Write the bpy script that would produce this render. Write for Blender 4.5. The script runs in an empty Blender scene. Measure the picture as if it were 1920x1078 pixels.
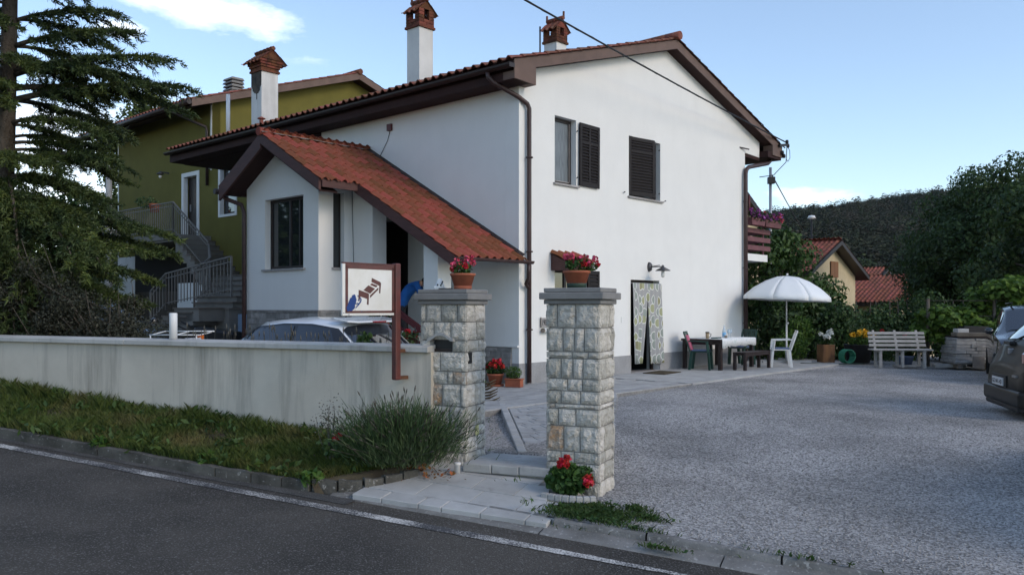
import bpy, bmesh, math, random
import numpy as np
from mathutils import Vector, Matrix, noise
sc = bpy.context.scene
R = math.radians
random.seed(7); rng = np.random.default_rng(7)
COL = sc.collection

# ------------------------------------------------------------------ camera, sky, sun, exposure
CAMZ = 1.43
cam_d = bpy.data.cameras.new('camera'); cam = bpy.data.objects.new('camera', cam_d); COL.objects.link(cam)
cam.location = (0, 0, CAMZ); cam.rotation_euler = (R(90), 0, 0)
cam_d.sensor_width = 36.0; cam_d.lens = 36.0 * 1575 / 1920; cam_d.shift_y = 37.0 / 1920
cam_d.clip_start = 0.1; cam_d.clip_end = 3000
sc.camera = cam
SUN_EL, SUN_AZ = 29.0, 126.0                    # degrees; azimuth clockwise from +Y
world = bpy.data.worlds.new('World'); sc.world = world; world.use_nodes = True
wn = world.node_tree.nodes; wl = world.node_tree.links; wn.clear()
w_out = wn.new('ShaderNodeOutputWorld'); w_bg = wn.new('ShaderNodeBackground'); w_bg.inputs['Strength'].default_value = 0.15
w_sky = wn.new('ShaderNodeTexSky'); w_sky.sky_type = 'NISHITA'; w_sky.sun_disc = False
w_sky.sun_elevation = R(SUN_EL); w_sky.sun_rotation = R(SUN_AZ); w_sky.altitude = 300
w_sky.air_density = 1.0; w_sky.dust_density = 0.5; w_sky.ozone_density = 1.6
# thin clouds: a few soft patches given by their direction
w_tc = wn.new('ShaderNodeTexCoord')
w_noi = wn.new('ShaderNodeTexNoise'); w_noi.inputs['Scale'].default_value = 9.0; w_noi.inputs['Detail'].default_value = 7; w_noi.inputs['Roughness'].default_value = 0.62
w_map = wn.new('ShaderNodeMapping'); w_map.inputs['Scale'].default_value = (1.0, 1.0, 2.6)
wl.new(w_tc.outputs['Generated'], w_map.inputs['Vector']); wl.new(w_map.outputs['Vector'], w_noi.inputs['Vector'])
def wmath(op, a, b=None, c=None, clamp=False):
    n = wn.new('ShaderNodeMath'); n.operation = op; n.use_clamp = clamp
    for i, v in enumerate((a, b, c)):
        if v is None: continue
        if isinstance(v, (int, float)): n.inputs[i].default_value = v
        else: wl.new(v, n.inputs[i])
    return n.outputs[0]
def cloud_patch(direction, axis, la, lb):
    """soft elliptical mask round a direction; axis = long direction of the patch"""
    d = Vector(direction).normalized(); ax = Vector(axis); ax = (ax - d * ax.dot(d)).normalized(); bx = d.cross(ax)
    outs = []
    for v, s in ((ax, la), (bx, lb)):
        dt = wn.new('ShaderNodeVectorMath'); dt.operation = 'DOT_PRODUCT'; wl.new(w_tc.outputs['Generated'], dt.inputs[0]); dt.inputs[1].default_value = v
        outs.append(wmath('POWER', wmath('ABSOLUTE', wmath('DIVIDE', wmath('SUBTRACT', dt.outputs['Value'], d.dot(v)), s)), 2.0))
    fd = wn.new('ShaderNodeVectorMath'); fd.operation = 'DOT_PRODUCT'; wl.new(w_tc.outputs['Generated'], fd.inputs[0]); fd.inputs[1].default_value = d
    m = wmath('SUBTRACT', 1.0, wmath('SQRT', wmath('ADD', outs[0], outs[1])), clamp=True)
    return wmath('MULTIPLY', m, wmath('GREATER_THAN', fd.outputs['Value'], 0.0))
def pxdir(x, y): return ((x - 960) / 1575.0, 1.0, (576 - y) / 1575.0)
msk = wmath('MULTIPLY', cloud_patch(pxdir(425, 30), (1, 0, -0.30), 0.15, 0.036), 0.80)
for pd, ax, la, lb, k in ((pxdir(225, 55), (1, 0, 0.0), 0.032, 0.014, 1.0), (pxdir(60, 330), (1, 0, 0.1), 0.20, 0.14, 0.85), (pxdir(1540, 368), (1, 0, 0.0), 0.10, 0.016, 0.6), (pxdir(620, 95), (1, 0, -0.15), 0.09, 0.016, 0.35)):
    msk = wmath('MAXIMUM', msk, wmath('MULTIPLY', cloud_patch(pd, ax, la, lb), k))
w_sum = wmath('MULTIPLY_ADD', wmath('SUBTRACT', w_noi.outputs['Fac'], 0.5), 2.4, wmath('MULTIPLY', msk, 1.15))
w_fac = wmath('MULTIPLY', wmath('SMOOTH_MIN', wmath('MULTIPLY', wmath('SUBTRACT', w_sum, 0.20), 0.95, clamp=True), 1.0, 0.2), wmath('MULTIPLY', msk, 5.0, clamp=True), clamp=True)
w_mix = wn.new('ShaderNodeMix'); w_mix.data_type = 'RGBA'; w_mix.inputs[7].default_value = (8.6, 8.9, 9.3, 1)
w_veil = wn.new('ShaderNodeMix'); w_veil.data_type = 'RGBA'; w_veil.inputs[0].default_value = 0.06; w_veil.inputs[7].default_value = (5.0, 5.15, 5.2, 1)      # even pale veil added to desaturate the sky light
wl.new(w_sky.outputs['Color'], w_veil.inputs[6]); wl.new(w_fac, w_mix.inputs[0]); wl.new(w_veil.outputs[2], w_mix.inputs[6])
wl.new(w_mix.outputs[2], w_bg.inputs['Color']); wl.new(w_bg.outputs[0], w_out.inputs['Surface'])

sun_d = bpy.data.lights.new('sun', 'SUN'); sun = bpy.data.objects.new('sun', sun_d); COL.objects.link(sun)
sun_d.energy = 0.80; sun_d.angle = R(20); sun_d.color = (1.0, 0.83, 0.64)
_el, _az = R(SUN_EL), R(SUN_AZ)
SUNV = Vector((math.sin(_az) * math.cos(_el), math.cos(_az) * math.cos(_el), math.sin(_el)))
sun.rotation_euler = SUNV.to_track_quat('Z', 'Y').to_euler()
vs = sc.view_settings; vs.view_transform = 'Standard'; vs.look = 'None'; vs.gamma = 1.0; vs.use_curve_mapping = False
vs.exposure = 0.68
sc.cycles.max_bounces = 6; sc.cycles.diffuse_bounces = 3; sc.cycles.glossy_bounces = 3; sc.cycles.transmission_bounces = 4; sc.cycles.transparent_max_bounces = 8
sc.cycles.use_denoising = True

# ------------------------------------------------------------------ materials
def mat(name, col, rough=0.75, col2=None, scale=4.0, detail=6.0, lo=0.35, hi=0.65, bump=0.0, bscale=60.0, bdist=0.01, metal=0.0, rand=0.0, coat=0.0, spec=0.5,
        stretch=(1, 1, 1), col3=None, scale3=40.0, lo3=0.5, hi3=0.7, alpha=1.0, trans=0.0, subsurf=0.0, island=0.0, emis=None, ior=1.45, bdetail=8.0):
    m = bpy.data.materials.new(name); m.use_nodes = True; nt = m.node_tree; N = nt.nodes; L = nt.links
    b = N['Principled BSDF']; b.inputs['Roughness'].default_value = rough; b.inputs['Metallic'].default_value = metal
    b.inputs['Specular IOR Level'].default_value = spec; b.inputs['Coat Weight'].default_value = coat; b.inputs['IOR'].default_value = ior
    if trans: b.inputs['Transmission Weight'].default_value = trans
    if alpha < 1: b.inputs['Alpha'].default_value = alpha
    tc = N.new('ShaderNodeTexCoord'); mp = N.new('ShaderNodeMapping'); mp.inputs['Scale'].default_value = stretch
    L.new(tc.outputs['Object'], mp.inputs['Vector'])
    cur = None
    def rgb(c): return (c[0], c[1], c[2], 1)
    def mixc(fac, a, bcol):
        mx = N.new('ShaderNodeMix'); mx.data_type = 'RGBA'; L.new(fac, mx.inputs[0])
        if isinstance(a, tuple): mx.inputs[6].default_value = rgb(a)
        else: L.new(a, mx.inputs[6])
        mx.inputs[7].default_value = rgb(bcol); return mx.outputs[2]
    def noi(sca, det, lo_, hi_):
        n = N.new('ShaderNodeTexNoise'); n.inputs['Scale'].default_value = sca; n.inputs['Detail'].default_value = det; n.inputs['Roughness'].default_value = 0.6
        L.new(mp.outputs['Vector'], n.inputs['Vector'])
        r = N.new('ShaderNodeMapRange'); r.inputs[1].default_value = lo_; r.inputs[2].default_value = hi_; L.new(n.outputs['Fac'], r.inputs[0]); return r.outputs[0]
    cur = tuple(col)
    if col2 is not None: cur = mixc(noi(scale, detail, lo, hi), cur, col2)
    if col3 is not None: cur = mixc(noi(scale3, 4.0, lo3, hi3), cur, col3)
    src = None
    if rand: src = (N.new('ShaderNodeObjectInfo').outputs['Random'], rand)
    if island: src = (N.new('ShaderNodeNewGeometry').outputs['Random Per Island'], island)
    if src is not None:
        r = N.new('ShaderNodeMapRange'); r.inputs[3].default_value = 1 - src[1]; r.inputs[4].default_value = 1 + src[1]; L.new(src[0], r.inputs[0])
        hs = N.new('ShaderNodeHueSaturation'); L.new(r.outputs[0], hs.inputs['Value'])
        r2 = N.new('ShaderNodeMapRange'); r2.inputs[3].default_value = 0.5 + src[1] * 0.05; r2.inputs[4].default_value = 0.5 - src[1] * 0.05; L.new(src[0], r2.inputs[0]); L.new(r2.outputs[0], hs.inputs['Hue'])
        if isinstance(cur, tuple): hs.inputs['Color'].default_value = rgb(cur)
        else: L.new(cur, hs.inputs['Color'])
        cur = hs.outputs['Color']
    if isinstance(cur, tuple): b.inputs['Base Color'].default_value = rgb(cur)
    else: L.new(cur, b.inputs['Base Color'])
    if bump:
        n = N.new('ShaderNodeTexNoise'); n.inputs['Scale'].default_value = bscale; n.inputs['Detail'].default_value = bdetail; L.new(tc.outputs['Object'], n.inputs['Vector'])
        bp = N.new('ShaderNodeBump'); bp.inputs['Strength'].default_value = bump; bp.inputs['Distance'].default_value = bdist
        L.new(n.outputs['Fac'], bp.inputs['Height']); L.new(bp.outputs['Normal'], b.inputs['Normal'])
    if emis: b.inputs['Emission Color'].default_value = rgb(emis[0]); b.inputs['Emission Strength'].default_value = emis[1]
    m['bsdf'] = 1
    return m

def leafmat(name, col, col2, island=0.35, rough=0.55, trl=0.25, scale=1.2, lo=0.35, hi=0.65):
    m = mat(name, col, rough, col2=col2, scale=scale, detail=3, lo=lo, hi=hi, island=island, spec=0.35)
    nt = m.node_tree; N = nt.nodes; L = nt.links; b = N['Principled BSDF']
    t = N.new('ShaderNodeBsdfTranslucent'); mx = N.new('ShaderNodeMixShader'); mx.inputs[0].default_value = trl
    lk = b.inputs['Base Color'].links
    if lk: L.new(lk[0].from_socket, t.inputs['Color'])
    out = N['Material Output']; L.new(b.outputs[0], mx.inputs[1]); L.new(t.outputs[0], mx.inputs[2]); L.new(mx.outputs[0], out.inputs['Surface'])
    return m

def streakmat(name, col, dark, streak=0.6, rough=0.85, bump=0.3, bscale=140, sx=5.0, dim=0.86):
    """rendered wall: fine grain, blotches and stains that run down"""
    m = mat(name, col, rough, col2=tuple(c * dim for c in col), scale=1.6, bump=bump, bscale=bscale, bdist=0.004, spec=0.25)
    nt = m.node_tree; N = nt.nodes; L = nt.links; b = N['Principled BSDF']
    tc = N['Texture Coordinate']; mp = N.new('ShaderNodeMapping'); mp.inputs['Scale'].default_value = (sx, sx, 0.35); L.new(tc.outputs['Object'], mp.inputs['Vector'])
    n = N.new('ShaderNodeTexNoise'); n.inputs['Scale'].default_value = 1.0; n.inputs['Detail'].default_value = 7; n.inputs['Roughness'].default_value = 0.65; L.new(mp.outputs['Vector'], n.inputs['Vector'])
    r = N.new('ShaderNodeMapRange'); r.inputs[1].default_value = 0.5; r.inputs[2].default_value = 0.78; r.inputs[4].default_value = streak; L.new(n.outputs['Fac'], r.inputs[0])
    mx = N.new('ShaderNodeMix'); mx.data_type = 'RGBA'; L.new(r.outputs[0], mx.inputs[0]); mx.inputs[7].default_value = (*dark, 1)
    old = b.inputs['Base Color'].links[0].from_socket; L.new(old, mx.inputs[6]); L.new(mx.outputs[2], b.inputs['Base Color'])
    return m

M = {}
M['plaster'] = streakmat('white_render', (0.735, 0.73, 0.705), (0.60, 0.595, 0.575), streak=0.20, bump=0.25, bscale=120, sx=3.0, dim=0.955)
M['olive'] = streakmat('olive_render', (0.145, 0.129, 0.030), (0.10, 0.09, 0.024), streak=0.3, bump=0.2, sx=2.0)
M['plinth'] = mat('grey_plinth', (0.30, 0.30, 0.30), 0.9, col2=(0.24, 0.24, 0.24), scale=3, bump=0.5, bscale=160, col3=(0.40, 0.40, 0.40), scale3=160, lo3=0.55, hi3=0.62)
M['wall'] = streakmat('street_wall_render', (0.60, 0.55, 0.465), (0.17, 0.155, 0.13), streak=0.85, bump=0.9, bscale=110, sx=4.0)
M['coping'] = streakmat('coping_concrete', (0.50, 0.49, 0.46), (0.13, 0.127, 0.12), streak=0.6, bump=0.4, sx=6.0)
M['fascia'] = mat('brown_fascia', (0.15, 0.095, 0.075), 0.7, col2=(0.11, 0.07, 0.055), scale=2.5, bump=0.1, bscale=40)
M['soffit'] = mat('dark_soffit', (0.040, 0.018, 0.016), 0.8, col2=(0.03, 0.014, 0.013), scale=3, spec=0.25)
M['porchwood'] = mat('porch_barge_wood', (0.085, 0.036, 0.031), 0.7, col2=(0.06, 0.026, 0.023), scale=4, stretch=(1, 1, 4))
M['pipe'] = mat('brown_pipe', (0.040, 0.020, 0.019), 0.45, col2=(0.055, 0.03, 0.028), scale=6)
M['gutter'] = mat('dark_gutter', (0.022, 0.013, 0.012), 0.5)
M['tile'] = mat('clay_tile', (0.27, 0.082, 0.044), 0.9, col2=(0.155, 0.058, 0.040), scale=2.2, lo=0.38, hi=0.66, rand=0.32, bump=0.4, bscale=60, col3=(0.30, 0.20, 0.14), scale3=26, lo3=0.62, hi3=0.75, spec=0.2)
M['tileold'] = mat('weathered_clay_tile', (0.24, 0.085, 0.055), 0.9, col2=(0.14, 0.06, 0.045), scale=2.0, lo=0.35, hi=0.65, rand=0.25, island=0.0, bump=0.4, col3=(0.20, 0.17, 0.14), scale3=12, lo3=0.58, hi3=0.75, spec=0.2)
M['tilefar'] = mat('far_clay_tile', (0.31, 0.105, 0.068), 0.9, col2=(0.20, 0.08, 0.058), scale=2.0, island=0.2, spec=0.2)
M['mortar'] = mat('mortar', (0.34, 0.32, 0.29), 0.95, col2=(0.18, 0.17, 0.15), scale=9, bump=0.8, bscale=50)
M['brick'] = mat('chimney_brick', (0.19, 0.068, 0.038), 0.9, col2=(0.07, 0.03, 0.022), scale=5, rand=0.3, bump=0.5, spec=0.2)
M['chimwhite'] = streakmat('chimney_render', (0.66, 0.66, 0.64), (0.30, 0.29, 0.27), streak=0.5, sx=3.0)
M['soot'] = mat('chimney_soot', (0.03, 0.027, 0.025), 0.95, col2=(0.09, 0.075, 0.06), scale=4)
M['shutter'] = mat('shutter_paint', (0.013, 0.010, 0.010), 0.65, col2=(0.019, 0.015, 0.014), scale=7, spec=0.3)
M['frame'] = mat('dark_window_frame', (0.022, 0.014, 0.012), 0.5)
M['dark'] = mat('dark_interior', (0.012, 0.011, 0.011), 0.9)  # shade of unlit rooms and openings put into the colour
M['black'] = mat('black_plastic', (0.012, 0.012, 0.013), 0.5)
M['glass'] = mat('window_glass', (0.015, 0.018, 0.02), 0.03, spec=0.9, coat=0.6)
M['glassgrey'] = mat('blind_behind_glass', (0.045, 0.046, 0.045), 0.25, spec=0.6)
M['net'] = mat('net_curtain', (0.20, 0.225, 0.24), 0.4, col2=(0.07, 0.085, 0.10), scale=6, stretch=(14, 14, 0.6), spec=0.6)
M['sill'] = mat('sill_stone', (0.36, 0.34, 0.33), 0.8, col2=(0.26, 0.25, 0.24), scale=12)
M['cladding'] = mat('plinth_stone', (0.20, 0.195, 0.185), 0.9, col2=(0.31, 0.30, 0.285), scale=9, rand=0.22, bump=0.8, bscale=45, spec=0.2)
M['stone'] = mat('pillar_stone', (0.41, 0.385, 0.335), 0.9, col2=(0.58, 0.55, 0.49), scale=7, lo=0.4, hi=0.66, rand=0.22, bump=1.0, bscale=34, bdist=0.03, col3=(0.66, 0.64, 0.59), scale3=24, lo3=0.63, hi3=0.74, spec=0.25)
M['stonerust'] = mat('pillar_stone_rust', (0.40, 0.36, 0.31), 0.9, col2=(0.40, 0.23, 0.11), scale=5, lo=0.45, hi=0.6, bump=1.0, bscale=34, bdist=0.03, col3=(0.52, 0.50, 0.46), scale3=9, lo3=0.62, hi3=0.68, spec=0.25)
M['joint'] = mat('pillar_mortar', (0.27, 0.26, 0.24), 0.95, col2=(0.17, 0.165, 0.155), scale=14, bump=0.6)
M['capstone'] = mat('cap_stone', (0.175, 0.17, 0.165), 0.75, col2=(0.23, 0.225, 0.215), scale=4, bump=0.2, bscale=120, rand=0.06, spec=0.35)
M['concrete'] = mat('light_concrete', (0.42, 0.42, 0.41), 0.9, col2=(0.32, 0.32, 0.31), scale=3, bump=0.5, bscale=130, col3=(0.24, 0.24, 0.235), scale3=9, lo3=0.6, hi3=0.8, spec=0.25)
M['paver'] = mat('paver_concrete', (0.40, 0.40, 0.395), 0.9, col2=(0.31, 0.31, 0.30), scale=5, rand=0.09, bump=0.5, bscale=150, col3=(0.22, 0.22, 0.22), scale3=10, lo3=0.62, hi3=0.8, spec=0.2)
M['slab'] = mat('pavement_slab', (0.46, 0.46, 0.45), 0.9, col2=(0.36, 0.36, 0.35), scale=2.4, rand=0.07, bump=0.4, bscale=140, col3=(0.28, 0.275, 0.26), scale3=7, lo3=0.6, hi3=0.8, spec=0.2)
M['kerb'] = mat('old_kerb_concrete', (0.13, 0.125, 0.11), 0.95, col2=(0.05, 0.048, 0.042), scale=3, rand=0.10, bump=1.0, bscale=50, col3=(0.33, 0.32, 0.30), scale3=22, lo3=0.6, hi3=0.72, spec=0.2)
M['gutterstrip'] = mat('worn_concrete_gutter', (0.25, 0.245, 0.235), 0.95, col2=(0.12, 0.118, 0.11), scale=2.2, bump=0.9, bscale=80, col3=(0.36, 0.355, 0.34), scale3=30, lo3=0.58, hi3=0.7, spec=0.2)
M['soil'] = mat('soil', (0.060, 0.046, 0.032), 0.98, col2=(0.10, 0.085, 0.055), scale=7, bump=1.0, bscale=40, spec=0.1)
M['ground'] = mat('rough_ground', (0.07, 0.075, 0.04), 0.98, col2=(0.10, 0.09, 0.06), scale=0.6, bump=0.5, spec=0.1)
M['pot'] = mat('terracotta', (0.36, 0.115, 0.06), 0.8, col2=(0.27, 0.085, 0.05), scale=9, spec=0.3)
M['potgreen'] = mat('green_pot_saucer', (0.025, 0.05, 0.035), 0.6)
M['greenplastic'] = mat('green_plastic', (0.010, 0.045, 0.034), 0.35)
M['whiteplastic'] = mat('white_plastic', (0.72, 0.72, 0.70), 0.4, col2=(0.62, 0.62, 0.60), scale=6)
M['pink'] = mat('pink_fabric', (0.45, 0.12, 0.19), 0.9)
M['bluecushion'] = mat('blue_cushion', (0.10, 0.14, 0.24), 0.9)
M['darkwood'] = mat('dark_table_wood', (0.020, 0.012, 0.011), 0.5, col2=(0.03, 0.018, 0.016), scale=8, stretch=(1, 1, 6))
M['cloth'] = mat('white_tablecloth', (0.70, 0.71, 0.71), 0.9, col2=(0.50, 0.58, 0.56), scale=26, lo=0.55, hi=0.62, spec=0.1)
M['parasol'] = mat('parasol_fabric', (0.74, 0.76, 0.77), 0.8, trans=0.0, spec=0.2)
M['metal'] = mat('grey_metal', (0.35, 0.36, 0.37), 0.4, metal=0.7)
M['whitemetal'] = mat('white_painted_metal', (0.68, 0.68, 0.67), 0.4)
M['benchwood'] = mat('weathered_bench_wood', (0.40, 0.385, 0.36), 0.85, col2=(0.27, 0.26, 0.24), scale=6, stretch=(1, 6, 6), rand=0.1)
M['rail'] = mat('rail_paint', (0.16, 0.148, 0.136), 0.6)
M['stairstone'] = mat('stair_stone', (0.17, 0.14, 0.115), 0.85, col2=(0.12, 0.10, 0.085), scale=3, rand=0.12)
M['stairside'] = mat('stair_render', (0.21, 0.195, 0.175), 0.9, col2=(0.16, 0.15, 0.135), scale=2)
M['asphalt'] = mat('asphalt', (0.084, 0.076, 0.066), 0.92, col2=(0.050, 0.046, 0.041), scale=0.9, lo=0.38, hi=0.62, bump=1.0, bscale=85, bdist=0.014, col3=(0.20, 0.192, 0.18), scale3=66, lo3=0.54, hi3=0.68, spec=0.2)
M['roadedge'] = mat('dusty_road_edge', (0.10, 0.098, 0.094), 0.95, col2=(0.055, 0.054, 0.052), scale=2.5, bump=1.0, bscale=120, bdist=0.012, col3=(0.22, 0.215, 0.205), scale3=110, lo3=0.54, hi3=0.68, spec=0.15)
M['signbrown'] = mat('sign_brown', (0.085, 0.035, 0.030), 0.5, col2=(0.12, 0.04, 0.033), scale=8)
M['signwhite'] = mat('sign_white', (0.74, 0.73, 0.70), 0.45, col2=(0.66, 0.64, 0.58), scale=5)
M['signpost'] = mat('sign_post_red', (0.135, 0.033, 0.027), 0.5, col2=(0.08, 0.03, 0.026), scale=9)
M['rust'] = mat('rust', (0.09, 0.04, 0.025), 0.9, col2=(0.16, 0.07, 0.03), scale=30)
M['spray'] = mat('blue_spray', (0.010, 0.045, 0.19), 0.6)
M['bark'] = mat('bark', (0.075, 0.062, 0.050), 0.95, col2=(0.12, 0.105, 0.09), scale=9, stretch=(1, 1, 0.25), bump=1.0, bscale=24, bdist=0.03, spec=0.1)
M['cedar'] = leafmat('cedar_needles', (0.026, 0.046, 0.019), (0.085, 0.115, 0.028), island=0.45, trl=0.15, scale=1.6)
M['leafdark'] = leafmat('walnut_leaves', (0.026, 0.054, 0.016), (0.050, 0.088, 0.024), island=0.45)
M['leafmid'] = leafmat('cherry_leaves', (0.034, 0.075, 0.018), (0.060, 0.115, 0.028), island=0.45)
M['leafhedge'] = leafmat('hedge_leaves', (0.028, 0.062, 0.016), (0.050, 0.095, 0.026), island=0.5)
M['leafvine'] = leafmat('vine_leaves', (0.13, 0.215, 0.035), (0.08, 0.15, 0.028), island=0.35, trl=0.4)
M['leafbush'] = leafmat('grey_shrub_leaves', (0.046, 0.046, 0.030), (0.036, 0.042, 0.026), island=0.45)
M['leafbright'] = leafmat('bright_leaves', (0.09, 0.17, 0.03), (0.055, 0.12, 0.025), island=0.4, trl=0.3)
M['leafger'] = leafmat('geranium_leaves', (0.060, 0.130, 0.030), (0.038, 0.085, 0.022), island=0.35)
M['leaflav'] = leafmat('lavender_leaves', (0.050, 0.098, 0.034), (0.075, 0.115, 0.050), island=0.5)
M['lavstalk'] = leafmat('dry_lavender_stalks', (0.13, 0.12, 0.095), (0.09, 0.085, 0.07), island=0.3)
M['forest'] = leafmat('forest_leaves', (0.020, 0.027, 0.014), (0.034, 0.036, 0.022), island=0.45, trl=0.05, scale=0.02, rough=1.0)
FOREST = [mat('forest_crown', c, 1.0, island=0.22, spec=0.05) for c in ((0.032, 0.041, 0.022), (0.052, 0.056, 0.034), (0.020, 0.029, 0.016), (0.066, 0.060, 0.042), (0.042, 0.058, 0.026))]
M['leafback'] = leafmat('lime_leaves', (0.10, 0.13, 0.025), (0.06, 0.09, 0.02), island=0.4, trl=0.3)
M['grass'] = leafmat('grass_blades', (0.085, 0.125, 0.028), (0.20, 0.17, 0.07), island=0.5, scale=2.0, lo=0.46, hi=0.74)
M['weed'] = leafmat('weed_leaves', (0.065, 0.115, 0.028), (0.045, 0.085, 0.022), island=0.4)
M['redflower'] = mat('red_petals', (0.42, 0.008, 0.012), 0.6, island=0.25)
M['pinkflower'] = mat('pink_petals', (0.52, 0.055, 0.10), 0.6, island=0.35)
M['purpleflower'] = mat('purple_petals', (0.24, 0.05, 0.22), 0.6, island=0.3)
M['yellowflower'] = mat('yellow_petals', (0.70, 0.40, 0.02), 0.6, island=0.2)
M['whiteflower'] = mat('white_petals', (0.70, 0.70, 0.64), 0.6)
M['bulb'] = mat('bulb_glass', (0.6, 0.6, 0.58), 0.1, spec=0.8)
M['lampmetal'] = mat('lamp_metal', (0.075, 0.075, 0.08), 0.45, metal=0.4)
M['carwhite'] = mat('white_car_paint', (0.66, 0.68, 0.70), 0.25, coat=0.8)
M['cardark'] = mat('dark_car_paint', (0.012, 0.013, 0.016), 0.25, coat=0.8)
M['cargrey'] = mat('grey_brown_car_paint', (0.015, 0.0145, 0.0125), 0.45, coat=0.12, spec=0.22)
M['carblue'] = mat('black_blue_car_paint', (0.010, 0.012, 0.018), 0.25, coat=0.9)
M['carglass'] = mat('car_glass', (0.008, 0.012, 0.020), 0.02, spec=1.0, coat=1.0)
M['tyre'] = mat('tyre_rubber', (0.012, 0.012, 0.012), 0.85)
M['rim'] = mat('alloy_rim', (0.30, 0.30, 0.31), 0.35, metal=0.8)
M['lightred'] = mat('tail_light', (0.22, 0.010, 0.010), 0.15, coat=1.0)
M['lightclear'] = mat('headlight', (0.45, 0.47, 0.50), 0.1, coat=1.0)
M['lightorange'] = mat('orange_indicator', (0.55, 0.13, 0.02), 0.2, coat=1.0)
M['plate'] = mat('number_plate', (0.62, 0.63, 0.64), 0.5)
M['ink'] = mat('black_print', (0.015, 0.015, 0.016), 0.6)
M['wrap'] = mat('plastic_wrapped_stone', (0.24, 0.235, 0.23), 0.4, col2=(0.40, 0.395, 0.385), scale=6, stretch=(1, 1, 3), bump=0.8, bscale=14, bdist=0.03, rand=0.15)
M['whiteblock'] = mat('white_block', (0.50, 0.50, 0.49), 0.9, col2=(0.42, 0.42, 0.41), scale=8)
M['oldplank'] = mat('old_plank', (0.20, 0.175, 0.145), 0.9, col2=(0.13, 0.115, 0.10), scale=5, stretch=(1, 1, 5), rand=0.2)
M['stump'] = mat('planter_log', (0.20, 0.095, 0.035), 0.9, col2=(0.10, 0.05, 0.025), scale=6, stretch=(1, 1, 0.3), bump=0.7)
M['hose'] = mat('green_hose', (0.02, 0.16, 0.085), 0.45)
M['skin'] = mat('skin', (0.45, 0.26, 0.19), 0.6)
M['hair'] = mat('dark_hair', (0.012, 0.009, 0.008), 0.7)
M['bluecloth'] = mat('blue_shirt', (0.010, 0.10, 0.33), 0.85, col2=(0.008, 0.075, 0.26), scale=9)
M['trousers'] = mat('dark_trousers', (0.02, 0.02, 0.024), 0.9)
M['redpaint'] = mat('dark_red_paint', (0.10, 0.020, 0.022), 0.5)
M['balcony'] = mat('balcony_purple_brown', (0.17, 0.062, 0.068), 0.6, col2=(0.12, 0.045, 0.05), scale=6, rand=0.12)
M['cream'] = mat('cream_render', (0.56, 0.47, 0.31), 0.9, col2=(0.48, 0.40, 0.26), scale=2)
M['orange'] = mat('orange_render', (0.50, 0.22, 0.09), 0.9)
M['brownshutter'] = mat('brown_wood_shutter', (0.21, 0.095, 0.04), 0.7, rand=0.15)
M['yellowstick'] = mat('pale_yellow_sticker', (0.50, 0.47, 0.22), 0.6)
M['shadedwhite'] = mat('shaded_whitewash', (0.22, 0.30, 0.42), 0.6)  # whitewashed stair wall with its bluish shade put into the colour
M['cup'] = mat('tan_cup', (0.33, 0.25, 0.15), 0.5)
M['bottle'] = mat('bottle_glass', (0.55, 0.65, 0.72), 0.05, spec=0.8, alpha=0.55)
M['bluelabel'] = mat('blue_label', (0.16, 0.38, 0.62), 0.5)
M['slipper'] = mat('paper_white', (0.72, 0.72, 0.70), 0.7)
M['cable'] = mat('black_cable', (0.010, 0.010, 0.012), 0.6)
M['oldstone'] = mat('loose_leaf_litter', (0.25, 0.10, 0.03), 0.9, island=0.4)

def curtain_material():
    m = mat('patterned_curtain', (0.42, 0.42, 0.41), 0.85, spec=0.15); nt = m.node_tree; N = nt.nodes; L = nt.links; b = N['Principled BSDF']
    tc = N['Texture Coordinate']; sp = N.new('ShaderNodeSeparateXYZ'); cb = N.new('ShaderNodeCombineXYZ'); L.new(tc.outputs['Object'], sp.inputs[0])
    mu = N.new('ShaderNodeMath'); mu.operation = 'MULTIPLY'; mu.inputs[1].default_value = 5.6; L.new(sp.outputs[0], mu.inputs[0]); mu2 = N.new('ShaderNodeMath'); mu2.operation = 'MULTIPLY'; mu2.inputs[1].default_value = 3.9; L.new(sp.outputs[2], mu2.inputs[0]); L.new(mu.outputs[0], cb.inputs[0]); L.new(mu2.outputs[0], cb.inputs[1])
    v = N.new('ShaderNodeTexVoronoi'); v.voronoi_dimensions = '2D'; v.inputs['Randomness'].default_value = 0.6; v.inputs['Scale'].default_value = 1.0; L.new(cb.outputs[0], v.inputs['Vector'])
    cr = N.new('ShaderNodeValToRGB'); e = cr.color_ramp; e.interpolation = 'CONSTANT'
    e.elements[0].position = 0.0; e.elements[0].color = (0.30, 0.32, 0.13, 1)
    e.elements[1].position = 0.36; e.elements[1].color = (0.66, 0.66, 0.63, 1)
    x = e.elements.new(0.43); x.color = (0.33, 0.33, 0.325, 1)
    L.new(v.outputs['Distance'], cr.inputs['Fac'])
    hs = N.new('ShaderNodeMix'); hs.data_type = 'RGBA'; lt = N.new('ShaderNodeMath'); lt.operation = 'LESS_THAN'; lt.inputs[1].default_value = 0.36; L.new(v.outputs['Distance'], lt.inputs[0])
    sep = N.new('ShaderNodeSeparateColor'); L.new(v.outputs['Color'], sep.inputs[0])
    cr2 = N.new('ShaderNodeValToRGB'); f = cr2.color_ramp; f.interpolation = 'CONSTANT'; f.elements[0].color = (0.33, 0.34, 0.21, 1); f.elements[1].position = 0.35; f.elements[1].color = (0.27, 0.30, 0.27, 1); y = f.elements.new(0.65); y.color = (0.26, 0.25, 0.15, 1)
    L.new(sep.outputs[0], cr2.inputs['Fac']); L.new(lt.outputs[0], hs.inputs[0]); L.new(cr.outputs[0], hs.inputs[6]); L.new(cr2.outputs[0], hs.inputs[7]); L.new(hs.outputs[2], b.inputs['Base Color'])
    return m
M['curtain'] = curtain_material()

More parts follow.
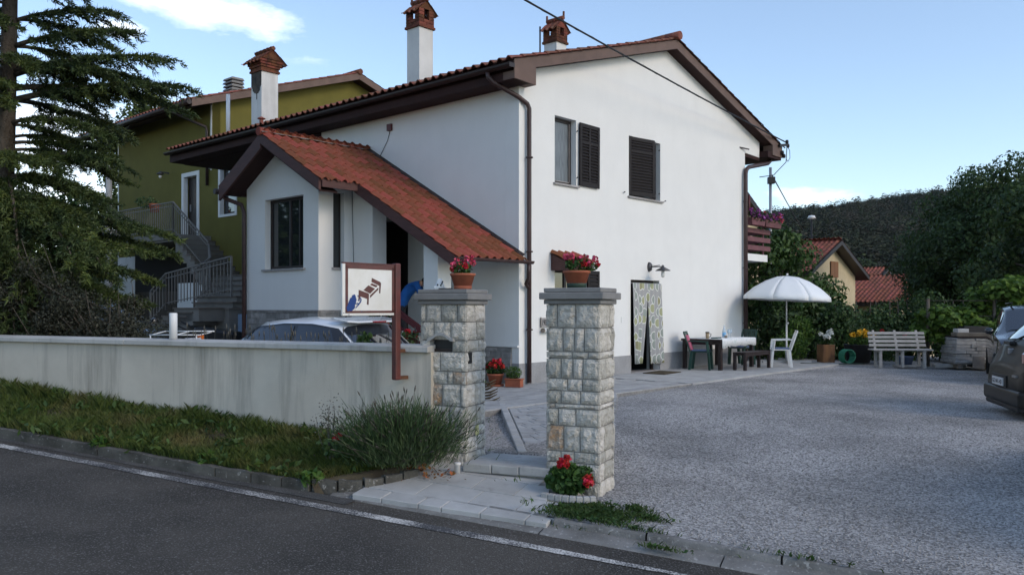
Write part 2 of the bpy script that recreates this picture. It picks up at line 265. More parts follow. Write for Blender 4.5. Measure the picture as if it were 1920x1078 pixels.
def gravel_material():
    m = mat('gravel', (0.36, 0.348, 0.335), 0.95, col2=(0.225, 0.22, 0.212), scale=0.55, lo=0.40, hi=0.62, bump=1.0, bscale=75, bdist=0.02, bdetail=3, spec=0.2)
    nt = m.node_tree; N = nt.nodes; L = nt.links; b = N['Principled BSDF']; tc = N['Texture Coordinate']
    v = N.new('ShaderNodeTexVoronoi'); v.inputs['Scale'].default_value = 62; L.new(tc.outputs['Object'], v.inputs['Vector'])
    hs = N.new('ShaderNodeSeparateColor'); L.new(v.outputs['Color'], hs.inputs[0])
    r = N.new('ShaderNodeMapRange'); r.inputs[3].default_value = 0.45; r.inputs[4].default_value = 1.65; L.new(hs.outputs[0], r.inputs[0])
    mx = N.new('ShaderNodeMix'); mx.data_type = 'RGBA'; mx.blend_type = 'MULTIPLY'; mx.inputs[0].default_value = 1.0
    old = b.inputs['Base Color'].links[0].from_socket; L.new(old, mx.inputs[6])
    cb = N.new('ShaderNodeCombineColor'); [L.new(r.outputs[0], cb.inputs[i]) for i in range(3)]; L.new(cb.outputs[0], mx.inputs[7]); L.new(mx.outputs[2], b.inputs['Base Color'])
    return m
M['gravel'] = gravel_material()
M['pebble'] = mat('gravel_pebble', (0.35, 0.34, 0.33), 0.9, island=0.5, spec=0.2)

def road_line_material():
    m = mat('worn_road_paint', (0.42, 0.42, 0.41), 0.85, bump=0.5, bscale=190, bdist=0.005); nt = m.node_tree; N = nt.nodes; L = nt.links; b = N['Principled BSDF']; tc = N['Texture Coordinate']
    n = N.new('ShaderNodeTexNoise'); n.inputs['Scale'].default_value = 70; n.inputs['Detail'].default_value = 5; L.new(tc.outputs['Object'], n.inputs['Vector'])
    n2 = N.new('ShaderNodeTexNoise'); n2.inputs['Scale'].default_value = 2.0; n2.inputs['Detail'].default_value = 5; L.new(tc.outputs['Object'], n2.inputs['Vector'])
    ad = N.new('ShaderNodeMath'); ad.operation = 'MULTIPLY_ADD'; L.new(n2.outputs['Fac'], ad.inputs[0]); ad.inputs[1].default_value = 0.7; L.new(n.outputs['Fac'], ad.inputs[2])
    r = N.new('ShaderNodeMapRange'); r.inputs[1].default_value = 0.68; r.inputs[2].default_value = 0.92; L.new(ad.outputs[0], r.inputs[0])
    mx = N.new('ShaderNodeMix'); mx.data_type = 'RGBA'; L.new(r.outputs[0], mx.inputs[0]); mx.inputs[6].default_value = (0.62, 0.60, 0.56, 1); mx.inputs[7].default_value = (0.06, 0.06, 0.063, 1); L.new(mx.outputs[2], b.inputs['Base Color'])
    return m
M['roadline'] = road_line_material()

# ------------------------------------------------------------------ mesh helpers
def tag(o, label=None, cat=None, group=None, kind=None):
    if label: o['label'] = label
    if cat: o['category'] = cat
    if group: o['group'] = group
    if kind: o['kind'] = kind
    return o
def link(o, parent=None):
    COL.objects.link(o)
    if parent is not None: o.parent = parent
    return o
def empty(name, loc=(0, 0, 0), rz=0.0, label=None, cat=None, group=None, kind=None):
    o = bpy.data.objects.new(name, None); o.location = loc; o.rotation_euler = (0, 0, rz); o.empty_display_size = 0.2
    COL.objects.link(o); return tag(o, label, cat, group, kind)
def mesh_obj(name, mesh, parent=None, mtx=None):
    o = bpy.data.objects.new(name, mesh); link(o, parent)
    if mtx is not None: o.matrix_basis = mtx
    return o
class MB:
    """collects simple shapes, builds ONE mesh object"""
    def __init__(s): s.v = []; s.f = []; s.mi = []; s.sm = []; s.cur = 0
    def add(s, vs, fs, smooth=False):
        o = len(s.v); s.v += [tuple(v) for v in vs]; s.f += [tuple(i + o for i in f) for f in fs]; s.mi += [s.cur] * len(fs); s.sm += [smooth] * len(fs); return s
    def box(s, x0, x1, y0, y1, z0, z1, mtx=None):
        if x0 > x1: x0, x1 = x1, x0
        if y0 > y1: y0, y1 = y1, y0
        if z0 > z1: z0, z1 = z1, z0
        vs = [(x0, y0, z0), (x1, y0, z0), (x1, y1, z0), (x0, y1, z0), (x0, y0, z1), (x1, y0, z1), (x1, y1, z1), (x0, y1, z1)]
        if mtx is not None: vs = [mtx @ Vector(v) for v in vs]
        return s.add(vs, [(3, 2, 1, 0), (4, 5, 6, 7), (0, 1, 5, 4), (1, 2, 6, 5), (2, 3, 7, 6), (3, 0, 4, 7)])
    def bar(s, p, q, w, h, up=(0, 0, 1)):
        p, q = Vector(p), Vector(q); d = (q - p); L = d.length; d.normalize(); u = Vector(up)
        x = d.cross(u)
        if x.length < 1e-4: x = d.cross(Vector((1, 0, 0)))
        x.normalize(); u = x.cross(d)
        m = Matrix((x, d, u)).transposed().to_4x4(); m.translation = p
        return s.box(-w / 2, w / 2, 0, L, -h / 2, h / 2, m)
    def tube(s, pts, r, n=8, cap=True, smooth=True):
        pts = [Vector(p) for p in pts]; rs = r if isinstance(r, (list, tuple)) else [r] * len(pts); vs = []; fs = []
        t0 = (pts[1] - pts[0]).normalized(); ref = Vector((0, 0, 1)) if abs(t0.z) < 0.9 else Vector((1, 0, 0))
        x = t0.cross(ref).normalized()
        for i, p in enumerate(pts):
            t = ((pts[min(i + 1, len(pts) - 1)] - pts[max(i - 1, 0)])).normalized()
            x = (x - t * x.dot(t)).normalized(); y = t.cross(x)
            for k in range(n):
                a = 2 * math.pi * k / n; vs.append(p + (x * math.cos(a) + y * math.sin(a)) * rs[i])
        for i in range(len(pts) - 1):
            for k in range(n):
                fs.append((i * n + k, i * n + (k + 1) % n, (i + 1) * n + (k + 1) % n, (i + 1) * n + k))
        s.add(vs, fs, smooth)
        if cap:
            o = len(s.v) - len(vs); s.f += [tuple(o + k for k in reversed(range(n))), tuple(o + (len(pts) - 1) * n + k for k in range(n))]; s.mi += [s.cur] * 2; s.sm += [False] * 2
        return s
    def lathe(s, prof, n=16, c=(0, 0, 0), smooth=True, mtx=None):
        vs = []; fs = []
        for (r, z) in prof:
            for k in range(n):
                a = 2 * math.pi * k / n; v = Vector((c[0] + r * math.cos(a), c[1] + r * math.sin(a), c[2] + z)); vs.append(mtx @ v if mtx is not None else v)
        for i in range(len(prof) - 1):
            for k in range(n): fs.append((i * n + k, i * n + (k + 1) % n, (i + 1) * n + (k + 1) % n, (i + 1) * n + k))
        return s.add(vs, fs, smooth)
    def prism(s, poly, ext, mtx=None):
        """poly: list of 3D points, ext: extrusion vector"""
        e = Vector(ext); a = [Vector(p) for p in poly]; n = len(a); vs = a + [p + e for p in a]
        if mtx is not None: vs = [mtx @ v for v in vs]
        nrm = Vector((0, 0, 0))
        for i in range(n): nrm += a[i].cross(a[(i + 1) % n])
        fl = nrm.dot(e) > 0
        fs = [tuple(range(n))[::-1] if fl else tuple(range(n)), tuple(range(n, 2 * n)) if fl else tuple(range(n, 2 * n))[::-1]]
        for i in range(n):
            j = (i + 1) % n; fs.append((i, j, n + j, n + i) if fl else (j, i, n + i, n + j))
        return s.add(vs, fs)
    def ball(s, c, r, n=8, m=6, sq=(1, 1, 1)):
        prof = [(max(1e-4, math.sin(math.pi * i / m)) * r, -math.cos(math.pi * i / m) * r) for i in range(m + 1)]
        mt = Matrix.Translation(c) @ Matrix.Diagonal((*sq, 1)); return s.lathe(prof, n, mtx=mt)
    def mesh(s, name, mats):
        me = bpy.data.meshes.new(name); me.from_pydata(s.v, [], s.f)
        for m in (mats if isinstance(mats, (list, tuple)) else [mats]): me.materials.append(m)
        me.polygons.foreach_set('material_index', s.mi); me.polygons.foreach_set('use_smooth', s.sm); me.update(); return me
    def build(s, name, mats, parent=None, bevel=0.0, mtx=None, seg=1):
        me = s.mesh(name, mats)
        if bevel > 0:
            bm = bmesh.new(); bm.from_mesh(me); bmesh.ops.remove_doubles(bm, verts=bm.verts, dist=1e-5)
            es = [e for e in bm.edges if e.is_manifold and e.calc_face_angle(0) > 0.5]
            bmesh.ops.bevel(bm, geom=es, offset=bevel, segments=seg, affect='EDGES', profile=0.5, clamp_overlap=True); bm.to_mesh(me); bm.free()
        return mesh_obj(name, me, parent, mtx)
def B(name, mats, parent, *box, bevel=0.0, mtx=None): return MB().box(*box, mtx=mtx).build(name, mats, parent, bevel)
def np_mesh(name, V, F, mats, parent=None, smooth=False, mi=None):
    """V (n,3), F (m,k) with k constant"""
    me = bpy.data.meshes.new(name); V = np.asarray(V, np.float32); F = np.asarray(F, np.int32); k = F.shape[1]
    me.vertices.add(len(V)); me.vertices.foreach_set('co', V.ravel()); me.loops.add(F.size); me.loops.foreach_set('vertex_index', F.ravel())
    me.polygons.add(len(F)); me.polygons.foreach_set('loop_start', np.arange(len(F), dtype=np.int32) * k); me.polygons.foreach_set('loop_total', np.full(len(F), k, np.int32))
    for m in (mats if isinstance(mats, (list, tuple)) else [mats]): me.materials.append(m)
    if mi is not None: me.polygons.foreach_set('material_index', np.asarray(mi, np.int32))
    if smooth: me.polygons.foreach_set('use_smooth', np.ones(len(F), bool))
    me.update(calc_edges=True); return mesh_obj(name, me, parent)
def unit(n):
    v = rng.normal(size=(n, 3)); return v / np.linalg.norm(v, axis=1, keepdims=True)
def leaf_quads(P, size, up=0.4, aspect=1.6, droop=0.0, D=None, out=None):
    """one folded diamond leaf (4 verts, 1 quad) at each P; returns V,F"""
    n = len(P); s = (size * (0.65 + 0.7 * rng.random(n)))[:, None] if np.isscalar(size) else size[:, None]
    d = unit(n) if D is None else D + 0.45 * unit(n)
    d[:, 2] -= droop; d /= np.linalg.norm(d, axis=1, keepdims=True)
    nr = unit(n) if out is None else .75 * unit(n) + 1.25 * out
    nr[:, 2] += up; w = np.cross(d, nr); w /= np.linalg.norm(w, axis=1, keepdims=True) + 1e-9
    fold = np.cross(w, d) * 0.12
    if out is not None: d = d - nr * (np.sum(d * nr, 1, keepdims=True) / (np.sum(nr * nr, 1, keepdims=True) + 1e-9)) * .6
    V = np.stack([P - d * s * 0.5, P + w * s * 0.5 / aspect + fold * s, P + d * s * 0.5, P - w * s * 0.5 / aspect + fold * s], 1).reshape(-1, 3)
    F = np.arange(4 * n).reshape(n, 4); return V, F
def blades(P, h, w, lean=0.35):
    n = len(P); a = rng.random(n) * 6.283; hh = (h * (0.5 + rng.random(n)))[:, None]; L = unit(n); L[:, 2] = 0
    side = np.stack([np.cos(a), np.sin(a), 0 * a], 1) * w
    tip = P + L * hh * lean * 1.6 + np.array([0, 0, 1.0]) * hh; mid = P + L * hh * lean * 0.5 + np.array([0, 0, 0.6]) * hh
    V = np.stack([P - side * 0.5, P + side * 0.5, mid + side * 0.35, tip, mid - side * 0.35], 1).reshape(-1, 3)
    F = np.arange(5 * n).reshape(n, 5); return V, F

# ------------------------------------------------------------------ places
C0 = Vector((0.128, 15.53, 0)); G_ANG = math.atan2(0.744, 0.668)           # house corner; local x along the gable wall, local y along the long wall
def hw(s, q, z=0.0): return Vector((C0.x + 0.668 * s - 0.744 * q, C0.y + 0.744 * s + 0.668 * q, z))
O0 = Vector((-0.422, 8.085, 0)); ST_ANG = math.atan2(-0.4245, 0.9055)        # street frame; local x to the right along the street, local y into the plot
def stw(a, n, z=0.0): return Vector((O0.x + 0.9055 * a + 0.4245 * n, O0.y - 0.4245 * a + 0.9055 * n, z))
def to_st(X, Y):
    rx, ry = X - O0.x, Y - O0.y; return rx * 0.9055 - ry * 0.4245, rx * 0.4245 + ry * 0.9055
def zr(a): return -0.30 - 0.0526 * max(-24.0, min(20.0, a))
def sstep(t): t = max(0.0, min(1.0, t)); return t * t * (3 - 2 * t)
def yard_z(a, n):
    z1 = -0.03 - 0.016 * max(0.0, a - 1.0)
    if a < -1.2: z1 = -0.10 + 0.045 * (-a - 1.2) if a > -14 else 0.476
    elif a < 0.3: z1 = -0.10 + 0.07 * (a + 1.2) / 1.5
    z0 = zr(a) + 0.10 + (0.05 if a > 0 else 0.0)
    if a > 1.0: z0 = zr(a) + 0.10
    return z0 + (z1 - z0) * sstep((n + 0.8) / 6.5) if a > 0.9 else z1
def gz(X, Y):
    a, n = to_st(X, Y)
    if n < -1.08: return zr(a)
    if a < -0.3 and n < 0.1: return zr(a) + 0.12 + 0.20 * (n + 1.08) / 1.1
    return yard_z(a, n)
def grid_sheet(name, a0, a1, n0, n1, step, zf, m, parent=None):
    na = max(2, int((a1 - a0) / step) + 1); nn = max(2, int((n1 - n0) / step) + 1); V = []; F = []
    for j in range(nn):
        for i in range(na):
            a = a0 + (a1 - a0) * i / (na - 1); n = n0 + (n1 - n0) * j / (nn - 1); p = stw(a, n); V.append((p.x, p.y, zf(a, n)))
    for j in range(nn - 1):
        for i in range(na - 1): k = j * na + i; F.append((k, k + 1, k + na + 1, k + na))
    return np_mesh(name, V, F, m, parent, smooth=True)

def text_mesh(name, body, size, parent, mtx):
    cu = bpy.data.curves.new(name, 'FONT'); cu.body = body; cu.size = size; cu.extrude = .001; t = bpy.data.objects.new(name, cu); COL.objects.link(t)
    me = bpy.data.meshes.new_from_object(t.evaluated_get(bpy.context.evaluated_depsgraph_get())); bpy.data.objects.remove(t); me.materials.clear(); me.materials.append(M['ink'])
    return mesh_obj(name, me, parent, mtx)
# ================================================================== THE SETTING
def far_ground():
    # one sheet to the horizon: dense near, coarse far, always a little below the surfaces laid on it
    xs = [-900, -400, -200, -120, -70, -45] + list(np.arange(-30, 30.1, 1.5)) + [45, 70, 120, 200, 400, 900]
    ys = [-300, -120, -60, -30] + list(np.arange(-15, 40.1, 1.5)) + [55, 75, 100, 150, 250, 500, 1200]
    V = []; F = []
    for y in ys:
        for x in xs:
            a, n = to_st(x, y); z = gz(x, y) if n > -6 else zr(a) - 0.1
            if n < -1 and a < 0.0: z = zr(a)
            if y > 24: z -= min(3.0, (y - 24) * 0.06)
            V.append((x, y, z - (0.6 if (-18 < a < 18 and -10 < n < 22) else 0.07)))
    k = len(xs)
    for j in range(len(ys) - 1):
        for i in range(k - 1): b = j * k + i; F.append((b, b + 1, b + k + 1, b + k))
    tag(np_mesh('ground', V, F, M['ground'], smooth=True), kind='structure')
far_ground()
tag(grid_sheet('road', -24, 18, -9.0, -1.0, 0.5, lambda a, n: zr(a) - 0.002, M['asphalt']), kind='structure')
def line_off(a, n): return zr(a) + 0.004
def edge_line():
    V = []; F = []; n = 640
    for i in range(n + 1):
        a = -22 + 25.2 * i / n; j1 = .014 * noise.noise(Vector((a * 9, 0, 1))) + .008 * noise.noise(Vector((a * 31, 0, 1))); j2 = .014 * noise.noise(Vector((a * 9, 5, 1))) + .008 * noise.noise(Vector((a * 31, 5, 1))); w = 1 if a < 1 else max(.25, 1 - (a - 1) * .35)
        for q in (-1.365 - .062 * w + j1, -1.365 + .062 * w + j2): p = stw(a, q); V.append((p.x, p.y, line_off(a, q)))
    for i in range(n): F.append((2 * i, 2 * i + 2, 2 * i + 3, 2 * i + 1))
    tag(np_mesh('road_edge_line', V, F, M['roadline']), kind='structure')
edge_line()
tag(grid_sheet('gravel_yard', -16, 17, -0.82, 22, 0.45, lambda a, n: (yard_z(a, n) if (a > 0.9 or n > 0.12) else -0.55) - 0.004, M['gravel']), kind='structure')
def verge_z(a, n): return (-0.3 if (n < -0.36 and a > -0.30 + (n + 0.36) * 1.03) else 0.0) + zr(a) + 0.085 + 0.22 * (n + 1.08) / 1.1 + 0.03 * noise.noise(Vector((a * 1.3, n * 1.7, 0)))
tag(grid_sheet('verge_soil', -24, -0.42, -1.06, 0.02, 0.12, verge_z, M['soil']), kind='structure')

tag(grid_sheet('road_edge', -22, -0.55, -1.20, -1.06, 0.3, lambda a, n: zr(a) + 0.003 + 0.012 * (n + 1.2) / 0.14, M['roadedge']), kind='structure')
def kerb_left():
    k = empty('kerb', stw(0, -1.08), ST_ANG, kind='structure')
    a = -0.62; i = 0
    # small setts round the corner of the pavement, then long stones up the road
    pts = [(-0.36, -0.36), (-0.43, -0.52), (-0.52, -0.68), (-0.64, -0.82), (-0.83, -0.93), (-1.06, -1.0)]
    seq = [(*pts[j], *pts[j + 1]) for j in range(5)]
    a = -1.06; n = -1.0
    for L in [0.30, 0.34, 0.42] + [1.6] * 14:
        n2 = -1.06 if L > 0.5 else n - 0.02
        seq.append((a, n, a - L, n2)); a -= L; n = n2
    for (a0, n0, a1, n1) in seq:
        i += 1; L = math.hypot(a1 - a0, n1 - n0); am = (a0 + a1) / 2; w = 0.13 if L > 0.28 else 0.10
        mb = MB(); d = Vector((a1 - a0, n1 - n0, zr(a1) - zr(a0))).normalized(); x = Vector((d.y, -d.x, 0)).normalized() * -1; u = x.cross(d)
        nseg = max(2, int(L / 0.09)); V = []; top = 0.108 + random.uniform(-.006, .006)
        if i <= 5: top = pave_z((a0 + a1) / 2, (n0 + n1) / 2) + 0.065 - zr((a0 + a1) / 2); w = 0.09
        for j in range(nseg + 1):
            t = 0.006 + (L - 0.012) * j / nseg
            def jit(s): return 1.5 * s * (noise.noise(Vector((a0 * 5 + t * 9, n0 * 3 + i, s * 70))))
            for (ox, oz) in ((-w / 2, -0.12), (-w / 2 - jit(.012), top - 0.16), (-w / 2 + 0.012 + jit(.02), top - 0.012 + jit(.012)), (0.0, top + jit(.008)), (w / 2, top - 0.002 + jit(.01)), (w / 2, -0.12)):
                p = Vector((a0, n0 + 1.08, zr(a0))) + d * t + x * -ox * -1 + Vector((0, 0, oz)); V.append(p)
        F = []
        for j in range(nseg):
            for q in range(5): b = j * 6 + q; F.append((b, b + 1, b + 7, b + 6))
        F.append((0, 5, 4, 3, 2, 1)); F.append(tuple(nseg * 6 + q for q in range(6)))
        mb.add(V, F); o = mb.build('kerb_stone', M['kerb'], k)
        bm = bmesh.new(); bm.from_mesh(o.data); bmesh.ops.recalc_face_normals(bm, faces=bm.faces); bm.to_mesh(o.data); bm.free()
def kerb_right():
    k = empty('concrete_gutter', stw(1.2, -0.85), ST_ANG, kind='structure')
    # sloping apron between asphalt and the low kerb of the yard
    def strip(name, prof, a0, a1, m, cuts):
        for c0, c1 in cuts:
            V = []; F = []; ns = max(2, int((c1 - c0) / 0.1)); np_ = len(prof)
            for j in range(ns + 1):
                a = c0 + (c1 - c0) * j / ns
                for (n, z) in prof:
                    jt = 0.012 * noise.noise(Vector((a * 4, n * 9, 2.0))); p = Vector((a - 1.2, n + 0.85 + jt * 0.8, zr(a) + z + jt * (1 if z > -0.03 else 0))); V.append(p)
            for j in range(ns):
                for q in range(np_ - 1): b = j * np_ + q; F.append((b, b + np_, b + np_ + 1, b + 1))
            mb = MB().add(V, F, True); mb.build(name, m, k)
    strip('gutter_apron', [(-1.06, -0.04), (-1.03, 0.006), (-0.98, 0.016), (-0.92, 0.030), (-0.865, 0.04)], 0, 0, M['gutterstrip'], [(-0.85, 1.18), (1.19, 2.6), (2.61, 4.2), (4.21, 9)])
    strip('kerb_stone', [(-0.87, -0.05), (-0.862, 0.078), (-0.85, 0.092), (-0.82, 0.098), (-0.785, 0.090), (-0.775, 0.02)], 0, 0, M['gutterstrip'], [(1.24, 2.0), (2.015, 3.0), (3.015, 4.0), (4.015, 5.0), (5.015, 9)])
kerb_right()

def pave_z(a, n): return zr(a) + 0.055 + 0.128 * (n + 1.0)
def slab_piece(name, poly, zf, th, m, parent, inv, bevel=0.006):
    """a paving piece with real edges: poly in street coords, top follows zf"""
    V = [Vector((a, n, zf(a, n))) for a, n in poly]; V = [v - inv for v in V]
    mb = MB().prism(V, (0, 0, -th)); return mb.build(name, m, parent, bevel)
kerb_left()
def pavement():
    k = empty('pavement', stw(0, -0.5), ST_ANG, kind='structure'); inv = Vector((0, -0.5, 0))
    gap = 0.0035
    # front edge stones
    x = -0.62
    for L in (0.30, 0.36, 0.22, 0.36, 0.40, 0.19):
        n0 = -1.02 + 0.05 * (x + 0.62); x1 = x + L
        slab_piece('edge_stone', [(x + gap, n0), (x1 - gap, n0 + 0.05 * L), (x1 - gap, n0 + 0.19), (x + gap, n0 + 0.19)], pave_z, 0.16, M['slab'], k, inv, 0.006); x = x1
    # slabs behind
    rows = [(-0.82, -0.48), (-0.475, -0.15), (-0.145, 0.10)]
    cuts = [[-0.66, -0.10, 0.42, 0.86, 1.24], [-0.50, -0.16, 0.28, 0.70, 1.02], [-0.42, 0.02, 0.42, 0.80]]
    for (n0, n1), cs in zip(rows, cuts):
        for i in range(len(cs) - 1):
            a0, a1 = cs[i] + gap, cs[i + 1] - gap
            ar = a1
            slab_piece('paving_slab', [(a0, n0 + gap), (a1, n0 + gap), (ar - (0.10 if i == len(cs) - 2 and n0 < -0.2 else 0), n1 - gap), (a0 + (0.06 if i == 0 else 0), n1 - gap)], lambda a, n: pave_z(a, n) + (0.0 if n > -0.8 else 0), 0.12, M['slab'], k, inv, 0.002)
    V = [Vector((a, n, pave_z(a, n) - 0.012)) - inv for a, n in [(-0.60, -0.98), (1.2, -0.88), (1.15, -0.45), (0.95, -0.12), (0.9, 0.12), (-0.36, 0.12), (-0.44, -0.40)]]
    MB().prism(V, (0, 0, -0.25)).build('slab_bed', M['mortar'], k)
pavement()

def step_and_path():
    st = empty('gate_step', stw(0.0, -0.12), ST_ANG, 'pale concrete threshold step between the two stone pillars', 'step')
    zt = -0.045
    cs = [0.0, 0.29, 0.56, 0.865]
    def dn(a): return 0.11 * a     # the step runs a little askew, from pillar to pillar
    for i in range(3):
        a0, a1 = cs[i] + 0.003, cs[i + 1] - 0.003
        MB().prism([(a0, dn(a0), zt), (a1, dn(a1), zt - 0.004), (a1, dn(a1) + 0.30, zt - 0.004), (a0, dn(a0) + 0.30, zt)], (0, 0, -0.085)).build('step_block', M['concrete'], st, 0.012, seg=2)
        MB().prism([(a0, dn(a0) + 0.306, zt + 0.002), (a1, dn(a1) + 0.306, zt - 0.002), (a1, dn(a1) + 0.60, zt), (a0, dn(a0) + 0.60, zt + 0.002)], (0, 0, -0.085)).build('step_slab', M['concrete'], st, 0.006)
    MB().prism([(0.01, 0.05, zt - 0.08), (0.85, 0.13, zt - 0.08), (0.85, 0.65, zt - 0.08), (0.01, 0.62, zt - 0.08)], (0, 0, -0.3)).build('step_base', M['mortar'], st)
    # path of small pavers from the step to the terrace
    p = empty('paved_path', (0, 0, 0), 0, kind='structure')
    def lx(Y): return 0.055 - 0.062 * (Y - 8.5) if Y < 13 else -0.224 - 0.45 * (Y - 13)          # left border of the path in X
    def rx(Y): return 0.95 + 0.13 * (Y - 7.9)
    Y = 8.52; r = 0; zp = lambda Y: -0.045 + 0.045 * min(1, (Y - 8.4) / 6)
    rs = random.Random(3)
    while Y < 14.2:
        h = rs.choice((0.16, 0.16, 0.24)); 
        x = lx(Y) + 0.115 - rs.random() * 0.12; sk = -0.30
        xr = rx(Y)
        while x < xr:
            w = rs.choice((0.16, 0.24, 0.24, 0.32)); x0 = max(x, lx(Y) + 0.115); x1 = min(x + w, xr)
            if x1 - x0 > 0.05:
                g = 0.004; dz = rs.uniform(-.003, .002)
                s0 = sk * h if x0 > lx(Y) + 0.12 + 0.3 * h else (lx(Y + h) - lx(Y))
                MB().prism([(x0 + g, Y + g - 0.12 * (x0 - 0.4), zp(Y) + dz), (x1 - g, Y + g - 0.12 * (x1 - 0.4), zp(Y) + dz), (x1 - g + sk * h * (x1 < xr), Y + h - g - 0.12 * (x1 - 0.4), zp(Y) + dz), (x0 + g + s0, Y + h - g - 0.12 * (x0 - 0.4), zp(Y) + dz)], (0, 0, -0.06)).build('paver', M['paver'], p, 0.004)
            x += w
        Y += h
    V = [(lx(8.48) + .02, 8.48), (rx(8.4) - .02, 8.32), (rx(14.2), 14.1), (lx(14.2), 14.2), (lx(13) + .02, 13)]
    MB().prism([Vector((x, y, zp(y) - 0.016)) for x, y in V], (0, 0, -0.1)).build('path_bed', M['joint'], p)
    b = empty('path_edging', (lx(8.5), 8.5, 0), 0, kind='structure'); Y = 8.5
    while Y < 14.0:
        h = 0.36; mb = MB(); x0, x1 = lx(Y) - lx(8.5), lx(Y + h) - lx(8.5)
        mb.prism([(x0, Y - 8.5 + 0.004, zp(Y) + 0.02), (x0 + 0.095, Y - 8.5 + 0.004, zp(Y) + 0.02), (x1 + 0.095, Y - 8.5 + h - 0.004, zp(Y) + 0.02), (x1, Y - 8.5 + h - 0.004, zp(Y) + 0.02)], (0, 0, -0.12)).build('edging_stone', M['concrete'], b, 0.008); Y += h
step_and_path()

def terrace():
    t = empty('terrace', hw(0, 0), G_ANG, kind='structure')
    rs = random.Random(5)
    # pavers round the house corner, larger cast slabs along the gable wall
    q = -0.02; 
    while q > -2.2:
        dq = 0.24; s = -3.2 - rs.random() * 0.3
        while s < 2.2:
            w = rs.choice((0.32, 0.48, 0.48)); q1 = max(q - dq, -2.22)
            s1 = min(s + w, 2.4)
            MB().box(s + .003, s1 - .003, q1 + .003, q - .003, -0.07, 0.0 + rs.uniform(-.002, .002)).build('paver', M['paver'], t, 0.003); s += w
        q -= dq
    for i, (s0, s1) in enumerate(((2.42, 3.7), (3.71, 5.0), (5.01, 6.3), (6.31, 7.6), (7.61, 9.2), (9.21, 10.6))):
        for q0, q1 in ((-0.02, -1.15), (-1.16, -2.24)):
            MB().box(s0, s1 - .005, q1 + .003, q0 - .003, -0.09, 0.001).build('terrace_slab', M['concrete'], t, 0.004)
    B('terrace_bed', M['joint'], t, -3.3, 10.6, -2.22, -0.02, -0.2, -0.016)
    s = -3.2                                              # pavers in front of the porch side
    q = 0.0
    for j in range(16):
        q0 = j * 0.24; s = -3.2 - rs.random() * 0.3
        while s < -0.05:
            w = rs.choice((0.32, 0.48, 0.48)); s1 = min(s + w, -0.03)
            if s1 - s > .04: MB().box(s + .003, s1 - .003, q0 + .003 - 0.02, q0 + .217, -0.07, rs.uniform(-.002, .002)).build('paver', M['paver'], t, 0.003)
            s += w
    B('terrace_bed', M['joint'], t, -3.3, -0.03, -0.02, 3.85, -0.2, -0.016)
terrace()

# ================================================================== STREET WALL, PILLARS, SIGN
def street_wall():
    w = empty('street_wall', stw(-0.5, 0.1), ST_ANG, 'low grey rendered wall with stained coping along the verge', 'wall')
    B('wall_body', M['wall'], w, -17.0, 0.085, -0.10, 0.11, -0.75, 0.985)
    x = 0.085
    while x > -17:
        L = min(4.2, x + 17); 
        MB().prism([(x - L + .004, -0.155, 0.985), (x - L + .004, -0.155, 1.042), (x - L + .004, 0.02, 1.062), (x - L + .004, 0.17, 1.052), (x - L + .004, 0.17, 0.985)], (L - .008, 0, 0)).build('coping', M['coping'], w, 0.006); x -= L
street_wall()

def stone_mesh(w, h, d, seed, rough=0.0125):
    """rough hewn block: pillowed, chipped front face towards -y"""
    nx = max(3, min(6, int(w / 0.032))); nz = max(2, min(6, int(h / 0.032))); V = []; F = []
    def off(x, z): 
        e = min(min(x, w - x) / 0.035, min(z, h - z) / 0.035, 1.0)
        return -(0.004 + 0.009 * min(1, 2 * max(0, e))) - rough * min(1, 1.6 * e) * (1.25 * noise.noise(Vector((x * 15 + seed * 7.1, z * 15, seed))) + 0.7 * noise.noise(Vector((x * 37, z * 37 + seed * 3.3, seed))) + 0.2)
    for j in range(nz + 1):
        for i in range(nx + 1):
            x, z = w * i / nx, h * j / nz; eg = (i in (0, nx)) or (j in (0, nz))
            jx = 0.004 * noise.noise(Vector((seed, z * 30, 3))) if i in (0, nx) else 0.008 * noise.noise(Vector((x * 30, z * 30, seed)))
            jz = 0.004 * noise.noise(Vector((x * 30, seed, 9))) if j in (0, nz) else 0.008 * noise.noise(Vector((x * 30, z * 30, seed + 5)))
            V.append((x + jx, 0.004 if eg else off(x, z), z + jz))
    k = nx + 1
    for j in range(nz):
        for i in range(nx): b = j * k + i; F.append((b, b + 1, b + k + 1, b + k) if (i + j) % 2 else (b, b + 1, b + k + 1, b + k))
    o = len(V); V += [(0, d, 0), (w, d, 0), (w, d, h), (0, d, h)]
    bot = [i for i in range(k)]; top = [nz * k + i for i in range(k)]; lef = [j * k for j in range(nz + 1)]; rig = [j * k + nx for j in range(nz + 1)]
    F += [tuple([o, o + 1] + bot[::-1]), tuple(top + [o + 2, o + 3]), tuple(lef[::-1] + [o, o + 3])[::1], tuple(rig + [o + 2, o + 1])]
    return V, F
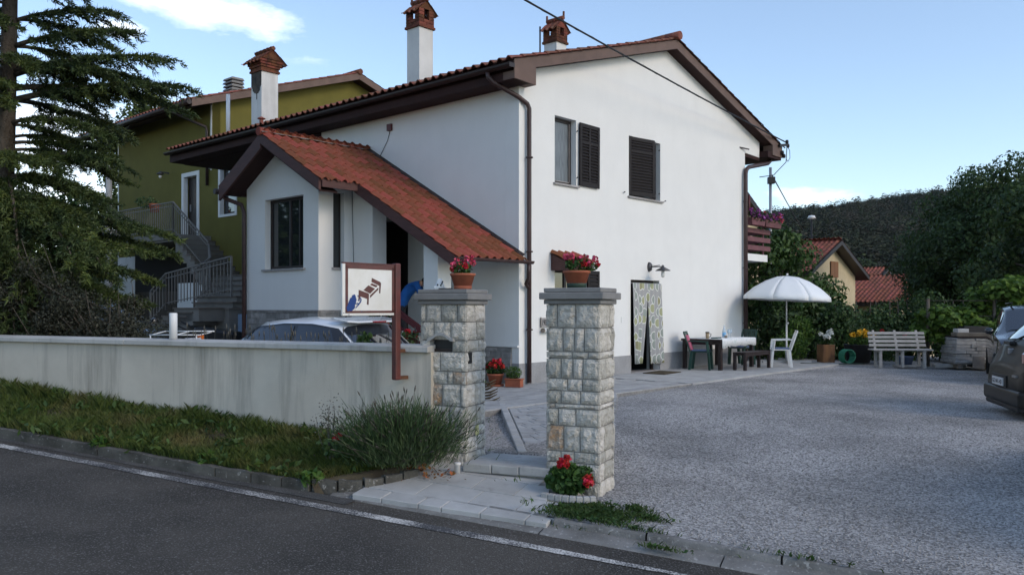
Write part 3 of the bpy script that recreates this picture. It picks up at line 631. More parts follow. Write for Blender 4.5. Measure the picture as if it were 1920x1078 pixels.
def pillar(name, a, n, label, rows, mailbox=False):
    W, D = 0.528, 0.43; zb = -0.30
    p = empty(name, stw(a, n), ST_ANG, label, 'pillar', 'stone gate pillars')   # origin: front right corner of the cap
    x1 = -0.046; x0 = x1 - W; y0 = 0.046; y1 = y0 + D
    zt = 1.46; ins = 0.022
    if not mailbox: B('core', M['joint'], p, x0 + ins, x1 - ins, y0 + ins, y1 - ins, zb, zt)
    else:                                                         # core with the letter slot left open
        B('core', M['joint'], p, x0 + ins, x1 - ins, y0 + 0.20, y1 - ins, zb, zt)
        B('core', M['joint'], p, x0 + ins, x1 - ins, y0 + ins, y0 + 0.198, zb, 0.99)
        B('core', M['joint'], p, x0 + ins, x1 - ins, y0 + ins, y0 + 0.198, 1.145, zt)
        B('core', M['joint'], p, x0 + ins, x0 + 0.14, y0 + ins, y0 + 0.198, 0.992, 1.143); B('core', M['joint'], p, x1 - 0.165, x1 - ins, y0 + ins, y0 + 0.198, 0.992, 1.143)
    rs = random.Random(hash(name) % 7 + len(rows)); seed = len(label)
    def place(u, z, w, h, face, m):
        nonlocal seed; seed += 1
        V, F = stone_mesh(w, h, 0.035, seed * 1.37)
        if face == 'front': mt = Matrix.Translation((x0 + u, y0 + 0.012, z))
        elif face == 'right': mt = Matrix.Translation((x1 - 0.012, y0 + u, z)) @ Matrix.Rotation(R(90), 4, 'Z')
        elif face == 'left': mt = Matrix.Translation((x0 + 0.012, y0 + D - u, z)) @ Matrix.Rotation(R(-90), 4, 'Z')
        else: mt = Matrix.Translation((x1 - u, y1 - 0.012, z)) @ Matrix.Rotation(R(180), 4, 'Z')
        mb = MB().add(V, F); o = mb.build('stone', m, p, mtx=mt); return o
    z = zt; g = 0.011
    for ri, (h, ws, rust) in enumerate(rows):
        z -= h; tot = sum(ws); u = 0.0
        if mailbox and ri == 2:
            place(0.0, z + g / 2, 0.11, h - g, 'front', M['stone']); place(W - 0.155, z + g / 2, 0.155, h - g, 'front', M['stone'])
        else:
            for i, w_ in enumerate(ws):
                w = w_ / tot * W; hs = [(z, h)]
                if w_ < 0: continue
                if h > 0.19 and rs.random() < 0.14 and w < 0.2: f = rs.uniform(.35, .65); hs = [(z, h * f), (z + h * f, h * (1 - f))]
                for (zz, hh) in hs:
                    place(u + g / 2, zz + g / 2, w - g, hh - g, 'front', M['stonerust'] if i in rust else M['stone'])
                u += w
        for face, L in (('right', D), ('left', D), ('back', W)):
            u = 0.0; cuts = sorted([rs.uniform(.3, .7) * L] + ([rs.uniform(.75, .85) * L] if rs.random() < .5 else [])) + [L]
            if h < 0.075: cuts = [L]
            for c in cuts:
                if c - u > 0.04: 
                    if mailbox and face == 'right' and ri == 3 and u == 0.0:      # small square hole beside the slot
                        place(0.0 + g / 2, z + g / 2, c - g, h * 0.42 - g, face, M['stone']); place(g / 2, z + h * .42 + g / 2, 0.06, h * .58 - g, face, M['stone'])
                        MB().box(x1 - 0.03, x1 - 0.012, y0 + 0.072, y0 + 0.145, z + h * .42, z + h - .005).build('post_hole', M['dark'], p)
                        if c - 0.15 > 0.03: place(0.152, z + h * .42 + g / 2, c - 0.152 - g / 2, h * .58 - g, face, M['stone'])
                    else: place(u + g / 2, z + g / 2, c - u - g, h - g, face, M['stone'])
                u = c
    for (i0, z0, z1) in ((0.033, 1.458, 1.500), (0.0, 1.502, 1.564), (0.033, 1.566, 1.606)):
        B('cap_slab', M['capstone'], p, -0.62 + i0, 0.0 - i0, i0, 0.52 - i0, z0, z1, bevel=0.006)
    return p, (x0, x1, y0, y1)
rowsR = [(.218, (60, 95, 125), ()), (.215, (88, 60, 48, 82), ()), (.062, (150, 90, 70), ()), (.184, (80, 62, 52, 90), ()), (.11, (110, 75, 90), ()), (.118, (78, 98, 100), ()), (.045, (40, 200), (0,)),
         (.155, (65, 90, 125), ()), (.233, (90, 80, 100), (0,)), (.10, (70, 60, 120), ()), (.16, (90, 110, 70), ()), (.16, (80, 120, 90), ())]
rowsL = [(.175, (25, 65, 70, 40), ()), (.18, (60, 72, 68), ()), (.115, (40, 100, 60), ()), (.19, (85, 110), ()), (.125, (42, 75, 22, 58), (3,)), (.215, (90, 75, 25), (0,)), (.20, (40, 85, 75), ()), (.10, (70, 60, 50, 60), ()), (.15, (90, 90), ()), (.16, (80, 100), ()), (.15, (100, 80), ())]
pR, _ = pillar('stone_pillar', 1.39, -0.07, 'rough stone gate pillar with geraniums at its foot and green based pot on top', rowsR)
pL, (mx0, mx1, my0, my1) = pillar('stone_pillar', 0.0, 0.0, 'rough stone gate pillar with arched letter slot beside the low wall', rowsL, mailbox=True)
def mailbox():
    # arched hood, slot flap
    cx = mx0 + 0.25; zb = 0.992; pts = [(-0.145, 0.105), (-0.115, 0.108), (-0.085, 0.128), (-0.045, 0.152), (0, 0.160), (0.045, 0.152), (0.085, 0.128), (0.115, 0.108), (0.145, 0.105)]
    mb = MB(); th = 0.028
    for i in range(len(pts) - 1):
        (xa, za), (xb, zb2) = pts[i], pts[i + 1]
        mb.add([(cx + xa, my0 - 0.03, zb + za), (cx + xb, my0 - 0.03, zb + zb2), (cx + xb, my0 - 0.03, zb + zb2 + th), (cx + xa, my0 - 0.03, zb + za + th),
                (cx + xa, my0 + 0.03, zb + za), (cx + xb, my0 + 0.03, zb + zb2), (cx + xb, my0 + 0.03, zb + zb2 + th), (cx + xa, my0 + 0.03, zb + za + th)],
               [(0, 1, 2, 3), (7, 6, 5, 4), (3, 2, 6, 7), (4, 5, 1, 0)] + ([(0, 3, 7, 4)] if i == 0 else []) + ([(1, 5, 6, 2)] if i == len(pts) - 2 else []), False)
    mb.build('letter_slot_hood', M['concrete'], pL)
    MB().prism([(cx - 0.108, my0 + 0.05, zb - .005), (cx + 0.108, my0 + 0.05, zb - .005), (cx + 0.108, my0 + 0.05, zb + .10), (cx + 0.05, my0 + .05, zb + .145), (cx - 0.05, my0 + .05, zb + .145), (cx - .108, my0 + .05, zb + .10)], (0, 0.02, 0)).build('letter_flap', M['black'], pL)
    B('letter_flap', M['frame'], pL, cx - 0.10, cx + 0.10, my0 + 0.030, my0 + 0.048, zb - .004, zb + .028)
    # small pale sticker with dark marks low on the right face
    st = B('sticker', M['yellowstick'], pL, mx1 + 0.012, mx1 + 0.016, my0 + 0.17, my0 + 0.235, 0.165, 0.265)
    for dz, dy in ((.06, .012), (.045, .03), (.07, .038)): B('sticker_mark', M['ink'], st, mx1 + 0.016, mx1 + 0.0175, my0 + .17 + dy, my0 + .17 + dy + .014, .165 + dz - .014, .165 + dz)
mailbox()
def little_pipe():
    o = MB().lathe([(.001, 0), (.028, 0), (.028, .075), (.034, .078), (.034, .095), (.026, .10), (.001, .10)], 12).build('pipe_stub', M['whitemetal']); o.location = stw(-0.03, -0.16, pave_z(-0.03, -0.16)); tag(o, 'short white pipe stub at the foot of the letter slot pillar', 'pipe')
little_pipe()

def bed_sign():
    ang = math.atan2(0.766, 0.643)
    base = Vector((-1.14, 8.27, 0.0))
    s = empty('guesthouse_sign', base, ang, 'brown framed white sign with a bed symbol and blue spray paint', 'sign')
    # local x runs from the post backwards (-x = towards the road); y = normal away from viewer side
    z0, z1 = 1.375, 1.845
    MB().box(-0.034, 0.034, -0.034, 0.034, 0.715, 1.86).build('post', M['signpost'], s, 0.012, seg=2)
    W = 0.64
    B('sign_board', M['signwhite'], s, -W - 0.034, -0.036, -0.012, 0.012, z0 - 0.025, z1 - 0.01, bevel=0.004)
    yf = -0.0155
    fr = [(-W, z0), (-0.06, z0), (-0.06, z1 - .03), (-W, z1 - .03)]
    for (xa, xb, za, zb) in ((-W, -0.04, z0, z0 + .022), (-W, -0.04, z1 - .055, z1 - .012), (-W, -W + .030, z0, z1 - .03), (-0.068, -0.04, z0 + .0, z1 - .03)):
        B('frame_band', M['signbrown'], s, xa, xb, yf + .0005, -0.0121, za, zb)
    MB().box(-W - 0.03, -0.02, -0.016, 0.016, z1 - .011, z1 + .004).build('top_cap', M['signbrown'], s, 0.004)
    # pictogram: measured on the white field, u to the right 0..1, v up 0..1
    fx0, fx1, fz0, fz1 = -W + .032, -0.070, z0 + .024, z1 - .057
    def poly(pts, m, name, lift):
        V = [(fx0 + (fx1 - fx0) * u, -0.0121 - lift, fz0 + (fz1 - fz0) * v) for u, v in pts]; V2 = [(x, y - 0.0012, z) for x, y, z in V]; n = len(V)
        MB().add(V2 + V, [tuple(range(n))] + [(i, n + i, n + (i + 1) % n, (i + 1) % n) for i in range(n)]).build(name, m, s)
    def px(*p): return [((x - 180) / 665.0, 1 - (y - 165 - (x - 180) * 0.05) / 655.0) for x, y in p]
    poly(px((335, 500), (480, 560), (490, 575), (484, 745), (458, 738), (462, 650), (362, 607), (345, 680), (330, 676)), M['signbrown'], 'bed_symbol', .0)
    poly(px((533, 315), (665, 385), (676, 405), (664, 568), (645, 565), (648, 445), (527, 378)), M['signbrown'], 'bed_symbol', .0)
    poly(px((482, 432), (583, 490), (507, 567), (405, 508)), M['signbrown'], 'bed_symbol', .0)
    poly(px((530, 400), (622, 440), (600, 470), (508, 426)), M['signbrown'], 'bed_symbol', .0)
    poly(px((634, 470), (634, 505), (505, 637), (505, 595)), M['signbrown'], 'bed_symbol', .0)
    # blue spray: irregular blotch and a thin run
    rs = random.Random(4); pts = []
    for k in range(26):
        a = 2 * math.pi * k / 26; r = 1 + 0.16 * rs.uniform(-1, 1); x = 232 + 62 * r * math.cos(a) + 34 * math.sin(a); y = 710 - 125 * r * math.sin(a); pts.append((x, y))
    poly(px(*pts[::-1])[::-1], M['spray'], 'spray_paint', .004)
    for k in range(34):
        x, y, r = 232 + rs.gauss(0, 62), 705 + rs.gauss(0, 85), rs.uniform(4, 11)
        poly(px(*[(x + r * math.cos(t), y - r * math.sin(t)) for t in (0, 1.05, 2.1, 3.14, 4.2, 5.25)]), M['spray'], 'spray_speck', .0042 + k * 1e-5)
    run = [(300, 700), (330, 712), (352, 690), (360, 655), (350, 625), (366, 628), (376, 660), (365, 700), (330, 745), (290, 790), (284, 778), (320, 735)]
    poly(px(*run), M['spray'], 'spray_paint', .0036)
    for z in (1.0, 0.735):
        MB().bar((0.02, 0, z), (0.13, -0.02, z), 0.035, 0.035).build('bracket', M['rust'], s)
bed_sign()
# ================================================================== HOUSES
def zu(s): return 5.80 + 0.297 * (s if s < 5.15 else 10.3 - s)             # underside of the main roof
def wall_sheet(name, m, parent, frame, u0, u1, z0, z1, holes, t, gable=None):
    """wall lying along frame x, outer face at y=0 (towards -y), real openings with reveals; gable = extra polygon (u,z) above"""
    us = sorted({u0, u1, *[h[0] for h in holes], *[h[1] for h in holes]}); zs = sorted({z0, z1, *[h[2] for h in holes], *[h[3] for h in holes]})
    mb = MB()
    def inh(u, z): return any(h[0] < u < h[1] and h[2] < z < h[3] for h in holes)
    for i in range(len(us) - 1):
        for j in range(len(zs) - 1):
            a, b, c, d = us[i], us[i + 1], zs[j], zs[j + 1]
            if inh((a + b) / 2, (c + d) / 2): continue
            mb.add([(a, 0, c), (b, 0, c), (b, 0, d), (a, 0, d)], [(0, 1, 2, 3)]); mb.add([(a, t, c), (b, t, c), (b, t, d), (a, t, d)], [(3, 2, 1, 0)])
    for (a, b, c, d) in holes:
        mb.add([(a, 0, c), (b, 0, c), (b, 0, d), (a, 0, d), (a, t, c), (b, t, c), (b, t, d), (a, t, d)], [(0, 4, 5, 1), (1, 5, 6, 2), (2, 6, 7, 3), (3, 7, 4, 0)])
    mb.add([(u0, 0, z0), (u0, t, z0), (u0, t, z1), (u0, 0, z1)], [(3, 2, 1, 0)]); mb.add([(u1, 0, z0), (u1, t, z0), (u1, t, z1), (u1, 0, z1)], [(0, 1, 2, 3)])
    if gable:
        n = len(gable); mb.add([(u, 0, z) for u, z in gable], [tuple(range(n))]); mb.add([(u, t, z) for u, z in gable], [tuple(range(n))[::-1]])
        for i in range(n): p, q = gable[i], gable[(i + 1) % n]; mb.add([(p[0], 0, p[1]), (q[0], 0, q[1]), (q[0], t, q[1]), (p[0], t, p[1])], [(3, 2, 1, 0)])
    return mb.build(name, m, parent, mtx=frame)

def tile_mesh(name, w, L, m):
    prof = [(-0.50, 0.006), (-0.40, 0.0), (-0.30, 0.02), (-0.19, 0.048), (-0.05, 0.062), (0.09, 0.048), (0.20, 0.02), (0.30, 0.0), (0.50, 0.006)]
    mb = MB(); k = len(prof); V = []
    for (y, lift) in ((0, 0.022), (L, 0.0)):
        for x, z in prof: V.append((x * w, y, z * w / 0.22 + lift))
    for x, z in prof: V.append((x * w, 0.002, z * w / 0.22 + 0.004))
    F = [(i, i + 1, k + i + 1, k + i) for i in range(k - 1)]
    mb.add(V, F, True); mb.add([V[i] for i in range(k)] + [V[2 * k + i] for i in range(k)], [(k + i, k + i + 1, i + 1, i) for i in range(k - 1)], False)
    return mb.mesh(name, m)
def tile_field(parent, me, origin, xd, ud, cols, rows, w, expo, name='roof_tile', skip=None, jit=0.006):
    xd, ud = Vector(xd).normalized(), Vector(ud).normalized(); nd = xd.cross(ud).normalized(); out = []
    for r in range(rows):
        for c in range(cols):
            if skip and skip(r, c): continue
            p = Vector(origin) + xd * ((c + .5) * w + random.uniform(-1, 1) * jit * .5) + ud * (r * expo + random.uniform(-1, 1) * jit) + nd * random.uniform(0, .004)
            m = Matrix((xd, ud, nd)).transposed().to_4x4() @ Matrix.Rotation(random.uniform(-.02, .02), 4, 'Z'); m.translation = p
            out.append(mesh_obj(name, me, parent, m))
    return out
def tile_mass(name, parent, me, origin, xd, ud, cols, rows, w, expo, m, skip=None):
    xd, ud = Vector(xd).normalized(), Vector(ud).normalized(); nd = xd.cross(ud).normalized()
    v0 = np.array([v.co[:] for v in me.vertices]); f0 = np.array([list(p.vertices) for p in me.polygons]); A = np.array([xd, ud, nd]); base = v0 @ A
    P = [np.array(origin) + np.array(xd) * ((c + .5) * w) + np.array(ud) * (r * expo) + np.array(nd) * random.uniform(0, .005) for r in range(rows) for c in range(cols) if not (skip and skip(r, c))]
    V = np.concatenate([base + p for p in P]); F = np.concatenate([f0 + i * len(v0) for i in range(len(P))])
    o = np_mesh(name, V, F, m, parent, smooth=False); o['kind'] = 'stuff'; return o

def shutter(parent, s0, s1, z0, z1, y, th=0.035, ang=0.0, hinge=None, midx=True, rows=(0.27,), slat_me={}, skew=0.0):
    """louvred leaf in the wall plane: frame with slats as pieces of their own"""
    W, H = s1 - s0, z1 - z0; mb = MB(); st = 0.075
    mb.box(0, st, 0, th, 0, H); mb.box(W - st, W, 0, th, 0, H); mb.box(st, W - st, 0.001, th - .001, 0, .10); mb.box(st, W - st, .001, th - .001, H - .08, H)
    zs = [0.10]
    for f in rows: zm = H * (1 - f); mb.box(st, W - st, .001, th - .001, zm - .035, zm + .035); zs += [zm - .035, zm + .035]
    zs.append(H - .08); cells = [(st, W - st)]
    if midx: mb.box(W / 2 - .03, W / 2 + .03, .002, th - .002, .10, H - .08); cells = [(st, W / 2 - .03), (W / 2 + .03, W - st)]
    mt = Matrix.Translation((s0, y, z0)) if hinge != 'right' else Matrix.Translation((s0, y, z0))
    mt = mt @ Matrix.Rotation(ang, 4, 'Z') @ Matrix.Rotation(skew, 4, 'Y')
    o = mb.build('shutter', M['shutter'], parent, 0.004, mtx=mt)
    B('shutter_back', M['frame'], o, st - .01, W - st + .01, th - .008, th - .003, .05, H - .04)
    for ca, cb in cells:
        key = round(cb - ca, 3)
        if key not in slat_me: slat_me[key] = MB().add([(0, -.006, -.026), (cb - ca, -.006, -.026), (cb - ca, .026, .022), (0, .026, .022), (0, 0, -.030), (cb - ca, 0, -.030), (cb - ca, .030, .016), (0, .030, .016)], [(0, 1, 2, 3), (7, 6, 5, 4), (0, 4, 5, 1), (2, 6, 7, 3)]).mesh('slat', M['shutter'])
        for zi in range(0, len(zs), 2):
            n = int((zs[zi + 1] - zs[zi]) / 0.062)
            for i in range(n): mesh_obj('slat', slat_me[key], o, Matrix.Translation((ca, 0.001, zs[zi] + (i + .6) * (zs[zi + 1] - zs[zi]) / n)))
    return o

def chimney(parent, cx, cy, zb, w, zshaft, zb1, zridge, name='chimney', holes=True, base=True, soot=False):
    o = B(name, M['chimwhite'], parent, cx - w / 2, cx + w / 2, cy - w / 2, cy + w / 2, zb, zshaft)
    h = w / 2
    if soot:
        for i in range(14):
            a, b = cy - h + w * i / 14, cy - h + w * (i + 1) / 14; B('soot_stain', M['soot'], o, cx - h - .004 - .0002 * i, cx - h - .001, a, b + .001, zshaft - .30 - .45 * (1 - abs(i - 6) / 8) * random.uniform(.6, 1.1), zshaft)
    bw = h + 0.02; n = max(4, int((zb1 - zshaft) / 0.062)); rh = (zb1 - zshaft) / n
    MB().box(cx - bw - .02, cx + bw + .02, cy - bw - .02, cy + bw + .02, zshaft + .001, zshaft + 0.055).build('brick_course', M['brick'], o)
    if base: MB().box(cx - h - .04, cx + h + .04, cy - h - .04, cy + h + .04, zb + 0.22, zb + 0.28).build('brick_course', M['brick'], o)
    # bricks laid round the open hood; gaps in the middle rows are the smoke holes
    per = []
    for i in range(1, n):
        z0 = zshaft + .055 + (zb1 - zshaft - .055) * (i - 1) / (n - 1); z1 = zshaft + .055 + (zb1 - zshaft - .055) * i / (n - 1) - .008
        hole = holes and (0.25 < (i - .5) / n < 0.78)
        ex = 0.0 if holes else 0.028 * max(0, i - 1)
        for side in range(4):
            L = 2 * (bw + ex); cuts = ((0, .34), (.66, 1.0)) if hole else (((0, .5), (.5, 1)) if i % 2 else ((0, .3), (.3, .72), (.72, 1)))
            for (f0, f1) in cuts:
                a, b = -L / 2 + L * f0 + .004, -L / 2 + L * f1 - .004; d0 = bw + ex - .09
                if side == 0: bx = (a, b, -(bw + ex), -d0)
                elif side == 1: bx = (a, b, d0, bw + ex)
                elif side == 2: bx = (-(bw + ex) + random.uniform(0, .006), -d0, max(a, -d0 + .001), min(b, d0 - .001))
                else: bx = (d0, bw + ex - random.uniform(0, .006), max(a, -d0 + .001), min(b, d0 - .001))
                per.append((cx + bx[0], cx + bx[1], cy + bx[2], cy + bx[3], z0, z1))
    for p in per: B('brick', M['brick'], o, *p)
    B('hood_core', M['soot'], o, cx - .05, cx + .05, cy - bw + .10, cy + bw - .10, zshaft + .06, zb1) if not holes else None
    ex = 0.03 * n if not holes else 0.0; rw = bw + (0.13 if holes else 0.028 * n + 0.05); gy = bw + (0.05 if holes else 0.028 * n + 0.02)
    MB().prism([(cx - bw - ex * .6, cy - gy + .06, zb1 + .002), (cx + bw + ex * .6, cy - gy + .06, zb1 + .002), (cx, cy - gy + .06, zridge - .06)], (0, 2 * gy - .12, 0)).build('hood_gable', M['brick'], o)
    sl = (zridge - .03 - zb1 + .06) / rw; me = tile_mesh('hood_tile', 0.17, 0.30, M['tileold'])
    for sg in (-1, 1):
        ud = Vector((-sg, 0, sl)).normalized(); xd = Vector((0, -sg, 0)) * 1; rowlen = math.hypot(rw, rw * sl)
        nr = max(2, round(rowlen / .22)); nc = max(2, round(2 * gy / .17))
        tile_field(o, me, (cx + sg * rw, cy + sg * nc * .085, zb1 - .06), xd, ud, nc, nr, .17, rowlen / nr * .95, 'hood_tile')
    MB().tube([(cx, cy - gy, zridge - .01), (cx, cy + gy, zridge - .01)], .055, 8).build('ridge_cap', M['tileold'], o)
    if holes:
        for e in (-1, 1): MB().box(cx - .018, cx + .018, cy + e * gy - .02, cy + e * gy + .02, zridge + .02, zridge + .14).build('ridge_finial', M['tileold'], o)
    return o

def white_house():
    H = empty('white_house', (C0.x, C0.y, 0), G_ANG, 'white rendered house with brown eaves and tiled gable porch', 'house')
    I = Matrix.Identity(4); LF = Matrix.Rotation(R(90), 4, 'Z') @ Matrix.Scale(-1, 4, (1, 0, 0)) if False else None
    # gable wall (outer face q=0, looks to -q)
    holesG = [(1.05, 1.73, 3.85, 5.16), (3.60, 4.87, 3.84, 5.15), (1.05, 2.05, 1.25, 2.18), (3.67, 4.83, 0.0, 2.03)]
    g = wall_sheet('gable_wall', M['plaster'], H, I, 0.0, 9.05, 0.0, 5.52, holesG, 0.34, [(0, 5.52), (9.05, 5.52), (9.9, 5.50), (9.9, zu(9.9) - .004), (5.15, zu(5.15) - .004), (0, zu(0) - .004)])
    for (a, b) in ((0.13, 3.67), (4.83, 9.04)): B('plinth', M['plinth'], H, a, b, -0.014, -0.0005, -0.12, 0.388)
    B('plinth', M['plinth'], H, -0.014, 0.128, -0.014, -.0005, -0.12, 0.388); B('plinth', M['plinth'], H, -0.014, -.0005, 0.0, 0.16, -.12, .388)
    # long wall (outer face s=0): frame x runs along -q so that -y looks to -s
    FL = Matrix(((0, 1, 0, 0), (-1, 0, 0, 6.16), (0, 0, 1, 0), (0, 0, 0, 1)))       # local (x,y,z)->(s=y, q=6.16-x)
    def lq(q0, q1, z0, z1): return (6.16 - q1, 6.16 - q0, z0, z1)
    wall_sheet('long_wall', M['plaster'], H, FL, 0, 6.16 - 0.341, -0.1, 5.51, [lq(3.10, 4.25, 0.86, 3.3)], 0.34)
    # other walls
    B('side_wall', M['plaster'], H, 8.71, 9.05, 0.3405, 12.4, -0.5, 5.5); B('rear_wall', M['plaster'], H, 2.6, 8.7, 12.1, 12.4, -0.5, 7.0)
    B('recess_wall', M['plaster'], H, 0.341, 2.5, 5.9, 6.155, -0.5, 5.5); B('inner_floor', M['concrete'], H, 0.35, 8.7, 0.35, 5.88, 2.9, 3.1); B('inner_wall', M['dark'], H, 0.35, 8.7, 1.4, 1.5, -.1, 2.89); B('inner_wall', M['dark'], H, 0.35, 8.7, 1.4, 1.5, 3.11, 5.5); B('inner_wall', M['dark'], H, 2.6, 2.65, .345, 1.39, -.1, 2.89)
    # roof: slab with soffit underside, tiles on top
    mb = MB(); t = 0.19
    mb.prism([(-0.43, -0.25, zu(-.43)), (5.15, -0.25, zu(5.15)), (10.74, -0.25, zu(10.74)), (10.74, -0.25, zu(10.74) + t), (5.15, -0.25, zu(5.15) + t), (-0.43, -0.25, zu(-.43) + t)], (0, 13.05, 0))
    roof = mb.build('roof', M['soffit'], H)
    for e, (sa, sb) in enumerate(((-0.43, 5.15), (5.15, 10.74))):
        MB().prism([(sa, -0.275, zu(sa) - .004), (sb, -0.275, zu(sb) - .004), (sb, -0.275, zu(sb) + t + .012), (sa, -0.275, zu(sa) + t + .012)], (0, 0.022, 0)).build('fascia_board', M['fascia'], H)
    # boxed eaves: flat soffit along both long sides, returned on the gable
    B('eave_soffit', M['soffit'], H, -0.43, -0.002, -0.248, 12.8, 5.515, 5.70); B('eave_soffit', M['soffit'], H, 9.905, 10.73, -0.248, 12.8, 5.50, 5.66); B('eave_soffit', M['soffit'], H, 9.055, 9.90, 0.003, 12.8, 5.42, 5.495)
    MB().prism([(-0.435, -0.28, 5.53), (0.16, -0.28, 5.51), (0.16, -0.28, zu(.16) - .006), (-0.435, -0.28, zu(-.435) + .0)], (0, 0.275, 0)).build('eave_box', M['fascia'], H)
    MB().prism([(10.13, -0.28, 5.57), (10.745, -0.28, 5.57), (10.745, -0.28, zu(10.745)), (10.13, -0.28, zu(10.13) - .006)], (0, 0.275, 0)).build('eave_box', M['fascia'], H)
    B('recess_soffit', M['soffit'], H, -0.0, 2.55, 6.17, 12.8, 5.50, 5.70)
    # tiles
    tm = tile_mesh('roof_tile', 0.22, 0.42, M['tileold']); sl = Vector((1, 0, 0.297)).normalized(); xdl = (0, -1, 0); zt = zu(-.43) + t + 0.004
    nc = 60; w = 13.2 / nc
    tile_field(roof, tm, (-0.50, 12.88, zt - .02), xdl, sl, nc, 1, w, .35)
    tile_field(roof, tm, (-0.50 + sl.x * .345, -0.33 + w, zt - .02 + sl.z * .345), xdl, sl, 1, 16, w, .352)
    tile_mass('roof_tiles', roof, tm, (-0.50 + sl.x * .345, 12.88, zt - .02 + sl.z * .345), xdl, sl, nc - 1, 16, w, .352, M['tileold'])
    sr = Vector((-1, 0, 0.297)).normalized(); tile_field(roof, tm, (10.82, -0.33, zt - .025), (0, 1, 0), sr, 1, 17, w, .350)
    tile_mass('roof_tiles', roof, tm, (10.82, -0.33 + w, zt - .025), (0, 1, 0), sr, nc - 1, 17, w, .350, M['tileold'])
    q = -0.36
    while q < 12.8: MB().tube([(5.15, q, 7.615), (5.15, q + .40, 7.63)], [.098, .085], 10).build('ridge_tile', M['tileold'], roof); q += .37
    # gutters and downpipes
    mb = MB(); prof = []
    for k in range(9): a = math.pi + math.pi * k / 8; prof.append((-0.525 + .075 * math.cos(a), 5.775 + .075 * math.sin(a)))
    outer = prof + [(-0.525 + .066 * math.cos(math.pi + math.pi * k / 8), 5.779 + .066 * math.sin(math.pi + math.pi * k / 8)) for k in range(8, -1, -1)]
    mb.prism([(s, -0.30, z) for s, z in outer], (0, 13.15, 0)).build('gutter', M['gutter'], H)
    B('gutter_end', M['gutter'], H, -0.595, -0.455, -0.302, -0.296, 5.70, 5.78)
    MB().tube([(-.525, .30, 5.72), (-.525, .28, 5.62), (-.46, .22, 5.53), (-.02, -.02, 5.30), (.16, -.07, 5.20), (.205, -.075, 5.12), (.205, -.075, 3.0), (.205, -.075, 0.02)], .043, 12).build('downpipe', M['pipe'], H)
    MB().tube([(10.45, -.07, 5.56), (10.40, -.07, 5.46), (10.25, -.08, 5.38), (9.12, -.08, 5.14), (8.97, -.085, 5.06), (8.92, -.085, 4.94), (8.92, -.085, 0.02)], .055, 12).build('downpipe', M['pipe'], H)
    for z in (1.0, 2.45, 4.2): 
        for s in (.205, 8.92): MB().lathe([(.062, 0), (.066, .0), (.066, .025), (.062, .025)], 12, (s, -.08, z)).build('pipe_clip', M['pipe'], H)
    # upper windows
    def window(s0, s1, z0, z1, rec=.13, glass='glass', mull=None, f=.07):
        fr = MB(); fr.box(s0, s0 + f, rec, rec + .06, z0, z1).box(s1 - f, s1, rec, rec + .06, z0, z1).box(s0 + f, s1 - f, rec + .001, rec + .059, z0, z0 + f).box(s0 + f, s1 - f, rec + .001, rec + .059, z1 - f, z1)
        if mull: fr.box(mull - .035, mull + .035, rec + .001, rec + .059, z0 + f, z1 - f)
        o = fr.build('window_frame', M['frame'], H, .004); B('pane', M[glass], o, s0 + f, s1 - f, rec + .025, rec + .035, z0 + f, z1 - f); return o
    wA = window(1.05, 1.73, 3.85, 5.16); B('window_sill', M['sill'], H, 1.00, 1.80, -.05, .125, 3.81, 3.848, bevel=.004)
    B('sash_bead', M['sill'], wA, 1.115, 1.13, .125, .129, 3.92, 5.09); B('sash_bead', M['sill'], wA, 1.655, 1.667, .125, .129, 3.92, 5.09); B('sash_bead', M['sill'], wA, 1.13, 1.655, .125, .129, 3.915, 3.93)
    mb = MB(); V = []; n = 40                                                  # net curtain in folds behind the pane
    for i in range(n + 1): V += [(1.12 + .30 * i / n, .158 + .006 * math.sin(i * 1.3), 3.92), (1.12 + .30 * i / n, .158 + .006 * math.sin(i * 1.3 + .3), 5.10)]
    bpy.data.objects  # curtain stands just inside
    wA.children[0].data.materials[0] = M['net']
    window(3.60, 4.87, 3.84, 5.15); B('window_sill', M['sill'], H, 3.55, 4.95, -.05, .125, 3.80, 3.838, bevel=.004)
    window(1.05, 2.05, 1.25, 2.18, rec=.10, mull=1.5)
    shutter(H, 1.78, 2.45, 3.87, 5.13, -.062, rows=(.30,), skew=R(.5))
    shutter(H, 3.605, 4.44, 3.865, 5.14, -.005, ang=R(-9), midx=False, rows=(.24,))
    shutter(H, 4.45, 4.66, 3.865, 5.14, -.115, ang=R(24), midx=False, rows=(.24,))
    shutter(H, 2.06, 2.46, 1.25, 2.17, -.055, midx=False, rows=(.3,))
    for (s, z) in ((1.76, 4.95), (1.76, 4.02), (4.80, 4.98), (4.80, 4.0), (3.42, 3.90), (5.06, 3.86)): MB().bar((s, -.002, z), (s - .05, -.06, z), .015, .02).build('shutter_hook', M['black'], H)
    MB().bar((8.75, -.002, 5.62), (9.08, -.10, 5.60), .025, .03).build('wall_hook', M['gutter'], H)
    # little tiled canopy over the lower window
    cn = MB().prism([(.93, -.004, 2.14), (.93, -.004, 2.46), (.93, -.46, 2.27), (.93, -.46, 2.14)], (.74, 0, 0)).build('window_canopy', M['porchwood'], H)
    tm2 = tile_mesh('canopy_tile', .20, .36, M['tile']); ud = Vector((0, 1, .42)).normalized(); tile_field(cn, tm2, (.88, -.53, 2.26), (1, 0, 0), ud, 4, 2, .21, .27, 'canopy_tile')
    # doorway
    B('door_frame', M['frame'], H, 3.672, 3.74, .16, .22, .0, 2.028); B('door_frame', M['frame'], H, 4.76, 4.828, .16, .22, 0, 2.028); B('door_frame', M['frame'], H, 3.74, 4.76, .16, .22, 1.96, 2.028)
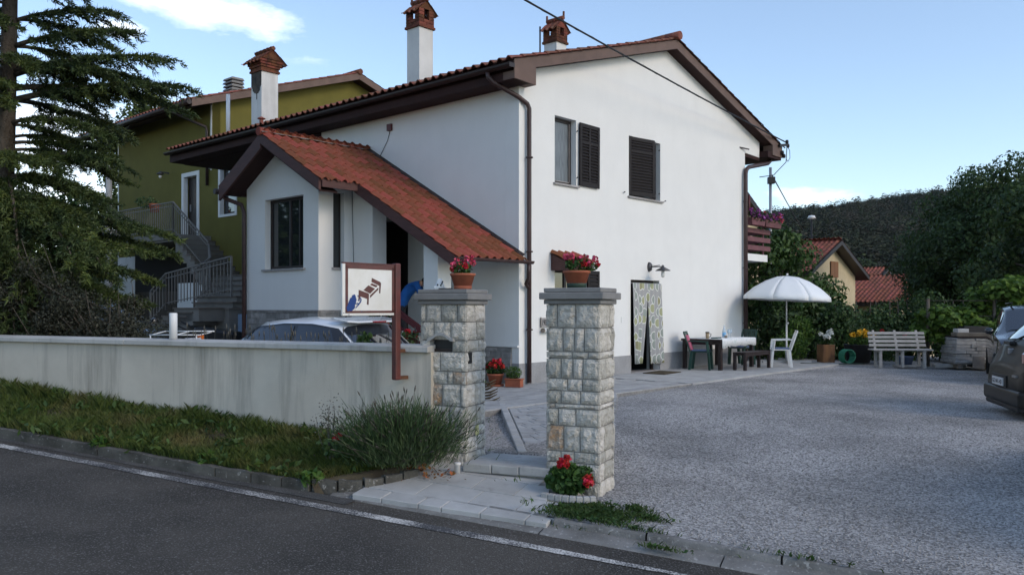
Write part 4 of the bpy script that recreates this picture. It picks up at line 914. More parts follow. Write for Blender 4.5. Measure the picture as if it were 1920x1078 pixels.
    B('hall_wall', M['dark'], H, 3.3, 5.2, .9, .95, 0, 2.4); B('hall_side', M['dark'], H, 3.50, 3.55, .345, .9, 0, 2.4); B('hall_side', M['dark'], H, 4.95, 5.0, .345, .9, 0, 2.4); B('hall_floor', M['dark'], H, 3.56, 4.94, .345, .89, -.02, .01); B('door_sill', M['sill'], H, 3.672, 4.828, -.02, .34, -.05, .012)
    B('switch', M['slipper'], H, 3.30, 3.36, -.012, -.001, 1.10, 1.22)
    # stone cladding low on the long wall and on the porch
    def cladding(face, u0, u1, z0, z1, n):
        z = z0; r = 0
        while z < z1 - .02:
            h = min(.115, z1 - z); u = u0
            while u < u1 - .02:
                w = random.choice((.16, .24, .30, .34)); b = min(u + w, u1)
                if face == 'long': B('cladding_stone', M['cladding'], H, n - random.uniform(.03, .042), n - .0008, u + .004, b - .004, z + .004, z + h - .004)
                elif face == 'bayside': B('cladding_stone', M['cladding'], H, u + .004, b - .004, n - random.uniform(.03, .042), n - .0008, z + .004, z + h - .004)
                u = b
            z += h; r += 1
        if face == 'long': B('cladding_joint', M['joint'], H, n - .022, n - .0005, u0, u1, z0, z1)
        else: B('cladding_joint', M['joint'], H, u0, u1, n - .022, n - .0005, z0, z1)
    cladding('long', .17, 2.3, 0.02, .675, 0.0)
    B('render_skirt', M['plaster'], H, -.045, -.0006, -.0, 3.05, .69, .72)
    B('junction_box', M['redpaint'], H, -.05, -.001, 3.60, 3.74, 5.20, 5.34)
    MB().tube([(-.01, 3.67, 5.2), (-.012, 3.75, 5.0), (-.012, 3.98, 4.72), (-.012, 4.02, 4.62)], .006, 5).build('thin_cable', M['cable'], H)
    # ------------------------------------------------ porch
    sb = -2.2
    Fb = Matrix(((0, 1, 0, sb), (-1, 0, 0, 5.71), (0, 0, 1, 0), (0, 0, 0, 1)))
    zr_ = lambda q: 4.90 - .556 * abs(q - 4.45)                                   # top of the porch roof (tile line)
    zq = lambda q: zr_(q) - .20
    # upper strip of the front wall with the head of the window and the gable top
    wall_sheet('porch_front_wall', M['plaster'], H, Fb, 0, 2.56, 1.375, 3.86, [(5.71 - 5.01, 5.71 - 3.65, 2.2, 3.62)], .28, [(0, 3.86), (2.56, 3.86), (2.56, zq(3.15)), (5.71 - 4.45, zq(4.45)), (0, zq(5.71))])
    fr = MB(); rs_ = sb + .13
    for (a, b, c, d) in ((3.65, 3.71, 2.2, 3.62), (4.95, 5.01, 2.2, 3.62), (4.27, 4.33, 2.26, 3.56), (3.95, 3.99, 2.26, 3.56), (3.71, 4.95, 2.2, 2.26), (3.71, 4.95, 3.56, 3.62)): fr.box(rs_, rs_ + .06, a, b, c, d)
    o = fr.build('window_frame', M['frame'], H); B('pane', M['glass'], o, rs_ + .025, rs_ + .035, 3.71, 4.95, 2.26, 3.56); B('window_sill', M['sill'], H, sb - .05, sb + .12, 3.58, 5.08, 2.16, 2.198)
    # bright return wall with narrow window (looks to -q)
    FS = Matrix.Translation((0, 3.15, 0))
    wall_sheet('porch_side_wall', M['plaster'], H, FS, sb + .281, -1.42, 1.375, 4.0, [(-1.86, -1.60, 2.2, 3.66)], .26); B('porch_side_wall', M['plaster'], H, sb + .0005, sb + .2805, 3.15 - .0005, 3.16, 1.375, 3.86)
    fr = MB(); fr.box(-1.86, -1.835, 3.27, 3.31, 2.2, 3.66).box(-1.625, -1.60, 3.27, 3.31, 2.2, 3.66).box(-1.835, -1.625, 3.271, 3.309, 2.2, 2.23).box(-1.835, -1.625, 3.271, 3.309, 3.63, 3.66)
    o = fr.build('window_frame', M['frame'], H); B('pane', M['glassgrey'], o, -1.835, -1.625, 3.285, 3.295, 2.23, 3.63); B('window_sill', M['sill'], H, -1.90, -1.56, 3.10, 3.26, 2.16, 2.198)
    B('porch_left_wall', M['plaster'], H, sb + .281, -.001, 5.45, 5.71, 1.0, 3.9)
    # set back walls, porch floor and column
    B('porch_pier', M['plaster'], H, -1.42, -1.08, 2.50, 3.149, .9, 3.72); B('porch_column', M['plaster'], H, -1.52, -1.20, .56, .93, -.05, 2.66)
    MB().tube([(-1.432, 3.12, 3.78), (-1.432, 3.10, 3.0), (-1.431, 3.06, 2.0), (-1.43, 3.05, 1.6)], .006, 5).build('thin_cable', M['cable'], H)
    B('porch_base', M['plinth'], H, sb + .04, -.001, 3.19, 5.69, -.2, 1.374); B('porch_floor', M['concrete'], H, -1.6, -.002, 2.3, 3.18, -.1, .86)
    for i in range(5): B('porch_step', M['concrete'], H, -1.45, -.05, 2.28 - .28 * (i + 1), 2.295 - .28 * i, -.1, .86 - .165 * (i + 1))
    cladding('long', 3.15, 5.71, .05, 1.36, sb + .03); cladding('bayside', sb + .03, -1.1, .05, 1.36, 3.18)
    B('plaster_drip', M['sill'], H, sb - .02, sb + .02, 3.13, 5.73, 1.355, 1.373); B('plaster_drip', M['sill'], H, sb + .021, -1.40, 3.13, 3.16, 1.355, 1.373)
    B('doorway_shade', M['dark'], H, .25, .30, 3.10, 4.25, .86, 3.3); B('inner_dark', M['dark'], H, .31, .36, 2.6, 5.6, .5, 4.2)  # near-black panels stand in for the shade inside the doorway
    # porch railing: sloping dark red rail down the steps
    rl = MB(); rl.bar((-1.55, 2.35, 1.72), (-1.55, .95, 1.02), .06, .10); rl.bar((-1.55, 2.35, 1.45), (-1.55, .95, .75), .05, .06); rl.build('porch_rail', M['redpaint'], H)
    # porch roof: long slope down to the corner, short front bay, left slope
    def sheet(s0, s1, qa, qb, th, m, name): 
        return MB().prism([(s0, qa, zr_(qa) - .05), (s0, qb, zr_(qb) - .05), (s0, qb, zr_(qb) - .05 - th), (s0, qa, zr_(qa) - .05 - th)], (s1 - s0, 0, 0)).build(name, m, H)
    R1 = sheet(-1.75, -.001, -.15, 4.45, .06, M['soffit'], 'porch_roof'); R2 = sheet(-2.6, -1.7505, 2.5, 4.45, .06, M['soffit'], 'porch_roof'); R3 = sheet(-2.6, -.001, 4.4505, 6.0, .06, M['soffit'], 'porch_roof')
    def barge(s, qa, qb, d=.20, th=.05): MB().prism([(s, qa, zr_(qa) - .045), (s, qb, zr_(qb) - .045), (s, qb, zr_(qb) - .05 - d), (s, qa, zr_(qa) - .05 - d)], (th, 0, 0)).build('barge_board', M['porchwood'], H)
    barge(-2.655, 2.5, 4.45); barge(-2.655, 4.45, 6.05, .30); barge(-1.805, -.15, 2.95)
    B('porch_fascia', M['porchwood'], H, -2.60, -1.756, 2.46, 2.498, zr_(2.5) - .20, zr_(2.5) - .055); B('porch_fascia', M['porchwood'], H, -2.6, -.002, 6.002, 6.06, zr_(6) - .24, zr_(6) - .055)
    MB().prism([(-2.6, 4.45, zr_(4.45) - .27), (-2.6, 5.95, zr_(5.95) - .27), (-2.6, 5.95, zr_(5.95) - .30), (-2.6, 4.45, zr_(4.45) - .30)], (.40, 0, 0)).build('porch_soffit', M['soffit'], H); MB().prism([(-2.6, 4.45, zr_(4.45) - .27), (-2.6, 2.55, zr_(2.55) - .27), (-2.6, 2.55, zr_(2.55) - .30), (-2.6, 4.45, zr_(4.45) - .30)], (.40, 0, 0)).build('porch_soffit', M['soffit'], H)
    tm3 = tile_mesh('roof_tile', .20, .40, M['tile']); up = Vector((0, 1, .556)).normalized()
    def nz(q): return zr_(q) - .048
    tile_field(R1, tm3, (-1.80, -.22, nz(-.22) + .0), (1, 0, 0), up, 9, 16, .2, .332)
    tile_field(R2, tm3, (-2.66, 2.43, nz(2.43)), (1, 0, 0), up, 4, 7, .215, .330)
    upl = Vector((0, -1, .556)).normalized(); tile_mass('roof_tiles', R3, tm3, (0.0, 6.08, nz(6.08)), (-1, 0, 0), upl, 13, 6, .203, .325, M['tile'])
    s = -2.70
    while s < -.1: MB().tube([(s, 4.45, 4.885), (s + .40, 4.45, 4.90)], [.085, .075], 10).build('ridge_tile', M['tile'], R1); s += .36
    def smear(q0, q1, off, m, w, name):                                        # mortar bedding under the ridge and flashing along the wall
        MB()
    V = []; F = []; n = 44
    for i in range(n + 1):
        s = -2.68 + 2.66 * i / n; w = .10 + .05 * noise.noise(Vector((s * 5, 0, 0))) + .03 * noise.noise(Vector((s * 19, 2, 0)))
        V += [(s, 4.43, zr_(4.43) + .025), (s, 4.43 - w, zr_(4.43 - w) + .034 + .012 * noise.noise(Vector((s * 30, 1, 0))))]
    for i in range(n): F.append((2 * i, 2 * i + 1, 2 * i + 3, 2 * i + 2))
    MB().add(V, F, True).build('ridge_mortar', M['mortar'], R1)
    MB().prism([(-.085, -.15, zr_(-.15) + .035), (-.085, 4.35, zr_(4.35) + .035), (-.085, 4.35, zr_(4.35) + .012), (-.085, -.15, zr_(-.15) + .012)], (.08, 0, .03)).build('wall_flashing', M['gutter'], H)
    mbg = MB(); po = []
    for k in range(9): a = math.pi + math.pi * k / 8; po.append((-.26 + .055 * math.cos(a), 2.27 + .055 * math.sin(a)))
    po += [(-.26 + .048 * math.cos(math.pi + math.pi * k / 8), 2.273 + .048 * math.sin(math.pi + math.pi * k / 8)) for k in range(8, -1, -1)]
    mbg.prism([(-1.82, q, z) for q, z in po], (1.90, 0, 0)).build('gutter', M['pipe'], H)
    MB().tube([(-.02, -.26, 2.22), (-.02, -.25, 2.05), (.06, -.18, 1.96), (.06, -.12, 1.86), (.16, -.08, 1.80)], .034, 10).build('downpipe', M['pipe'], H)
    MB().tube([(-2.55, 6.10, 3.78), (-2.50, 6.0, 3.70), (-2.30, 5.75, 3.58), (-2.27, 5.70, 3.42), (-2.27, 5.70, 0)], .045, 10).build('downpipe', M['pipe'], H)
    MB().tube([(-2.7, 6.14, 3.86), (-.01, 6.14, 3.86)], .06, 8).build('gutter', M['gutter'], H)
    # chimneys, vents, mast
    chimney(H, 1.32, 4.2, 6.2, .42, 7.79, 8.22, 8.47); chimney(H, 4.9, 3.1, 7.3, .40, 8.06, 8.45, 8.70, base=False); chimney(H, .75, 9.8, 5.95, .50, 7.70, 8.02, 8.33, holes=False, base=False, soot=True)
    MB().tube([(4.42, 3.2, 7.4), (4.42, 3.2, 8.42)], .022, 6).build('stove_pipe', M['black'], H)
    MB().tube([(.55, 11.35, 6.0), (.55, 11.35, 7.38)], .055, 10).build('vent_pipe', M['whitemetal'], H)
    MB().lathe([(.0, .0), (.05, 0), (.05, .16), (.04, .17), (.10, .17), (.10, .19), (.0, .24)], 10, (.1, 8.9, 6.08)).build('vent_cowl', M['tileold'], H)
    # balcony on the far side: slab, slatted rail
    bl = B('balcony', M['plaster'], H, 9.052, 10.44, .02, 4.0, 2.68, 2.87)
    for s in (9.10, 9.25, 10.35): B('rail_post', M['balcony'], bl, s, s + .035, .10, .135, 2.871, 3.85)
    for z in (2.98, 3.21, 3.44): B('rail_slat', M['balcony'], bl, 9.06, 10.72, .06, .098, z, z + .135, bevel=.006)
    for z in (2.98, 3.21, 3.44): B('rail_slat', M['balcony'], bl, 10.44, 10.478, .136, 4.0, z, z + .135)
    B('rail_top', M['balcony'], bl, 9.06, 10.48, .07, .12, 3.80, 3.85); MB().tube([(9.5, .1, 3.9), (9.5, .1, 4.45)], .03, 8).build('rail_post', M['redpaint'], bl)
    # antenna arm under the eave
    MB().bar((9.45, .6, 5.42), (9.35, .6, 4.75), .05, .05).bar((9.1, .6, 4.74), (9.75, .55, 4.70), .03, .03).build('hanging_bracket', M['gutter'], H)
    return H
WH = white_house()

def green_house():
    K = (-10.0, 28.0); H = empty('green_house', (K[0], K[1], 0), G_ANG, 'olive green house with outside stair behind the white house', 'house')
    FL = Matrix(((0, 1, 0, 0), (-1, 0, 0, 7.26), (0, 0, 1, 0), (0, 0, 0, 1)))       # x = 7.26 - q
    def lq(q0, q1, z0, z1): return (7.26 - q1, 7.26 - q0, z0, z1)
    wall_sheet('front_wall', M['olive'], H, FL, 0, 11.4, 0.0, 6.6, [lq(.88, 2.0, 3.82, 6.03), lq(-1.55, -.50, 4.42, 6.05)], .3)
    wall_sheet('front_wall', M['olive'], H, FL, 0, 7.26, 6.6, 8.3, [], .3)
    zg = lambda s: 8.22 + .33 * (s if s < 5.76 else 11.52 - s)
    wall_sheet('gable_wall', M['olive'], H, Matrix.Identity(4), .001, 11.5, 5.2, 8.2, [(5.2, 6.6, 7.2, 8.05)], .3, [(.001, 8.2), (11.5, 8.2), (11.5, zg(11.5)), (5.76, zg(5.76)), (.001, zg(.001))])
    B('corner_strip', M['plaster'], H, -.012, -.001, .0, .10, 6.0, 8.2); B('corner_strip', M['plaster'], H, -.012, -.0005, 7.19, 7.262, 0, 8.0)
    t = .2; rf = MB().prism([(-.95, -.45, zg(-.95)), (5.76, -.45, zg(5.76)), (12.5, -.45, zg(12.5)), (12.5, -.45, zg(12.5) + t), (5.76, -.45, zg(5.76) + t), (-.95, -.45, zg(-.95) + t)], (0, 8.9, 0)).build('roof', M['soffit'], H)
    for sa, sb in ((-.95, 5.76), (5.76, 12.5)): MB().prism([(sa, -.48, zg(sa) - .03), (sb, -.48, zg(sb) - .03), (sb, -.48, zg(sb) + t + .01), (sa, -.48, zg(sa) + t + .01)], (0, .027, 0)).build('fascia_board', M['fascia'], H)
    tm = tile_mesh('roof_tile', .24, .45, M['tileold']); sl = Vector((1, 0, .33)).normalized()
    tile_field(rf, tm, (-1.03, 8.5, zg(-1.03) + t), (0, -1, 0), sl, 37, 1, .242, .38); tile_field(rf, tm, (-1.03 + sl.x * .38, -.26, zg(-1.03) + t + sl.z * .38), (0, -1, 0), sl, 1, 18, .242, .38)
    tile_mass('roof_tiles', rf, tm, (-1.03 + sl.x * .38, 8.5, zg(-1.03) + t + sl.z * .38), (0, -1, 0), sl, 36, 18, .242, .38, M['tileold'])
    sr = Vector((-1, 0, .33)).normalized(); tile_mass('roof_tiles', rf, tm, (12.55, -.5, zg(12.55) + t), (0, 1, 0), sr, 37, 19, .242, .38, M['tileold'])
    MB().tube([(5.76, -.55, zg(5.76) + t + .06), (5.76, 8.4, zg(5.76) + t + .06)], .11, 8).build('ridge_tile', M['tileold'], H)
    MB().tube([(-1.05, -.5, zg(-1.0) + .12), (-1.05, 8.7, zg(-1.0) + .12)], .085, 8).build('gutter', M['gutter'], H)
    MB().tube([(-1.0, .9, 7.95), (-.8, .7, 7.8), (-.08, .25, 7.45), (-.06, .22, 7.3), (-.06, .22, 5.5)], .05, 8).build('downpipe', M['gutter'], H)
    # dormer style window high on the gable, right of the chimney
    fr = MB().box(5.2, 5.3, -.04, .1, 7.2, 8.05).box(6.5, 6.6, -.04, .1, 7.2, 8.05).box(5.1, 6.7, -.16, .1, 8.05, 8.13).box(5.3, 6.5, -.04, .1, 7.2, 7.28); o = fr.build('window_frame', M['whitemetal'], H); B('pane', M['net'], o, 5.3, 6.5, .0, .02, 7.28, 8.05)
    # flat stack with louvred top
    ch = B('chimney', M['chimwhite'], H, 2.2, 2.62, 2.6, 3.1, 9.0, 9.55)
    for i in range(4): MB().prism([(2.13 + .02 * (i % 2), 2.53, 9.56 + i * .13), (2.69, 2.53, 9.56 + i * .13), (2.63, 2.53, 9.64 + i * .13), (2.19, 2.53, 9.64 + i * .13)], (0, .64, 0)).build('chimney_louvre', M['capstone'], ch)
    B('chimney_core', M['soot'], ch, 2.3, 2.52, 2.7, 3.0, 9.55, 10.0)
    # door and small window
    for (a, b, c, d) in ((.84, .99, 3.82, 6.08), (1.90, 2.06, 3.82, 6.08), (.99, 1.90, 5.94, 6.08)): B('door_surround', M['plaster'], H, -.03, .12, a, b, c, d)
    dr = B('door', M['frame'], H, .16, .21, .99, 1.90, 3.82, 5.94); B('handle', M['metal'], dr, .12, .159, 1.70, 1.74, 4.75, 5.0); B('door_glass', M['glass'], dr, .155, .1595, 1.15, 1.5, 4.9, 5.7)
    for (a, b, c, d) in ((-1.60, -1.48, 4.38, 6.1), (-.56, -.44, 4.38, 6.1), (-1.48, -.56, 5.98, 6.1), (-1.48, -.56, 4.38, 4.46)): B('window_surround', M['plaster'], H, -.025, .12, a, b, c, d)
    o = B('window_frame', M['frame'], H, .14, .2, -1.48, -.56, 4.46, 5.98); B('pane', M['glass'], o, .13, .139, -1.40, -.64, 4.54, 5.9)
    B('alarm_bell', M['whitemetal'], H, -.06, -.001, -.03, .12, 6.05, 6.25)
    # whitewashed basement, garage opening, landing and stair
    for (a, b) in ((.2, .75), (5.76, 7.2)): B('basement_wall', M['chimwhite'], H, -.012, -.001, a, b, .2, 3.35)
    B('garage_shade', M['dark'], H, -.008, -.002, .76, 5.75, .2, 3.5);  # dark panel painted in for the shaded opening below the landing
    for i in range(12): B('garage_plank', M['frame'], H, -.016, -.009, .80 + .41 * i, 1.19 + .41 * i, .3, 2.0)
    B('garage_window', M['soot'], H, -.02, -.0165, 1.6, 2.5, 2.1, 2.75)
    st = B('stair', M['stairside'], H, -1.32, -.003, .05, 5.6, 3.55, 3.80)
    B('landing_edge', M['stairside'], st, -1.38, -1.321, .02, 5.6, 3.62, 3.83)
    def step(q0, q1, s0, s1, z, dep=.9):
        B('step', M['stairside'], st, s0, s1, q0, q1, z - dep, z - .035); B('tread', M['stairstone'], st, s0 - .03, s1, q0 - .03, q1 + .03, z - .034, z)
    for i in range(8): q = .02 - .25 * (i + 1); step(q, q + .246, -1.25, -.004, 3.80 - .175 * (i + 1), .45)
    z = 2.40; cq, cs = -2.95, -.75
    B('stair_wall', M['chimwhite'], st, -1.2, -1.05, -2.0, .0, .3, 2.2)
    for i in range(7):
        q0, q1 = cq - 1.15, cq + 1.0; step(q0, q1, cs - .30, cs + (.7 if i == 0 else .02), z, 1.2); z -= .165; cq -= .34; cs -= .30
    for i in range(6): step(-5.9 + .33 * i, -4.9 + .33 * (i + 1), -3.55, -2.85, 1.42 - .11 * i, .35)
    B('stair_wall', M['shadedwhite'], st, -2.6, -2.5, -6.8, -4.9, .2, 1.25)
    # railings: posts, handrail and bars as pieces
    def rail(path, hgt, step_, name='railing'):
        rr = MB(); P = [Vector(p) for p in path]
        for a, b in zip(P, P[1:]): rr.bar(a + Vector((0, 0, hgt)), b + Vector((0, 0, hgt)), .045, .03); rr.bar(a + Vector((0, 0, .12)), b + Vector((0, 0, .12)), .03, .02); rr.bar(a + Vector((0, 0, hgt - .13)), b + Vector((0, 0, hgt - .13)), .025, .02)
        o = rr.build(name, M['rail'], H)
        for a, b in zip(P, P[1:]):
            n = max(1, int((b - a).length / step_))
            for i in range(n + 1):
                p = a.lerp(b, i / n); big = i in (0, n); MB().box(-.022 if big else -.010, .022 if big else .010, -.022 if big else -.010, .022 if big else .010, -.06 if big else .06, hgt - .015).build('rail_post' if big else 'baluster', M['rail'], o, mtx=Matrix.Translation(p))
        return o
    rail([(-1.28, 5.6, 3.83), (-1.28, .12, 3.83), (-1.20, -2.0, 2.42)], 1.0, .135); rail([(-1.20, -2.0, 2.42), (-2.0, -3.6, 1.9), (-2.9, -4.4, 1.5)], .95, .15)
    rail([(-3.5, -3.1, .95), (-3.5, -4.0, 1.42), (-3.5, -7.4, 1.75)], .92, .17)
    return H
GH = green_house()

def far_house(name, x, y, z0, ang, L, W, hw_, hr, wallm, label, shut=None, over=.6, chim=False, cat='house', rtile=True):
    """simple gabled house: local x across the gable, y along the ridge"""
    H = empty(name, (x, y, z0), ang, label, cat, 'houses beyond the garden')
    sl = (hr - hw_) / (W / 2)
    MB().prism([(-W / 2, 0, -3), (W / 2, 0, -3), (W / 2, 0, hw_), (0, 0, hr), (-W / 2, 0, hw_)], (0, L, 0)).build('wall', wallm, H)
    t = .22
    for sg in (-1, 1):
        e = W / 2 + over
        o = MB().prism([(0, -over, hr + .02), (sg * e, -over, hr + .02 - sl * e), (sg * e, -over, hr + .02 - sl * e + t), (0, -over, hr + .02 + t)], (0, L + 2 * over, 0)).build('roof', M['gutter'], H)
        B('barge_board', M['gutter'], o, -.001, .001, -over - .03, -over - .031, hr, hr + .01) if False else None
        tm = tile_mesh('roof_tile', .26, .46, M['tilefar']); ud = Vector((-sg, 0, sl)).normalized(); n = int((L + 2 * over) / .26); rows = int(math.hypot(e, e * sl) / .37) + 1
        tile_mass('roof_tiles', o, tm, (sg * (e + .04), (-over if sg > 0 else L + over), hr + .02 - sl * e + t), (0, 1 if sg > 0 else -1, 0), ud, n, rows, .26, .37, M['tilefar'])
    if shut:
        for (xa, za, w, h) in shut:
            f = B('window', M['dark'], H, xa, xa + w, -.03, -.002, za, za + h); 
            for k in range(2): B('shutter', M['brownshutter'], f, xa + k * w / 2 + .01, xa + (k + 1) * w / 2 - .01, -.07, -.031, za, za + h)
    return H
far_house('cream_house', 17.2, 45.3, -1.0, G_ANG, 9, 7.2, 4.2, 5.75, M['cream'], 'cream house with brown shuttered gable window behind the parasol', shut=[(-.15, 4.05, 1.05, .85)])
far_house('orange_house', 25.6, 58.5, -2.0, G_ANG, 6, 7.5, 4.2, 5.9, M['orange'], 'orange house showing a red tile slope just right of the cream gable')
far_house('low_house', 24.4, 50.3, -2.0, G_ANG, 8.5, 7.0, 3.7, 5.1, M['cream'], 'low house with wide red tile roof above the hedge and bench')
far_house('yellow_house', 9.0, 36.5, 0, G_ANG, 6, 7.6, 5.2, 7.3, M['cream'], 'pale yellow gable with grey verge seen above the balcony flowers', over=.45)

# ================================================================== CABLES, POLES
def cables():
    b = hw(10.9, -.30, 6.03); p2 = Vector((.44, 14.0, 6.55)); far_ = Vector((-8.2, 2.7, 7.25)); pts = []
    for i in range(25): t = i / 24; p = b.lerp(far_, t); p.z -= 0.16 * 4 * t * (1 - t); pts.append(p)
    o = MB().tube(pts, .017, 6).build('power_cable', M['cable']); tag(o, 'black power cable running from the eave bracket up over the road', 'cable')
    tw = MB(); q = []
    for i in range(150): t = i / 149; p = b.lerp(far_, t); p.z -= .16 * 4 * t * (1 - t); a = i * 1.1; q.append(p + Vector((.016 * math.cos(a), 0, .016 * math.sin(a))))
    tw.tube(q, .008, 4); tw.build('cable_strand', M['cable'], o)
    br = empty('cable_bracket', hw(10.45, -.32, 5.92), G_ANG, 'black bracket with insulators and looped wires at the right eave end', 'bracket')
    MB().bar((0, 0, -.05), (.55, 0, .05), .05, .07).build('bracket_arm', M['cable'], br)
    for (x, z) in ((.50, .12), (.56, .02), (.20, -.22), (.30, -.30)): MB().lathe([(.0, -.06), (.04, -.05), (.05, .0), (.04, .05), (0, .06)], 8, (x, 0, z)).build('insulator', M['cable'], br)
    MB().tube([(.55, 0, .0), (.68, 0, -.10), (.70, 0, -.30), (.56, 0, -.42), (.45, 0, -.36)], .008, 5).tube([(.50, 0, .0), (.44, 0, -.45), (.30, .3, -.80), (.05, .6, -.85)], .012, 5).build('wire_loop', M['cable'], br)
    m = MB().tube([(8.0, 26.0, -.3), (8.0, 26.0, 5.75)], .045, 8).build('mast_pole', M['metal']); tag(m, 'thin grey metal mast rising behind the balcony flowers', 'pole')
    B('mast_clamp', M['cable'], m, 7.93, 8.12, 25.9, 26.1, 5.25, 5.45)
    pts = [Vector((8.0, 26.0, 5.6)).lerp(Vector((44, 120, 10.0)), i / 10) + Vector((0, 0, -2.5 * (i / 10) * (1 - i / 10))) for i in range(11)]
    tag(MB().tube(pts, .02, 5).build('thin_cable', M['cable']), 'thin dark wire slanting from the grey mast towards the hill', 'cable')
    u = MB().tube([(-14.4, 30, -.2), (-14.4, 30, 6.6)], [.14, .10], 10).build('utility_pole', M['concrete']); tag(u, 'pale grey pole standing behind the cedar beside the olive house', 'pole'); B('pole_band', M['metal'], u, -14.56, -14.24, 29.84, 30.16, 4.9, 4.98)
    l = empty('street_lamp', (21.4, 60, -1.5), 0, 'slim dark street lamp far off in front of the wooded hill', 'street lamp')
    MB().tube([(0, 0, 0), (0, 0, 9.2)], .06, 6).build('lamp_pole', M['cable'], l); MB().lathe([(.03, 9.2), (.3, 9.28), (.22, 9.45), (0, 9.5)], 10).build('lamp_head', M['whitemetal'], l)
cables()

# ================================================================== THINGS ON THE HOUSE FRONT
def door_curtain():
    c = empty('door_curtain', hw(4.25, -.03, 0), G_ANG, 'patterned grey and green curtain in two panels across the doorway', 'curtain')
    B('curtain_rod', M['metal'], c, -.57, .57, .0, .02, 1.945, 1.965)
    def panel(x0t, x1t, x0b, x1b, z0):
        nx, nz = 26, 14; V = []; F = []
        for j in range(nz + 1):
            t = j / nz; z = 1.96 + (z0 - 1.96) * t
            for i in range(nx + 1):
                u = i / nx; a = x0t + (x1t - x0t) * u; b = x0b + (x1b - x0b) * u; x = a + (b - a) * t ** 1.3
                V.append((x, -.02 - .022 * math.sin(u * 21 + .8 * t) * (.5 + t * .6) - .035 * t, z))
        for j in range(nz):
            for i in range(nx): k = j * (nx + 1) + i; F.append((k, k + 1, k + nx + 2, k + nx + 1))
        o = np_mesh('curtain_panel', V, F, M['curtain'], c, True); md = o.modifiers.new('thick', 'SOLIDIFY'); md.thickness = .004
    panel(-.57, .02, -.57, -.27, .20); panel(-.0, .57, .06, .64, .17)
door_curtain()
o = B('door_mat', M['soil'], None, -.42, .40, -.26, .26, 0, .018, bevel=.005); o.location = hw(4.15, -.5, 0.002); o.rotation_euler.z = G_ANG + .1; tag(o, 'worn brown mat on the terrace before the curtained doorway', 'doormat')
def wall_lamp():
    l = empty('wall_lamp', hw(4.40, 0, 2.33), G_ANG, 'grey wall lamp with flat conical shade above the curtained door', 'lamp')
    MB().lathe([(0, 0), (.075, 0), (.06, .05), (0, .06)], 12, mtx=Matrix.Rotation(R(90), 4, 'X') @ Matrix.Scale(1.5, 4, (0, 1, 0))).build('wall_mount', M['lampmetal'], l)
    MB().tube([(0, -.05, 0), (0, -.30, .0), (0, -.37, -.005)], .014, 6).tube([(0, -.05, .04), (0, -.16, .02), (0, -.28, .03)], .007, 5).build('arm', M['lampmetal'], l)
    MB().lathe([(.02, .06), (.03, .02), (.17, -.06), (.165, -.066), (.02, .0), (.0, .0)], 18, (0, -.36, -.03)).build('lamp_shade', M['lampmetal'], l)
    MB().lathe([(0, -.22), (.035, -.20), (.045, -.16), (.035, -.10), (.03, -.04), (0, -.04)], 12, (0, -.36, -.03)).build('bulb', M['bulb'], l)
wall_lamp()
def number_sign():
    s = empty('house_number_sign', hw(.60, -.02, .93), G_ANG, 'small pale house number plaque 190 with lamp beside the pillar', 'sign')
    B('plaque', M['sill'], s, 0, .40, -.012, .0, .12, .30, bevel=.004); B('plaque_edge', M['oldplank'], s, -.008, .004, -.02, .0, .11, .31)
    text_mesh('digits', '190', .17, s, Matrix.Translation((.008, -.0155, .15)) @ Matrix.Rotation(R(90), 4, 'X') @ Matrix.Diagonal((.62, 1, 1, 1)))
    MB().tube([(.03, -.05, .06), (.42, -.05, .06)], .045, 10).build('newspaper_tube', M['slipper'], s); MB().tube([(-.004, -.05, .06), (.028, -.05, .06)], .046, 10).build('tube_end', M['oldplank'], s)
number_sign()

